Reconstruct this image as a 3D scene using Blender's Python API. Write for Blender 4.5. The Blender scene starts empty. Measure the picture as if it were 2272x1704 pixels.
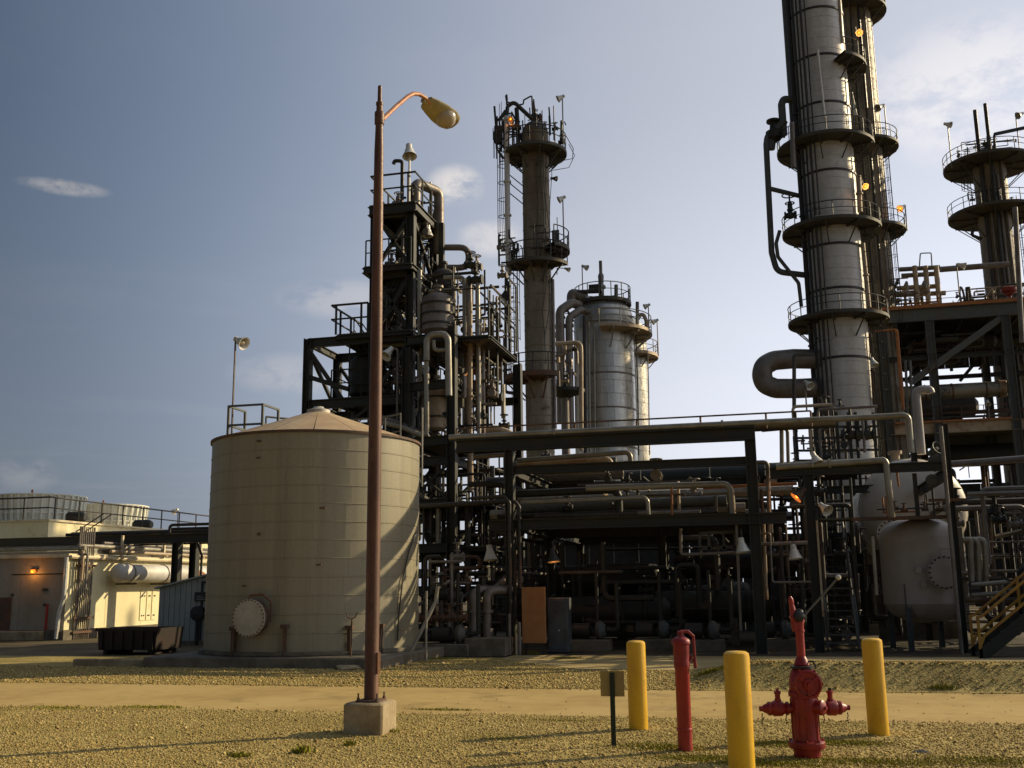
import bpy, math, random
import numpy as np
from mathutils import Vector, Matrix

random.seed(7)
R = math.radians
SC = bpy.context.scene
COL = SC.collection

# ------------------------------------------------------------------ camera
YAW, PITCH, ROLL = R(14.0), R(11.17), -0.012
FPX, CX, CY = 2290.0, 1136.0, 852.0          # focal length and centre for a 2272 x 1704 frame
EYE = Vector((0, 0, 1.7))
CROT = Matrix.Rotation(YAW, 3, 'Z') @ Matrix.Rotation(R(90) + PITCH, 3, 'X') @ Matrix.Rotation(ROLL, 3, 'Z')
cd = bpy.data.cameras.new('camera')
cam = bpy.data.objects.new('camera', cd)
COL.objects.link(cam)
cam.location = EYE
cam.rotation_euler = CROT.to_euler()
cd.sensor_width = 36.0
cd.lens = FPX / 2272.0 * 36.0
cd.clip_start, cd.clip_end = 0.1, 12000
SC.camera = cam

# ------------------------------------------------------------------ light
SUN_AZ, SUN_EL = 37.0, 25.0                  # degrees from +X towards +Y, and above the horizon
w = bpy.data.worlds.new('World'); SC.world = w; w.use_nodes = True
nt = w.node_tree; N = nt.nodes; L = nt.links
N.clear()
sky = N.new('ShaderNodeTexSky'); sky.sky_type = 'NISHITA'; sky.sun_disc = False
sky.sun_elevation = R(SUN_EL); sky.sun_rotation = R(90 - SUN_AZ)
sky.altitude = 100; sky.air_density = 1.0; sky.dust_density = 2.0; sky.ozone_density = 2.0
def vmath(op, a, b=None):
    n = N.new('ShaderNodeVectorMath'); n.operation = op
    for i, s in enumerate((a, b)):
        if s is None: continue
        if isinstance(s, (tuple, list, Vector)): n.inputs[i].default_value = s
        else: L.new(s, n.inputs[i])
    return n
def smath(op, a, b=None, clamp=False):
    n = N.new('ShaderNodeMath'); n.operation = op; n.use_clamp = clamp
    for i, s in enumerate((a, b)):
        if s is None: continue
        if isinstance(s, (int, float)): n.inputs[i].default_value = s
        else: L.new(s, n.inputs[i])
    return n.outputs[0]
def srange(val, a, b, c=0.0, d=1.0):
    n = N.new('ShaderNodeMapRange'); n.interpolation_type = 'SMOOTHSTEP'
    L.new(val, n.inputs[0])
    for i, q in enumerate((a, b, c, d)): n.inputs[i + 1].default_value = q
    return n.outputs[0]
tc = N.new('ShaderNodeTexCoord'); dirn = tc.outputs['Generated']
sep = N.new('ShaderNodeSeparateXYZ'); L.new(dirn, sep.inputs[0])
# thin high cloud: direction projected on a flat layer
zc = smath('MAXIMUM', sep.outputs[2], 0.06)
div = vmath('DIVIDE', dirn); cmb = N.new('ShaderNodeCombineXYZ')
for i in range(3): L.new(zc, cmb.inputs[i])
L.new(cmb.outputs[0], div.inputs[1])
nz = N.new('ShaderNodeTexNoise'); nz.inputs['Scale'].default_value = 0.9
nz.inputs['Detail'].default_value = 6; nz.inputs['Roughness'].default_value = 0.6
L.new(div.outputs[0], nz.inputs['Vector'])
thin = srange(nz.outputs[0], 0.47, 0.78)
def pixdir(x, y):
    d = CROT @ Vector(((x - CX) / FPX, -(y - CY) / FPX, -1)); return d.normalized()
# the small fair-weather clouds, each a ragged puff of its own
nz2 = N.new('ShaderNodeTexNoise'); nz2.inputs['Scale'].default_value = 22
nz2.inputs['Detail'].default_value = 6; nz2.inputs['Roughness'].default_value = 0.62
mp = N.new('ShaderNodeMapping'); mp.inputs['Scale'].default_value = (1, 1, 1.7)
L.new(dirn, mp.inputs[0]); L.new(mp.outputs[0], nz2.inputs['Vector'])
puff = None
for (px, py, rw, rh, am) in [(1010, 412, 50, 36, .85), (140, 415, 68, 13, .6), (1090, 528, 60, 34, .55),
                             (770, 665, 120, 36, .34), (640, 830, 100, 36, .28), (2150, 200, 170, 110, .5),
                             (60, 1050, 50, 30, .22)]:
    d0 = pixdir(px, py); rt = Vector((d0.y, -d0.x, 0)).normalized(); up = rt.cross(d0)
    a = vmath('DOT_PRODUCT', dirn, rt * (FPX / rw)).outputs['Value']
    b = vmath('DOT_PRODUCT', vmath('SUBTRACT', dirn, d0).outputs[0], up * (FPX / rh)).outputs['Value']
    fr = vmath('DOT_PRODUCT', dirn, d0).outputs['Value']
    q = smath('ADD', smath('POWER', a, 2.0), smath('POWER', b, 2.0))
    q = srange(q, 0.0, 2.2, am, 0.0)
    q = smath('MULTIPLY', q, srange(fr, 0.5, 0.6))
    puff = q if puff is None else smath('MAXIMUM', puff, q)
puff = smath('MULTIPLY', puff, srange(nz2.outputs[0], 0.36, 0.6))
# pale summer haze: brighter towards the sun and low down, all round the sky
SKY = 0.075
svec = Vector((math.cos(R(SUN_AZ)) * math.cos(R(SUN_EL)), math.sin(R(SUN_AZ)) * math.cos(R(SUN_EL)), math.sin(R(SUN_EL))))
cs_ = vmath('DOT_PRODUCT', dirn, svec).outputs['Value']
low = srange(sep.outputs[2], 0.0, 0.56, 1.0, 0.0)
hl = smath('ADD', smath('MULTIPLY', srange(cs_, -0.14, 1.06, 0.0, 1.0), 0.92), 0.02)
hl = smath('ADD', hl, smath('MULTIPLY', low, smath('ADD', smath('MULTIPLY', srange(cs_, 0.0, 0.65), 0.30), 0.17)))
hcol = N.new('ShaderNodeMix'); hcol.data_type = 'RGBA'
L.new(smath('ADD', srange(cs_, 0.0, 0.75), smath('MULTIPLY', low, 0.55), clamp=True), hcol.inputs[0]); hcol.inputs[6].default_value = (.70, .95, 1.38, 1); hcol.inputs[7].default_value = (.955, .98, 1.09, 1)
def scaled(col, val):
    n = vmath('SCALE', col); L.new(val, n.inputs['Scale']); return n.outputs[0]
haze_rgb = scaled(hcol.outputs[2], smath('MULTIPLY', hl, 0.93 / SKY))
mix = N.new('ShaderNodeMix'); mix.data_type = 'RGBA'
L.new(smath('ADD', smath('MULTIPLY', low, 0.2), 0.62), mix.inputs[0]); L.new(sky.outputs[0], mix.inputs[6]); L.new(haze_rgb, mix.inputs[7])
cover = smath('MINIMUM', smath('ADD', smath('MULTIPLY', thin, 0.06), puff, clamp=True), 0.85)
cloud_rgb = scaled((1.06, 1.0, .97), smath('MULTIPLY', smath('ADD', smath('MULTIPLY', hl, 0.75), 0.34), 0.93 / SKY))
mix2 = N.new('ShaderNodeMix'); mix2.data_type = 'RGBA'
L.new(cover, mix2.inputs[0]); L.new(mix.outputs[2], mix2.inputs[6]); L.new(cloud_rgb, mix2.inputs[7])
mix = mix2
bg = N.new('ShaderNodeBackground'); bg.inputs['Strength'].default_value = SKY
out = N.new('ShaderNodeOutputWorld')
L.new(mix.outputs[2], bg.inputs[0]); L.new(bg.outputs[0], out.inputs[0])

sd = bpy.data.lights.new('sun', 'SUN'); sun = bpy.data.objects.new('sun', sd); COL.objects.link(sun)
sd.energy = 4.8; sd.angle = R(0.53); sd.color = (1.0, 0.82, 0.52)
sv = Vector((math.cos(R(SUN_AZ)) * math.cos(R(SUN_EL)), math.sin(R(SUN_AZ)) * math.cos(R(SUN_EL)), math.sin(R(SUN_EL))))
sun.rotation_euler = sv.to_track_quat('Z', 'Y').to_euler()
sun.location = (40, 30, 60)

vs = SC.view_settings
SC.display_settings.display_device = 'sRGB'
vs.view_transform = 'Standard'; vs.look = 'None'; vs.exposure = 0.1; vs.gamma = 1.0; vs.use_curve_mapping = False
SC.cycles.max_bounces = 4; SC.cycles.diffuse_bounces = 2; SC.cycles.glossy_bounces = 3

# ------------------------------------------------------------------ pixel -> place
FWD = Vector((-math.sin(YAW), math.cos(YAW), 0))
def ray(x, y): return CROT @ Vector(((x - CX) / FPX, -(y - CY) / FPX, -1))
def at(x, y, Y):
    d = ray(x, y); return EYE + d * (Y / d.dot(FWD))      # at a level distance Y ahead of the camera
def gv(x, y, v):
    d = ray(x, y); return EYE + d * (v / d.y)             # on the plane parallel to the road at v
def gu(x, y, u):
    d = ray(x, y); return EYE + d * (u / d.x)
def gz(x, y, z=0.0):
    d = ray(x, y); return EYE + d * ((z - EYE.z) / d.z)

# ------------------------------------------------------------------ materials
MATS = {}
def M(name, col, rough=.6, metal=0., col2=None, scale=2., lo=.45, hi=.65, stretch=1., var=.12, bump=0., bscale=40., emit=0., spec=.4, fine=0.):
    m = bpy.data.materials.new(name); m.use_nodes = True; MATS[name] = m
    t = m.node_tree; n = t.nodes; l = t.links; b = n['Principled BSDF']
    b.inputs['Roughness'].default_value = rough; b.inputs['Metallic'].default_value = metal
    b.inputs['Specular IOR Level'].default_value = spec
    g = n.new('ShaderNodeNewGeometry'); mp = n.new('ShaderNodeMapping')
    mp.inputs['Scale'].default_value = (1, 1, stretch); l.new(g.outputs['Position'], mp.inputs[0])
    z = n.new('ShaderNodeTexNoise'); z.inputs['Scale'].default_value = scale; z.inputs['Detail'].default_value = 6
    z.inputs['Roughness'].default_value = .6; l.new(mp.outputs[0], z.inputs['Vector'])
    c = tuple(col) + (1,)
    r1 = n.new('ShaderNodeMapRange'); l.new(z.outputs[0], r1.inputs[0])
    r1.inputs[1].default_value = lo; r1.inputs[2].default_value = hi
    mx = n.new('ShaderNodeMix'); mx.data_type = 'RGBA'; l.new(r1.outputs[0], mx.inputs[0])
    mx.inputs[6].default_value = c; mx.inputs[7].default_value = (tuple(col2) + (1,)) if col2 else tuple(k * (1 - 2 * var) for k in col) + (1,)
    z2 = n.new('ShaderNodeTexNoise'); z2.inputs['Scale'].default_value = scale * 7; z2.inputs['Detail'].default_value = 4
    l.new(g.outputs['Position'], z2.inputs['Vector'])
    r2 = n.new('ShaderNodeMapRange'); l.new(z2.outputs[0], r2.inputs[0])
    r2.inputs[1].default_value = .3; r2.inputs[2].default_value = .7; r2.inputs[3].default_value = 1 - var; r2.inputs[4].default_value = 1 + var
    ml = n.new('ShaderNodeVectorMath'); ml.operation = 'SCALE'; l.new(mx.outputs[2], ml.inputs[0]); l.new(r2.outputs[0], ml.inputs['Scale'])
    l.new(ml.outputs[0], b.inputs['Base Color'])
    rr = n.new('ShaderNodeMapRange'); l.new(z2.outputs[0], rr.inputs[0]); rr.inputs[1].default_value = .3; rr.inputs[2].default_value = .7
    rr.inputs[3].default_value = max(0, rough - .1); rr.inputs[4].default_value = min(1, rough + .12); l.new(rr.outputs[0], b.inputs['Roughness'])
    if bump:
        z3 = n.new('ShaderNodeTexNoise'); z3.inputs['Scale'].default_value = bscale; z3.inputs['Detail'].default_value = 4
        l.new(g.outputs['Position'], z3.inputs['Vector'])
        bp = n.new('ShaderNodeBump'); bp.inputs['Strength'].default_value = bump; bp.inputs['Distance'].default_value = .02
        l.new(z3.outputs[0], bp.inputs['Height']); l.new(bp.outputs[0], b.inputs['Normal'])
    if emit:
        b.inputs['Emission Color'].default_value = c; b.inputs['Emission Strength'].default_value = emit
    return m
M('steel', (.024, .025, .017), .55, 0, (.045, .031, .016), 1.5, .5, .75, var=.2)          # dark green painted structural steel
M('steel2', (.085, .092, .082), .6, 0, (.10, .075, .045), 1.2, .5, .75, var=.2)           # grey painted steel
M('darkpipe', (.040, .037, .029), .5, .15, (.06, .038, .02), 1.5, .5, .7, var=.2)
M('pipe', (.30, .275, .215), .42, .35, (.19, .15, .09), 1.1, .48, .72, var=.12)           # weathered jacketed pipe
M('pipe2', (.20, .175, .145), .5, .3, (.13, .09, .06), 1.3, .45, .7, var=.15)             # brown-grey pipe
M('tanpipe', (.40, .31, .20), .55, .1, (.24, .13, .06), 1.3, .5, .7, var=.12)
M('silver', (.55, .53, .47), .36, .6, (.30, .27, .20), .7, .45, .7, .25, var=.08)       # aluminium jacket
M('silver_dull', (.60, .575, .52), .5, .1, (.40, .36, .28), .6, .42, .7, .15, var=.1)
M('columnshell', (.24, .205, .14), .6, .15, (.12, .085, .045), .8, .42, .68, .2, var=.15)
M('tank', (.28, .25, .165), .5, .12, (.21, .18, .115), 3.2, .42, .80, .035, var=.08)
M('tankroof', (.50, .38, .22), .6, .1, (.38, .24, .12), .8, .4, .7, var=.08)
M('tandrum', (.62, .55, .44), .5, .0, (.46, .38, .28), .6, .42, .7, .4, var=.07)
M('vesselpaint', (.36, .315, .265), .5, 0, (.27, .22, .17), .6, .42, .7, .4, var=.07)
M('darksteelrust', (.09, .055, .035), .7, .1, (.16, .07, .03), 2, .45, .7, var=.2)
M('rustpole', (.088, .036, .017), .5, .1, (.165, .072, .030), 6, .45, .72, .25, var=.18)
M('rustarm', (.42, .19, .085), .55, .1, (.30, .10, .04), 6, .45, .7, var=.12)
M('lampgrey', (.36, .30, .15), .5, .1, (.26, .20, .09), 5, .45, .7, var=.08)
M('glasslens', (.38, .31, .21), .15, 0, None, 3, var=.05, spec=.6)
M('lampwhite', (.62, .60, .52), .4, .15, (.40, .36, .28), 5, .5, .75, var=.1)
M('concrete', (.36, .285, .165), .85, 0, (.22, .15, .07), 3, .42, .68, var=.12, bump=.25, bscale=60)
M('concretedark', (.17, .145, .10), .85, 0, (.10, .08, .05), 2.5, .42, .68, var=.15, bump=.25, bscale=50)
M('yellow', (.72, .42, .015), .38, 0, (.58, .31, .012), 6, .45, .75, .4, var=.05)
M('red', (.25, .018, .014), .42, 0, (.17, .014, .016), 9, .45, .7, var=.15)
M('redpale', (.34, .034, .024), .45, 0, (.23, .02, .018), 7, .45, .7, .3, var=.12)
M('black', (.012, .012, .012), .5, 0, var=.1)
M('signgreen', (.015, .028, .018), .5, .1, var=.15)
M('signtan', (.34, .25, .08), .55, 0, (.26, .18, .06), 4, var=.08)
M('orange', (.33, .125, .03), .6, 0, (.22, .075, .025), 3, .45, .7, var=.15)
M('orangeboard', (.36, .155, .05), .7, 0, (.30, .12, .04), 3, .45, .7, var=.06)
M('yellowrail', (.42, .22, .03), .55, 0, (.30, .13, .03), 3, .45, .7, var=.12)
M('creamshade', (.30, .27, .20), .6, .05, (.22, .19, .13), .8, .45, .7, .4, var=.08)  # cream wall colour darkened, the shade of the front painted in
M('cream', (.78, .70, .42), .7, 0, (.66, .56, .30), .6, .45, .75, .3, var=.04)
M('creamtrim', (.66, .56, .36), .6, .05, (.45, .33, .18), 1.5, .5, .7, var=.08)
M('fanstack', (.70, .70, .60), .55, 0, (.58, .57, .46), 1, .45, .7, .3, var=.07)
M('shed', (.31, .335, .30), .6, .1, (.23, .245, .21), .9, .45, .7, .2, var=.08)
M('dumpster', (.022, .016, .013), .7, .1, (.035, .02, .014), 2, .45, .7, var=.2)
M('gauge', (.55, .53, .46), .4, 0, var=.06)
M('coverpaint', (.42, .39, .31), .5, 0, (.33, .29, .21), 3, var=.06)
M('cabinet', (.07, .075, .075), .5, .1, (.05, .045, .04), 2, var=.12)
M('glass', (.02, .022, .025), .1, 0, var=.05, spec=.7)
M('grate', (.07, .066, .05), .7, .2, (.11, .075, .045), 2, .5, .7, var=.2)
M('insul', (.085, .078, .064), .65, .1, (.055, .042, .027), 1.2, .42, .68, .3, var=.15)
M('lit_orange', (1.0, .24, .02), .5, emit=1.7)
M('lit_red', (1.0, .11, .02), .5, emit=3.0)

def ground_mat(name, c1, c2, c3, sc, bump, bs, patch=.25):
    m = M(name, c1, .95, 0, c2, sc, .42, .62, var=.1, bump=bump, bscale=bs, spec=.15)
    t = m.node_tree; n = t.nodes; l = t.links; b = n['Principled BSDF']
    src = b.inputs['Base Color'].links[0].from_socket
    g = n.new('ShaderNodeNewGeometry')
    v = n.new('ShaderNodeTexVoronoi'); v.inputs['Scale'].default_value = bs; l.new(g.outputs['Position'], v.inputs['Vector'])
    sx = n.new('ShaderNodeSeparateColor'); l.new(v.outputs['Color'], sx.inputs[0])
    rg = n.new('ShaderNodeMapRange'); l.new(sx.outputs[0], rg.inputs[0]); rg.inputs[3].default_value = 1 - patch; rg.inputs[4].default_value = 1 + patch
    ml = n.new('ShaderNodeVectorMath'); ml.operation = 'SCALE'; l.new(src, ml.inputs[0]); l.new(rg.outputs[0], ml.inputs['Scale'])
    z = n.new('ShaderNodeTexNoise'); z.inputs['Scale'].default_value = .55; z.inputs['Detail'].default_value = 5; l.new(g.outputs['Position'], z.inputs['Vector'])
    r = n.new('ShaderNodeMapRange'); l.new(z.outputs[0], r.inputs[0]); r.inputs[1].default_value = .5; r.inputs[2].default_value = .72
    mx = n.new('ShaderNodeMix'); mx.data_type = 'RGBA'; l.new(r.outputs[0], mx.inputs[0]); l.new(ml.outputs[0], mx.inputs[6]); mx.inputs[7].default_value = tuple(c3) + (1,)
    l.new(mx.outputs[2], b.inputs['Base Color'])
    return m
ground_mat('gravel', (.38, .29, .10), (.28, .21, .07), (.27, .215, .06), 1.1, .9, 32, .45)
ground_mat('roadmat', (.44, .315, .12), (.38, .265, .10), (.47, .34, .14), .5, .15, 70, .06)
ground_mat('yardmat', (.12, .095, .055), (.08, .065, .04), (.16, .125, .065), .35, .4, 20, .2)
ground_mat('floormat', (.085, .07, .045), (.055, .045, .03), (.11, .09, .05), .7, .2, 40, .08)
ground_mat('slabmat', (.40, .31, .14), (.31, .23, .10), (.45, .35, .17), .7, .2, 40, .08)

def worn(name, chip, scale=9., lo=.66, hi=.70, dirt=None):
    m = MATS[name]; t = m.node_tree; n = t.nodes; l = t.links; b = n['Principled BSDF']; src = b.inputs['Base Color'].links[0].from_socket
    g = n.new('ShaderNodeNewGeometry'); z = n.new('ShaderNodeTexNoise'); z.inputs['Scale'].default_value = scale; z.inputs['Detail'].default_value = 8; z.inputs['Roughness'].default_value = .68
    l.new(g.outputs['Position'], z.inputs['Vector']); r = n.new('ShaderNodeMapRange'); l.new(z.outputs[0], r.inputs[0]); r.inputs[1].default_value = lo; r.inputs[2].default_value = hi
    mx = n.new('ShaderNodeMix'); mx.data_type = 'RGBA'; l.new(r.outputs[0], mx.inputs[0]); l.new(src, mx.inputs[6]); mx.inputs[7].default_value = tuple(chip) + (1,); l.new(mx.outputs[2], b.inputs['Base Color'])
worn('yellow', (.20, .10, .02), 11, .64, .70); worn('red', (.10, .03, .02), 14, .62, .68); worn('redpale', (.12, .04, .025), 12, .62, .69)
worn('rustpole', (.06, .03, .02), 7, .58, .68); worn('tank', (.15, .10, .05), 1.1, .68, .76); worn('concrete', (.20, .10, .03), 2.2, .60, .72); worn('dumpster', (.05, .022, .012), 4, .58, .66)
worn('silver_dull', (.22, .17, .11), 1.3, .60, .75); worn('columnshell', (.07, .04, .02), 1.2, .58, .72); worn('cream', (.52, .42, .20), .9, .60, .75); worn('tandrum', (.26, .15, .07), 2.0, .66, .74); worn('pipe', (.14, .08, .04), 2.6, .62, .72)
worn('roadmat', (.30, .215, .085), .8, .56, .66); worn('roadmat', (.50, .37, .17), 2.3, .60, .72)

# ------------------------------------------------------------------ mesh helpers
class MB:
    def __init__(s): s.v = []; s.f = []
    def add(s, vs, fs):
        o = len(s.v); s.v += [Vector(p) for p in vs]; s.f += [tuple(i + o for i in f) for f in fs]; return s
    def box(s, x0, x1, y0, y1, z0, z1):
        return s.add([(x0, y0, z0), (x1, y0, z0), (x1, y1, z0), (x0, y1, z0), (x0, y0, z1), (x1, y0, z1), (x1, y1, z1), (x0, y1, z1)],
                     [(0, 3, 2, 1), (4, 5, 6, 7), (0, 1, 5, 4), (1, 2, 6, 5), (2, 3, 7, 6), (3, 0, 4, 7)])
    def boxc(s, c, sx, sy, sz): return s.box(c[0] - sx / 2, c[0] + sx / 2, c[1] - sy / 2, c[1] + sy / 2, c[2] - sz / 2, c[2] + sz / 2)
    def bbox(s, x0, x1, y0, y1, z0, z1, b=.02):            # box with chamfered upright edges and top
        P = [(x0 + b, y0), (x1 - b, y0), (x1, y0 + b), (x1, y1 - b), (x1 - b, y1), (x0 + b, y1), (x0, y1 - b), (x0, y0 + b)]
        cx, cy = (x0 + x1) / 2, (y0 + y1) / 2
        T = [(cx + (p[0] - cx) * (1 - 2 * b / (x1 - x0)), cy + (p[1] - cy) * (1 - 2 * b / (y1 - y0))) for p in P]
        vs = [p + (z0,) for p in P] + [p + (z1 - b,) for p in P] + [p + (z1,) for p in T]
        fs = [tuple(range(7, -1, -1)), tuple(range(16, 24))]
        for k in (0, 8):
            fs += [(k + i, k + (i + 1) % 8, k + 8 + (i + 1) % 8, k + 8 + i) for i in range(8)]
        return s.add(vs, fs)
    def bar(s, a, b, wd, ht, up=(0, 0, 1)):                # rectangular bar from a to b
        a = Vector(a); b = Vector(b); d = (b - a).normalized(); up = Vector(up)
        if abs(d.dot(up)) > .98: up = Vector((0, 1, 0))
        sd = d.cross(up).normalized() * wd / 2; u = sd.cross(d).normalized() * ht / 2
        vs = [a - sd - u, a + sd - u, a + sd + u, a - sd + u, b - sd - u, b + sd - u, b + sd + u, b - sd + u]
        return s.add(vs, [(0, 1, 2, 3), (7, 6, 5, 4), (0, 4, 5, 1), (1, 5, 6, 2), (2, 6, 7, 3), (3, 7, 4, 0)])
    def ibeam(s, a, b, wd, ht, t=.03, up=(0, 0, 1)):       # I section
        a = Vector(a); b = Vector(b); d = (b - a).normalized(); up = Vector(up)
        if abs(d.dot(up)) > .98: up = Vector((0, 1, 0))
        sd = d.cross(up).normalized(); u = sd.cross(d).normalized()
        h, wv = ht / 2, wd / 2
        P = [(-wv, -h), (wv, -h), (wv, -h + t), (t / 2, -h + t), (t / 2, h - t), (wv, h - t), (wv, h), (-wv, h), (-wv, h - t), (-t / 2, h - t), (-t / 2, -h + t), (-wv, -h + t)]
        n = len(P)
        vs = [a + sd * p[0] + u * p[1] for p in P] + [b + sd * p[0] + u * p[1] for p in P]
        fs = [(i, i + n, (i + 1) % n + n, (i + 1) % n) for i in range(n)]
        for k, rv in ((0, 0), (n, 1)):
            for q in ((0, 1, 2, 3, 10, 11), (3, 4, 9, 10), (4, 5, 6, 7, 8, 9)):
                q = tuple(k + i for i in q); fs.append(q[::-1] if rv else q)
        return s.add(vs, fs)
    def tube(s, pts, r, seg=8, bend=None, cap=True):
        pts = [Vector(p) for p in pts]
        if bend and len(pts) > 2: pts = fillet(pts, bend)
        n = len(pts); rs = list(r) if isinstance(r, (list, tuple)) else [r] * n
        d0 = (pts[1] - pts[0]).normalized()
        ref = Vector((0, 0, 1)) if abs(d0.z) < .9 else Vector((0, 1, 0))
        sd = d0.cross(ref).normalized(); vs = []; pd = d0
        for i in range(n):
            if i == 0: d = d0
            elif i == n - 1: d = (pts[i] - pts[i - 1]).normalized()
            else: d = ((pts[i + 1] - pts[i]).normalized() + (pts[i] - pts[i - 1]).normalized())
            if d.length < 1e-6: d = pd
            d = d.normalized(); q = pd.rotation_difference(d); sd = q @ sd; sd = (sd - d * sd.dot(d)).normalized(); pd = d
            up = d.cross(sd)
            for k in range(seg):
                a = 2 * math.pi * k / seg; vs.append(pts[i] + (sd * math.cos(a) + up * math.sin(a)) * rs[i])
        fs = []
        for i in range(n - 1):
            for k in range(seg):
                a = i * seg + k; b = i * seg + (k + 1) % seg; fs.append((a, b, b + seg, a + seg))
        if cap: fs += [tuple(range(seg - 1, -1, -1)), tuple((n - 1) * seg + k for k in range(seg))]
        return s.add(vs, fs)
    def lathe(s, c, prof, seg=24, axis=(0, 0, 1), a0=0., a1=360., cap=True):   # prof: (radius, height along axis)
        c = Vector(c); ax = Vector(axis).normalized()
        e1 = Vector((1, 0, 0)) if abs(ax.x) < .9 else Vector((0, 1, 0))
        e1 = (e1 - ax * e1.dot(ax)).normalized(); e2 = ax.cross(e1)
        full = abs(a1 - a0) >= 359.9; m = seg if full else seg + 1; vs = []
        for (r, h) in prof:
            for k in range(m):
                a = R(a0 + (a1 - a0) * k / seg); vs.append(c + ax * h + (e1 * math.cos(a) + e2 * math.sin(a)) * r)
        fs = []
        for i in range(len(prof) - 1):
            for k in range(seg):
                k2 = (k + 1) % m if full else k + 1
                fs.append((i * m + k, i * m + k2, (i + 1) * m + k2, (i + 1) * m + k))
        if cap and full:
            if prof[0][0] > 1e-4: fs.append(tuple(range(m - 1, -1, -1)))
            if prof[-1][0] > 1e-4: fs.append(tuple((len(prof) - 1) * m + k for k in range(m)))
        return s.add(vs, fs)
    def cyl(s, a, b, r, seg=12, r2=None):
        a = Vector(a); b = Vector(b); return s.lathe(a, [(r, 0), (r if r2 is None else r2, (b - a).length)], seg, b - a)
    def torus(s, c, Rr, r, seg=20, axis=(0, 0, 1), a0=0, a1=360, rs=6):
        prof = []; return s.tube(arc(c, Rr, a0, a1, seg, axis), r, rs, cap=abs(a1 - a0) < 359) if abs(a1 - a0) < 359.9 else s._torus(c, Rr, r, seg, axis, rs)
    def _torus(s, c, Rr, r, seg, axis, rs):
        prof = [(Rr + r * math.cos(2 * math.pi * k / rs), r * math.sin(2 * math.pi * k / rs)) for k in range(rs + 1)]
        return s.lathe(c, prof, seg, axis, cap=False)
def arc(c, rad, a0, a1, n, axis=(0, 0, 1)):
    c = Vector(c); ax = Vector(axis).normalized()
    e1 = Vector((1, 0, 0)) if abs(ax.x) < .9 else Vector((0, 1, 0))
    e1 = (e1 - ax * e1.dot(ax)).normalized(); e2 = ax.cross(e1)
    return [c + (e1 * math.cos(R(a0 + (a1 - a0) * i / n)) + e2 * math.sin(R(a0 + (a1 - a0) * i / n))) * rad for i in range(n + 1)]
def fillet(pts, rad, n=5):
    o = [pts[0]]
    for i in range(1, len(pts) - 1):
        a, b, c = pts[i - 1], pts[i], pts[i + 1]
        d1 = a - b; d2 = c - b
        if d1.length < 1e-5 or d2.length < 1e-5: continue
        ang = d1.angle(d2)
        if ang > 3.05 or ang < .05: o.append(b); continue
        t = min(rad / math.tan(ang / 2), d1.length * .49, d2.length * .49)
        p1 = b + d1.normalized() * t; p2 = b + d2.normalized() * t
        for k in range(n + 1):
            u = k / n; o.append(p1 * (1 - u) ** 2 + b * 2 * u * (1 - u) + p2 * u * u)
    o.append(pts[-1]); return o

def setsmooth(me, ang=38):
    me.polygons.foreach_set('use_smooth', [True] * len(me.polygons)); me.set_sharp_from_angle(angle=R(ang))
ORG = {}
def mesh_of(mb, name, org=Vector((0, 0, 0))):
    me = bpy.data.meshes.new(name); me.from_pydata([tuple(p - org) for p in mb.v], [], mb.f); me.update(); setsmooth(me); return me
LABELS = {}
def tag(o, label, cat, group=None):
    o['label'] = label; o['category'] = cat
    if group: o['group'] = group
    LABELS.setdefault(label, []).append((o.name, group)); return o
def thing(name, label, cat, loc, group=None):
    o = bpy.data.objects.new(name, None); o.empty_display_size = .2; COL.objects.link(o)
    o.location = loc; ORG[o.name] = Vector(loc); return tag(o, label, cat, group)
def link_mesh(name, me, mat, parent=None, org=None):
    if mat and not me.materials: me.materials.append(MATS[mat])
    o = bpy.data.objects.new(name, me); COL.objects.link(o)
    if parent is not None: o.parent = parent; ORG[o.name] = ORG[parent.name]
    return o
def part(name, mb, mat, parent, label=None):
    o = link_mesh(name, mesh_of(mb, name, ORG[parent.name]), mat, parent)
    if label: o['label'] = label
    return o
def shared(name, me, mat, parent, loc, rotz=0., scale=None):      # a piece that shares mesh data with its like
    o = link_mesh(name, me, mat, parent)
    o.location = Vector(loc) - ORG[parent.name]; o.rotation_euler = (0, 0, rotz)
    if scale: o.scale = scale
    return o
def single(name, mb, mat, label, cat, group=None):
    zs = min(p.z for p in mb.v); org = Vector((sum(p.x for p in mb.v) / len(mb.v), sum(p.y for p in mb.v) / len(mb.v), zs))
    o = link_mesh(name, mesh_of(mb, name, org), mat); o.location = org; ORG[o.name] = org
    return tag(o, label, cat, group)
def setting(name, mb, mat, kind='structure'):
    o = link_mesh(name, mesh_of(mb, name), mat); o['kind'] = kind; ORG[o.name] = Vector((0, 0, 0)); return o
def copy_tree(o, delta, label=None, rotz=0, parent=None):
    c = o.copy(); COL.objects.link(c)
    if parent is None:
        c.location = o.location + Vector(delta); c.rotation_euler.z += rotz; ORG[c.name] = Vector(c.location)
        if label: c['label'] = label; LABELS.setdefault(label, []).append((c.name, c.get('group')))
    else: c.parent = parent; ORG[c.name] = ORG[parent.name]
    for ch in [k for k in bpy.data.objects if k.parent == o]: copy_tree(ch, None, None, 0, c)
    return c

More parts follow.
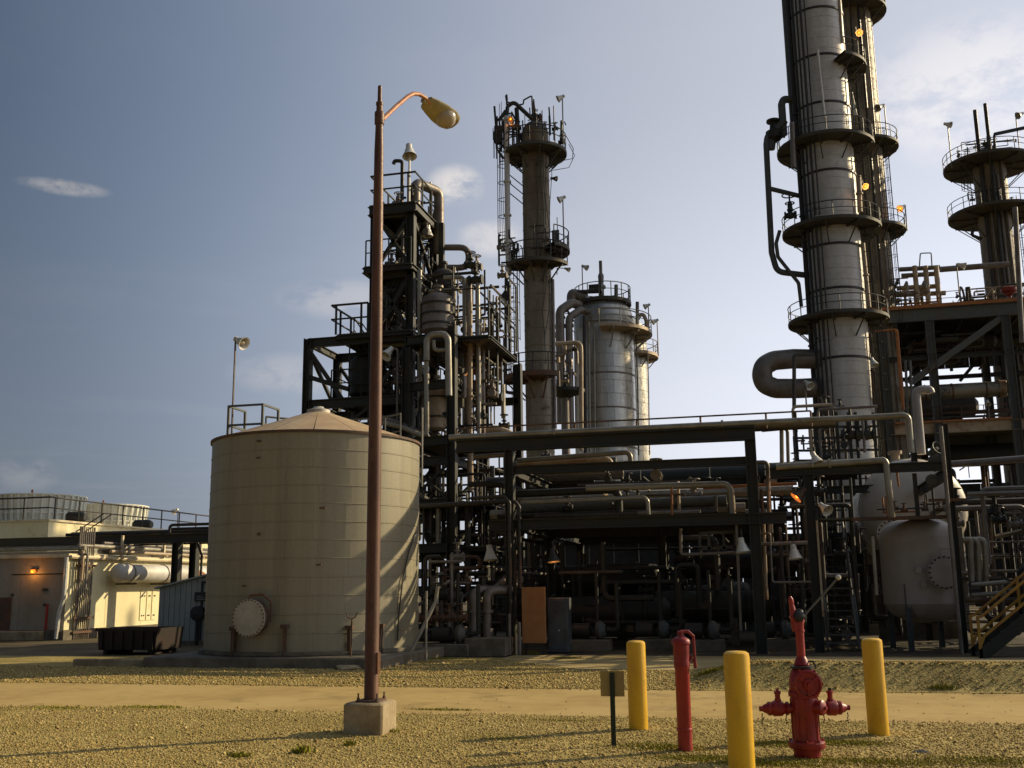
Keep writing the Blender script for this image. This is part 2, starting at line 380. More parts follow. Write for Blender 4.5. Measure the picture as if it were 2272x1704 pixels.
POST = {}
def railing(parent, pts, h=1.07, mat='steel', every=1.3, closed=False, r=.036, post_r=.036, mid=True, name='handrail'):
    """top rail and middle rail along pts (at floor level), and each post a piece of its own"""
    pts = [Vector(p) for p in pts]; line = pts + [pts[0]] if closed else pts
    up = Vector((0, 0, h))
    part(name, MB().tube([p + up for p in line], r, 5), mat, parent)
    if mid: part('middle_rail', MB().tube([p + up * .52 for p in line], r * .8, 5), mat, parent)
    key = (round(h, 3), mat, post_r)
    if key not in POST: POST[key] = mesh_of(MB().cyl((0, 0, 0), (0, 0, h), post_r, 5), 'rail_post')
    acc = 0.; spots = [line[0]]
    for a, b in zip(line[:-1], line[1:]):
        ln = (b - a).length; t = every - acc
        while t <= ln + 1e-6: spots.append(a + (b - a) * (t / ln)); t += every
        acc = (acc + ln) % every
    if not closed and (spots[-1] - line[-1]).length > .25: spots.append(line[-1])
    for p in spots: shared('rail_post', POST[key], mat, parent, p)

def ring_platform(parent, c, r0, r1, z, a0=0., a1=360., th=.16, mat='grate', railmat='steel', gap=None, h=1.07, brackets=6, braces=True):
    """an annular platform seen from below: deck with skirt, rails, brackets; returns the deck part"""
    seg = max(8, int(abs(a1 - a0) / 10))
    prof = [(r0, 0), (r1, 0), (r1, th), (r0, th), (r0, 0)]
    m = MB().lathe((c[0], c[1], z - th), prof, seg, a0=a0, a1=a1, cap=False)
    dk = part('platform', m, mat, parent)
    n = max(4, int(abs(a1 - a0) / 12))
    pts = arc((c[0], c[1], z), r1 - .05, a0, a1, n)
    if abs(a1 - a0) >= 359: railing(dk, pts[:-1], h, railmat, r1 * .42, closed=True)
    else: railing(dk, pts, h, railmat, r1 * .42)
    for k in range(brackets):
        a = R(a0 + (a1 - a0) * (k + .5) / brackets); e = Vector((math.cos(a), math.sin(a), 0)); b = Vector((c[0], c[1], 0))
        mb = MB().bar(b + e * r0 + Vector((0, 0, z - th - .08)), b + e * (r1 - .1) + Vector((0, 0, z - th - .08)), .1, .14)
        if braces: mb.bar(b + e * (r0 + .02) + Vector((0, 0, z - th - .1 - (r1 - r0) * .8)), b + e * (r1 - .25) + Vector((0, 0, z - th - .12)), .07, .07)
        part('bracket', mb, mat if railmat == 'steel' else railmat, dk)
    return dk

def ladder(parent, base, top, face, cage=True, mat='steel', wdt=.45):
    """a caged ladder; face = level direction the climber faces away from"""
    base = Vector(base); top = Vector(top); f = Vector(face).normalized(); s = Vector((-f.y, f.x, 0))
    m = MB()
    for k in (-1, 1): m.bar(base + s * k * wdt / 2, top + s * k * wdt / 2 + Vector((0, 0, 1.0)), .05, .07)
    z = base.z + .3
    while z < top.z: m.tube([Vector((base.x, base.y, z)) - s * wdt / 2, Vector((base.x, base.y, z)) + s * wdt / 2], .013, 4); z += .3
    ld = part('ladder', m, mat, parent)
    if cage:
        cz = base.z + 2.2; hoop = MB().tube([s * (.37 * math.cos(R(a))) + f * (.03 + .68 * math.sin(R(a))) for a in range(0, 181, 20)], .024, 4)
        me = mesh_of(hoop, 'cage_hoop')
        while cz < top.z + .9:
            shared('cage_hoop', me, mat, ld, (base.x, base.y, cz)); cz += 1.1
        for a in (20, 55, 90, 125, 160):
            o = s * (.37 * math.cos(R(a))) + f * (.03 + .68 * math.sin(R(a)))
            part('cage_strap', MB().bar(base + o + Vector((0, 0, 2.2)), Vector((base.x, base.y, top.z + .9)) + o, .04, .012), mat, ld)
    return ld

def flange(parent, p, d, r, mat, t=.05): return part('flange', MB().lathe(Vector(p) - Vector(d).normalized() * t, [(r, 0), (r, 2 * t)], 12, d), mat, parent)
def pipe(label, pts, r, mat='pipe', bend=None, name='pipe', group=None, flanges=(), seg=10, cat='pipe'):
    o = single(name, MB().tube(pts, r, seg, bend if bend else r * 2.6), mat, label, cat, group)
    P = [Vector(p) for p in pts]
    for (i, t) in flanges:
        d = P[i + 1] - P[i]; flange(o, P[i] + d * t, d, r * 1.45, mat, max(.03, r * .3))
    return o
def ppipe(parent, pts, r, mat='pipe', bend=None, seg=8, name='pipe'):
    return part(name, MB().tube(pts, r, seg, bend if bend else r * 2.6), mat, parent)
def valve(parent, p, r=.12, mat='darkpipe', wheel=True, axis=(1, 0, 0), wmat=None):
    p = Vector(p); ax = Vector(axis)
    m = MB().lathe(p - ax * r * 1.5, [(r * 1.1, 0), (r * 1.1, r * .4), (r * .7, r * .5), (r, r * 1.5), (r * .7, r * 2.5), (r * 1.1, r * 2.6), (r * 1.1, r * 3)], 8, ax)
    m.cyl(p, p + Vector((0, 0, r * 3.2)), r * .4, 6).lathe(p + Vector((0, 0, r * 1.3)), [(r * .8, 0), (r * .8, r * .35)], 8)
    v = part('valve', m, mat, parent)
    if wheel:
        wm = MB()._torus(p + Vector((0, 0, r * 3.2)), r * 1.15, r * .14, 12, (0, 0, 1), 5)
        for a in (0, 60, 120):
            e = Vector((math.cos(R(a)), math.sin(R(a)), 0)) * r * 1.1; q = p + Vector((0, 0, r * 3.2)); wm.tube([q - e, q + e], r * .09, 4)
        part('handwheel', wm, wmat or mat, v)
    return v

def floodlight(label, head, base, aim=(0, -.4, -1), s=1., mat='lampwhite', lit=None, polemat='pipe2', group='floodlights on poles around the plant', arm=None):
    """pole from base up to the head (a cylindrical housing with a flared shade)"""
    head = Vector(head); base = Vector(base); aim = Vector(aim).normalized(); s *= .66
    th = thing('floodlight', label, 'floodlight', base, group)
    off = Vector((aim.x, aim.y, 0)); off = off.normalized() if off.length > .05 else Vector((1, 0, 0))
    top = Vector((base.x, base.y, head.z + .12 * s))
    hd = head
    pl = [base, top] if (top - base).length > .1 else [base, base + Vector((0, 0, .12))]
    pts = pl + [hd - aim * .2 * s] if (pl[-1] - (hd - aim * .2 * s)).length > .05 else pl
    part('pole', MB().tube(pts, .036 * s, 6, .1), polemat, th)
    prof = [(.0, -.24), (.09, -.22), (.10, -.05), (.13, -.02), (.135, .03), (.22, .22), (.225, .23), (.2, .22), (.11, .04), (0, .04)]
    part('lamp_housing', MB().lathe(hd, [(a * s, b * s) for a, b in prof], 14, aim, cap=False), mat, th)
    part('bulb', MB().lathe(hd, [(0, .2 * s), (.06 * s, .18 * s), (.08 * s, .12 * s), (.05 * s, .045 * s)], 10, aim, cap=False), lit or 'glasslens', th)
    if lit:
        ld = bpy.data.lights.new('lamp_light', 'POINT'); ld.energy = 8; ld.color = (1, .4, .1); ld.shadow_soft_size = .08
        lo = bpy.data.objects.new('lamp_light', ld); COL.objects.link(lo); lo.parent = th; lo.location = hd + aim * .3 * s - ORG[th.name]
    return th
# ================================================================== the setting
V_NEAR = gz(1150, 1588).y
V_FAR = gz(1150, 1527).y
def sstep(a, b, x): t = max(0., min(1., (x - a) / (b - a))); return t * t * (3 - 2 * t)
U_B0, U_B1 = gz(1440, 1528).x, gz(1700, 1528).x
def berm(u, v):
    c = .40 * sstep(U_B0, U_B1, u); d = v - V_FAR
    if d < .13: return 0.
    if d < .82: return c * (d - .13) / .69
    if d < 1.2: return c
    return c * (1 - sstep(1.2, 7.2, d))
def sheet(us, vfun, zfun, n):
    m = MB(); vs = []
    for u in us:
        a, b = vfun(u)
        for k in range(n + 1): v = a + (b - a) * k / n; vs.append((u, v, zfun(u, v)))
    fs = [(i * (n + 1) + k, (i + 1) * (n + 1) + k, (i + 1) * (n + 1) + k + 1, i * (n + 1) + k + 1) for i in range(len(us) - 1) for k in range(n)]
    return m.add(vs, fs)
def frange(a, b, s):
    o = []; x = a
    while x < b: o.append(x); x += s
    return o + [b]
setting('ground', MB().add([(-6000, -6000, -.012), (6000, -6000, -.012), (6000, 6000, -.012), (-6000, 6000, -.012)], [(0, 1, 2, 3)]), 'yardmat')
setting('road', sheet([-300, -60, 60, 300], lambda u: (V_NEAR - .3, V_FAR + .3), lambda u, v: 0.0, 1), 'roadmat')
rg = random.Random(3)
def wob(u, s): return .035 * math.sin(u * 1.9 + s) + .025 * math.sin(u * 4.7 + 2 * s) + rg.uniform(-.03, .03)
US = [-300, -60] + frange(-30, 24, .22) + [60, 300]
setting('gravel_verge', sheet(US, lambda u: (-14, V_NEAR + wob(u, 1)), lambda u, v: .006, 1), 'gravel')
def vb(u): return V_FAR + wob(u, 2.2)
setting('gravel_strip', sheet(US, lambda u: (vb(u), V_FAR + 7.5), lambda u, v: .006 + berm(u, v), 54), 'gravel')
# concrete apron in front of the plant
UA = gz(1150, 1452).x
VFL = at(1133, 1300, 28.2).y - 1.0
def slabfront(u):
    a = gz(1300, 1481); t = (u - a.x)
    return V_FAR + 1.15 + 2.9 * (1 - sstep(gz(1420, 1528).x, U_B1 + .4, u)) + (1.2 * max(0, (a.x - u)) if u < a.x else 0)
setting('concrete_apron', sheet(frange(UA, 34, .5), lambda u: (min(slabfront(u), VFL - .4), VFL), lambda u, v: .012 + berm(u, v), 48), 'slabmat')
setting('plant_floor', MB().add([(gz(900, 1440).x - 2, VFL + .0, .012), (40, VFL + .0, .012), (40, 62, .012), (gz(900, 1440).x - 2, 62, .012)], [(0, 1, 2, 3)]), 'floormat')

# kerb round the tank pad, in cast lengths
TK_Y = 26.6
TC = at(694, 1433, TK_Y); TC.z = 0.
TR = 2.63
vk = gz(740, 1483).y; cr = gz(846, 1481); uR = cr.x
kerb = thing('kerb', 'sunlit low concrete kerb framing the big tank pad', 'kerb', (uR, vk, 0))
kb = mesh_of(MB().bbox(0, 1.9, 0, .16, 0, .17, .02), 'kerb_block')
u = uR - 1.9
while u > gz(150, 1468).x: shared('kerb_block', kb, 'concrete', kerb, (u, vk, 0)); u -= 1.912
kb2 = mesh_of(MB().bbox(-.16, 0, 0, 1.9, 0, .17, .02), 'kerb_block')
v = vk + .165
while v < gz(1010, 1450).y + 3: shared('kerb_block', kb2, 'concrete', kerb, (uR, v, 0)); v += 1.912

# loose gravel: real stones near the camera
def stones(name, n, area, zf, smin, smax, seed, mat, cols=None):
    g = np.random.default_rng(seed); pts = []
    while len(pts) < n:
        p = area(g)
        if p is not None: pts.append(p)
    P = np.array(pts); n = len(P)
    oct_v = np.array([(1, 0, 0), (-1, 0, 0), (0, 1, 0), (0, -1, 0), (0, 0, 1), (0, 0, -1)], float)
    oct_f = np.array([(0, 2, 4), (2, 1, 4), (1, 3, 4), (3, 0, 4), (2, 0, 5), (1, 2, 5), (3, 1, 5), (0, 3, 5)])
    s = g.uniform(smin, smax, (n, 1, 1)) * (1 + 1.0 * (g.random((n, 1, 1)) > .985))
    V = oct_v[None] * g.uniform(.65, 1.2, (n, 6, 1)) + g.uniform(-.22, .22, (n, 6, 3))
    V = V * np.array([1, .85, .6])[None, None] * s
    a = g.uniform(0, 6.283, n); ca, sa = np.cos(a), np.sin(a)
    x = V[:, :, 0] * ca[:, None] - V[:, :, 1] * sa[:, None]; y = V[:, :, 0] * sa[:, None] + V[:, :, 1] * ca[:, None]
    t = g.uniform(-.5, .5, n); z = V[:, :, 2] + x * np.sin(t)[:, None]
    W = np.stack([x + P[:, 0:1], y + P[:, 1:2], z + P[:, 2:3] + s[:, :, 0] * .15], -1).reshape(-1, 3)
    F = (oct_f[None] + (np.arange(n) * 6)[:, None, None]).reshape(-1, 3)
    me = bpy.data.meshes.new(name); me.vertices.add(len(W)); me.vertices.foreach_set('co', W.ravel())
    me.loops.add(F.size); me.loops.foreach_set('vertex_index', F.ravel().astype(np.int32)); me.polygons.add(len(F))
    me.polygons.foreach_set('loop_start', np.arange(0, F.size, 3, dtype=np.int32)); me.update(); me.validate()
    o = link_mesh(name, me, mat); o['kind'] = 'stuff'; ORG[o.name] = Vector((0, 0, 0)); return o
def stone_mat(name, ramp):
    m = bpy.data.materials.new(name); m.use_nodes = True; MATS[name] = m
    t = m.node_tree; n = t.nodes; l = t.links; b = n['Principled BSDF']; b.inputs['Roughness'].default_value = .9; b.inputs['Specular IOR Level'].default_value = .2
    g = n.new('ShaderNodeNewGeometry'); r = n.new('ShaderNodeValToRGB'); l.new(g.outputs['Random Per Island'], r.inputs[0])
    r.color_ramp.elements[0].color = ramp[0] + (1,); r.color_ramp.elements[1].color = ramp[-1] + (1,)
    for i, c in enumerate(ramp[1:-1]): e = r.color_ramp.elements.new((i + 1) / (len(ramp) - 1)); e.color = c + (1,)
    l.new(r.outputs[0], b.inputs['Base Color'])
stone_mat('stone', [(.16, .105, .035), (.40, .285, .085), (.28, .20, .06), (.34, .25, .11), (.47, .345, .115), (.24, .165, .06), (.58, .46, .20), (.42, .30, .085)])
stone_mat('grassmat', [(.16, .18, .015), (.26, .23, .025), (.32, .26, .045), (.19, .21, .018)])
HW = CX / FPX
def near_area(g):
    d = 6.4 + (16.9 - 6.4) * (g.random() ** 1.15); x = g.uniform(-1, 1) * (HW * d + .6)
    p = FWD * d + Vector((FWD.y, -FWD.x, 0)) * x
    if p.y > V_NEAR + .05 + .1 * g.standard_normal() and g.random() > .005: return None
    return (p.x, p.y, .006)
o = stones('gravel', 92000, near_area, None, .006, .020, 11, 'stone')
tag(o, 'tan loose gravel covering the near roadside', 'gravel')
def far_area(g):
    d = g.uniform(16.2, 25.5); x = g.uniform(-1, 1) * (HW * d + .6)
    p = FWD * d + Vector((FWD.y, -FWD.x, 0)) * x
    if p.y < V_FAR - .02 + .1 * g.standard_normal() or p.y > V_FAR + 7.3: return None
    if p.x > UA and p.y > slabfront(p.x) - .05 - .15 * abs(g.standard_normal()): return None
    if p.x < uR + .02 and p.y > vk - .02: return None
    if p.x > U_B0 + 1 and p.y < V_FAR + .75 and g.random() < .75: return None
    return (p.x, p.y, .006 + berm(p.x, p.y))
o = stones('gravel_bank', 34000, far_area, None, .012, .030, 12, 'stone')
tag(o, 'coarse grey-brown gravel between the road and the plant', 'gravel')

# weeds and moss-like grass
def grass(name, spots, seed, label):
    g = np.random.default_rng(seed); V = []; F = []
    for (px, py, rx, ry, n, h) in spots:
        c = gz(px, py)
        for k in range(n):
            a = g.normal(0, .5) * rx; b = g.normal(0, .5) * ry
            p = c + Vector((a, b, berm(c.x + a, c.y + b)))
            hh = h * g.uniform(.4, 1.2); wd = hh * .12 + .004; t = g.uniform(0, 6.28); ln = hh * g.uniform(.1, .9); t2 = g.uniform(0, 6.28)
            e = Vector((math.cos(t), math.sin(t), 0)) * wd; tip = Vector((math.cos(t2) * ln, math.sin(t2) * ln, hh))
            i = len(V); V += [p - e, p + e, p + tip * .55 + e * .6 + Vector((0, 0, hh * .12)), p + tip * .55 - e * .6 + Vector((0, 0, hh * .12)), p + tip]
            F += [(i, i + 1, i + 2, i + 3), (i + 3, i + 2, i + 4)]
    m = MB(); m.v = V; m.f = F
    me = bpy.data.meshes.new(name); me.from_pydata([tuple(p) for p in V], [], F); me.update()
    o = link_mesh(name, me, 'grassmat'); o['kind'] = 'stuff'; ORG[o.name] = Vector((0, 0, 0))
    tag(o, label, 'grass')
grass('grass', [(1480, 1662, .5, .22, 2600, .022), (1570, 1685, .55, .2, 3200, .024), (1720, 1652, .5, .25, 2200, .024), (1870, 1650, .45, .2, 2400, .026),
                (1930, 1692, .8, .25, 3200, .024), (2180, 1690, .6, .3, 2200, .024), (1450, 1655, .5, .2, 1200, .02), (1700, 1697, .5, .15, 1800, .03),
                (668, 1672, .07, .05, 160, .08), (530, 1680, .12, .08, 160, .05), (775, 1655, .06, .05, 90, .06), (130, 1572, .7, .25, 900, .025), (330, 1570, .6, .2, 800, .025),
                (550, 1478, .3, .1, 300, .05), (1575, 1521, .22, .08, 400, .07), (2090, 1535, .2, .05, 200, .05), (960, 1463, .7, .1, 700, .05), (1260, 1462, .4, .1, 500, .05), (1172, 1452, .2, .1, 300, .08),
                (860, 1625, .12, .08, 120, .05), (1120, 1640, .5, .2, 700, .02), (980, 1575, .5, .1, 600, .02), (1250, 1600, .5, .1, 500, .02)], 5, 'low yellow-green weeds and moss growing through the gravel')

# ================================================================== roadside things
# ---- street lamp
b0 = gz(757, 1632); b1 = gz(848, 1632)
LX0, LX1, LV0 = b0.x, b0.x + .50, (b0.y + b1.y) / 2; LV1 = LV0 + .50
LT = gv(800, 1561, LV0).z
pc = Vector(((LX0 + LX1) / 2 + .01, (LV0 + LV1) / 2, LT))
lamp = thing('street_lamp', 'tall rust-brown street lamp on a square concrete block by the road', 'street lamp', ((LX0 + LX1) / 2, (LV0 + LV1) / 2, 0))
part('base_block', MB().bbox(LX0, LX1, LV0, LV1, -.02, LT, .022), 'concrete', lamp, 'rust-streaked concrete base block')
LY = pc.dot(FWD); top = at(836, 190, LY); H = top.z
part('pole', MB().lathe((pc.x, pc.y, 0), [(.092, LT), (.094, LT + .03), (.088, LT + .05), (.086, 3.0), (.062, H - .95), (.042, H - .27)], 20), 'rustpole', lamp)
part('pole_tip', MB().lathe((pc.x, pc.y, 0), [(.05, H - .29), (.05, H - .25), (.03, H - .24), (.027, H - .01), (.015, H)], 12), 'rustpole', lamp)
part('base_plate', MB().bbox(pc.x - .15, pc.x + .15, pc.y - .15, pc.y + .15, LT, LT + .025, .01), 'darksteelrust', lamp)
for sx in (-1, 1):
    for sy in (-1, 1):
        q = pc + Vector((sx * .12, sy * .12, .02)); part('anchor_bolt', MB().lathe(q, [(.02, 0), (.02, .03), (.011, .035), (.011, .085)], 6), 'darksteelrust', lamp)
part('hand_hole_cover', MB().bbox(pc.x + .070, pc.x + .098, pc.y - .05, pc.y + .05, LT + .33, LT + .58, .006), 'rustpole', lamp)
A = [at(843, 264, LY + .02), at(880, 235, LY + .45), at(905, 214, LY + .78), at(917, 208, LY + .92), at(930, 209, LY + 1.05), at(943, 217, LY + 1.18), at(955, 230, LY + 1.27)]
A[0] = Vector((pc.x + .03, pc.y + .04, A[0].z))
part('arm', MB().tube(A, .031, 10), 'rustarm', lamp)
part('arm_collar', MB().lathe((pc.x, pc.y, A[0].z - .09), [(.062, 0), (.066, .01), (.066, .17), (.062, .18)], 14), 'rustpole', lamp)
for k in (0,):
    hp = at(944, 226, LY + 1.24); tip = at(1010, 277, LY + 1.78)
    ax = (tip - hp); ln = ax.length; ax.normalize(); sd = ax.cross(Vector((0, 0, 1))).normalized(); up = sd.cross(ax)
    up = (up + sd * .45 * (1 if sd.dot(FWD) > 0 else -1)).normalized(); sd = ax.cross(up).normalized()
    secs = [(0, .07, .05, .04), (.04, .12, .08, .06), (.25, .155, .11, .08), (.5, .185, .115, .085), (.75, .19, .105, .08), (.93, .15, .07, .06), (1, .08, .03, .03)]
    m = MB(); n = 14; vs = []
    for (t, wd, hu, hd) in secs:
        for i in range(n):
            a = 2 * math.pi * i / n; y = math.sin(a); vs.append(hp + ax * (t * ln) + sd * wd * math.cos(a) * (1.0) + up * (y * (hu if y > 0 else hd * .6)))
    fs = [(i * n + j, i * n + (j + 1) % n, (i + 1) * n + (j + 1) % n, (i + 1) * n + j) for i in range(len(secs) - 1) for j in range(n)] + [tuple(range(n - 1, -1, -1)), tuple((len(secs) - 1) * n + j for j in range(n))]
    m.add(vs, fs); hd = part('lamp_head', m, 'lampgrey', lamp)
    lc = hp + ax * (ln * .66) - up * .02
    part('lens', MB().lathe(lc, [(.165, .01), (.16, .03), (.14, .075), (.10, .115), (.04, .135), (0, .137)], 18, -up, cap=False), 'glasslens', hd)
    part('photocell', MB().lathe(hp + ax * (ln * .16) + up * .09, [(.035, 0), (.035, .05), (.02, .06)], 10, up), 'lampgrey', hd)
    part('mounting_sleeve', MB().cyl(hp - ax * .06, hp + ax * .08, .045, 10), 'lampgrey', hd)

# ---- three yellow bollards
def bol(px, py, h): p = gz(px, py); return p, h
BP = [(1417, 1619, 1.05, 'yellow bollard nearest the small square sign, beside the red pipe'),
      (1648, 1734, 1.12, 'nearest yellow bollard, cut off by the bottom edge, between red pipe and hydrant'),
      (1950, 1631, 1.08, 'yellow bollard to the right of the red hydrant')]
for i, (px, py, h, lab) in enumerate(BP):
    p = gz(px, py)
    b = thing('bollard', lab, 'bollard', (p.x, p.y, 0), 'yellow bollards round the hydrant')
    part('post', MB().lathe((p.x, p.y, 0), [(.116, -.05), (.116, h - .05), (.110, h - .022), (.085, h - .006), (0, h)], 28, cap=False), 'yellow', b)
# ---- red indicator pipe
p = gz(1521, 1667); s = p.dot(FWD) / 10.6
pv = thing('indicator_post', 'red upright pipe post with capped head and hooked wrench', 'valve post', (p.x, p.y, 0))
def ring(z): return (p.x, p.y, z)
part('standpipe', MB().lathe(ring(-.03), [(.076, 0), (.076, .86), (.082, .87), (.082, .90)], 22), 'redpale', pv)
part('band', MB().lathe(ring(.2), [(.078, 0), (.081, .006), (.081, .03), (.078, .036)], 22), 'redpale', pv)
part('head', MB().lathe(ring(.86), [(.084, 0), (.086, .04), (.082, .06), (.086, .12), (.088, .24)], 22), 'red', pv)
part('cap', MB().lathe(ring(1.095), [(.088, -.01), (.1, 0), (.1, .025), (.085, .05), (.05, .072), (.035, .075), (.03, .10), (.034, .105), (.034, .13), (0, .132)], 22, cap=False), 'red', pv)
for a in range(0, 360, 60):
    part('cap_bolt', MB().lathe(ring(1.12) + Vector() if False else (p.x + .088 * math.cos(R(a)), p.y + .088 * math.sin(R(a)), 1.12), [(.01, 0), (.01, .018)], 6), 'red', pv)
RT = Vector((FWD.y, -FWD.x, 0))
q = Vector((p.x, p.y, 0))
wr = part('wrench', MB().tube([q + Vector((0, 0, 1.22)), q + RT * .08 + Vector((0, 0, 1.22)), q + RT * .135 + Vector((0, 0, 1.17)), q + RT * .14 + Vector((0, 0, .95)), q + RT * .142 + Vector((0, 0, .84))], [.018, .017, .016, .015, .02], 8), 'red', pv)
part('wrench_hook', MB().tube([q + RT * .08 + Vector((0, 0, .92)), q + RT * .11 + Vector((0, 0, .90)), q + RT * .125 + Vector((0, 0, .93))], .01, 6).boxc(q + RT * .09 + Vector((0, 0, .95)), .05, .03, .05), 'red', pv)
# ---- small sign seen from behind
p = gz(1362, 1656); Yp = p.dot(FWD)
sg = thing('post_sign', 'small square tan sign on a dark green post, seen from behind', 'sign', (p.x, p.y, 0))
zt = at(1362, 1489, Yp).z
part('sign_post', MB().box(p.x - .026, p.x + .026, p.y - .004, p.y, -.05, zt - .015).box(p.x - .026, p.x - .020, p.y, p.y + .022, -.05, zt - .015).box(p.x + .020, p.x + .026, p.y, p.y + .022, -.05, zt - .015), 'signgreen', sg)
a = at(1337, 1546, Yp); b = at(1393, 1490, Yp)
part('sign_panel', MB().bbox(p.x - .132, p.x + .132, p.y + .024, p.y + .03, zt - .27, zt, .001), 'signtan', sg)
for dz in (.05, .22): part('bolt', MB().lathe((p.x, p.y - .004, zt - dz), [(.009, 0), (.009, .01)], 6, (0, -1, 0)), 'signgreen', sg)

# ---- fire hydrant with monitor
p = gz(1792, 1681); hy = thing('fire_hydrant', 'red fire hydrant with a raised water-cannon nozzle and side valves', 'fire hydrant', (p.x, p.y, 0))
c = Vector((p.x, p.y, 0)); U = Vector((0, 0, 1)); R_, F_ = RT, FWD
LEAN = -.0
def hp_(r, f, z): return c + R_ * r + F_ * f + U * z
part('foot', MB().lathe(c, [(.125, -.03), (.132, .04), (.14, .09)], 24), 'red', hy)
bf = part('base_flange', MB().lathe(c, [(.14, .085), (.175, .095), (.18, .11), (.18, .15), (.165, .165), (.135, .17)], 24), 'red', hy)
for a in range(0, 360, 45): part('flange_bolt', MB().lathe(c + Vector((.158 * math.cos(R(a)), .158 * math.sin(R(a)), .155)), [(.014, 0), (.014, .03)], 6), 'red', bf)
part('barrel', MB().lathe(c, [(.133, .16), (.128, .22), (.128, .40), (.136, .44), (.14, .56), (.13, .60)], 28), 'red', hy)
for a in range(0, 360, 45): part('barrel_rib', MB().bar(c + Vector((.129 * math.cos(R(a + 10)), .129 * math.sin(R(a + 10)), .18)), c + Vector((.133 * math.cos(R(a + 10)), .133 * math.sin(R(a + 10)), .57)), .02, .02), 'red', hy)
part('barrel_flange', MB().lathe(c, [(.13, .585), (.15, .59), (.152, .62), (.15, .635), (.14, .64)], 28), 'red', hy)
part('bonnet', MB().lathe(c, [(.135, .63), (.14, .66), (.138, .72), (.125, .80), (.10, .85), (.08, .865)], 28, cap=False), 'red', hy)
for a in range(22, 382, 45): part('bonnet_bolt', MB().lathe(c + Vector((.142 * math.cos(R(a)), .142 * math.sin(R(a)), .60)), [(.013, 0), (.013, .055)], 6), 'red', hy)
# large pumper outlet facing the camera
st = part('pumper_outlet', MB().lathe(hp_(0, -.11, .725), [(.095, 0), (.10, .06), (.135, .065), (.138, .075), (.138, .10), (.118, .108), (.112, .09), (.055, .088), (.05, .118), (0, .12)], 28, -F_, cap=False), 'red', hy)
part('cap_nut', MB().lathe(hp_(0, -.225, .725), [(.028, 0), (.024, .035)], 5, -F_), 'red', st)
for a in range(0, 360, 60):
    e = R_ * math.cos(R(a)) + U * math.sin(R(a)); part('cap_lug', MB().boxc(hp_(0, -.18, .725) + e * .14, .03, .03, .03), 'red', st)
for a in (35, 145, 270):
    e = R_ * math.cos(R(a)) + U * math.sin(R(a)); part('cap_spoke', MB().bar(hp_(0, -.205, .725) + e * .045, hp_(0, -.205, .725) + e * .115, .022, .02, (0, 1, 0)), 'red', st)
# lower small outlet, front right
d = (R_ * .75 - F_ * .65).normalized(); ot = part('hose_outlet', MB().lathe(c + d * .10 + U * .49, [(.062, 0), (.062, .06), (.074, .065), (.074, .10), (.05, .115), (0, .118)], 18, d, cap=False), 'red', hy)
part('cap_nut', MB().lathe(c + d * .21 + U * .49, [(.02, 0), (.017, .03)], 5, d), 'red', ot)
# side gate valves
for s in (-1, 1):
    d = R_ * s
    vb_ = part('side_valve', MB().lathe(c + d * .11 + U * .475, [(.05, 0), (.05, .05), (.066, .055), (.066, .075), (.05, .08), (.055, .10), (.074, .12), (.077, .20), (.06, .225), (.068, .23), (.068, .255), (.055, .262), (.038, .30), (.026, .315), (.026, .345), (0, .346)], 18, d, cap=False), 'red', hy)
    q = c + d * .265 + U * .475
    part('valve_stem', MB().lathe(q, [(.034, .03), (.034, .09), (.026, .095), (.026, .14), (.034, .142), (.034, .165), (.018, .17)], 10), 'red', vb_)
    part('stem_nut', MB().boxc(q + U * .18, .03, .03, .03), 'black' if s > 0 else 'red', vb_)
    for (t, ln) in ((.43, .13), (.19, .15)):
        ch = MB(); zz = .43 - .02
        for k in range(int(ln / .022)): ch.lathe(c + d * (t + .004 * math.sin(k * 2.1)) + U * (zz - k * .022 + (0 if t > .3 else .03)), [(.003, 0), (.0075, .004), (.0075, .016), (.003, .02)], 5)
        part('chain', ch, 'darksteelrust', vb_)
# monitor riser, elbow and nozzle
part('riser_flange', MB().lathe(c, [(.085, .86), (.115, .862), (.115, .885), (.075, .89)], 20), 'black', hy)
part('riser_collar', MB().lathe(c, [(.07, .885), (.078, .90), (.06, .95), (.044, .98)], 18), 'red', hy)
part('collar_handle', MB().tube([hp_(.05, -.03, .93), hp_(.10, -.04, .935), hp_(.125, -.04, .90), hp_(.13, -.04, .86)], .009, 6), 'black', hy)
part('riser', MB().lathe(c, [(.042, .96), (.042, 1.22), (.05, 1.225), (.05, 1.245), (.042, 1.25)], 18), 'redpale', hy)
part('elbow', MB().tube([hp_(0, 0, 1.24), hp_(0, 0, 1.30), hp_(.012, 0, 1.335), hp_(.0, 0, 1.365), hp_(-.045, 0, 1.37), hp_(-.075, 0, 1.35)], [.044, .046, .046, .044, .042, .042], 12), 'redpale', hy)
part('swivel', MB().lathe(hp_(-.01, -.03, 1.38), [(.05, -.03), (.055, -.02), (.055, .03), (.04, .04)], 14, -F_ + R_ * .2), 'black', hy)
part('gear_housing', MB().lathe(hp_(.0, -.02, 1.40), [(.03, 0), (.045, .02), (.03, .05), (0, .055)], 12, U + R_ * .3), 'black', hy)
n0 = hp_(-.045, 0, 1.31); n1 = at(1753, 1323, c.dot(FWD))
nd = (n1 - n0); part('nozzle', MB().lathe(n0 - nd.normalized() * .08, [(.035, 0), (.04, .03), (.036, .12), (.03, .24), (.022, nd.length + .0), (.026, nd.length + .01), (.026, nd.length + .05), (.012, nd.length + .08)], 14, nd), 'redpale', hy)
e1 = at(1860, 1281, c.dot(FWD)); e0 = hp_(.035, -.02, 1.37)
hn = part('tiller_bar', MB().tube([e0, e1], .011, 8), 'steel2', hy)
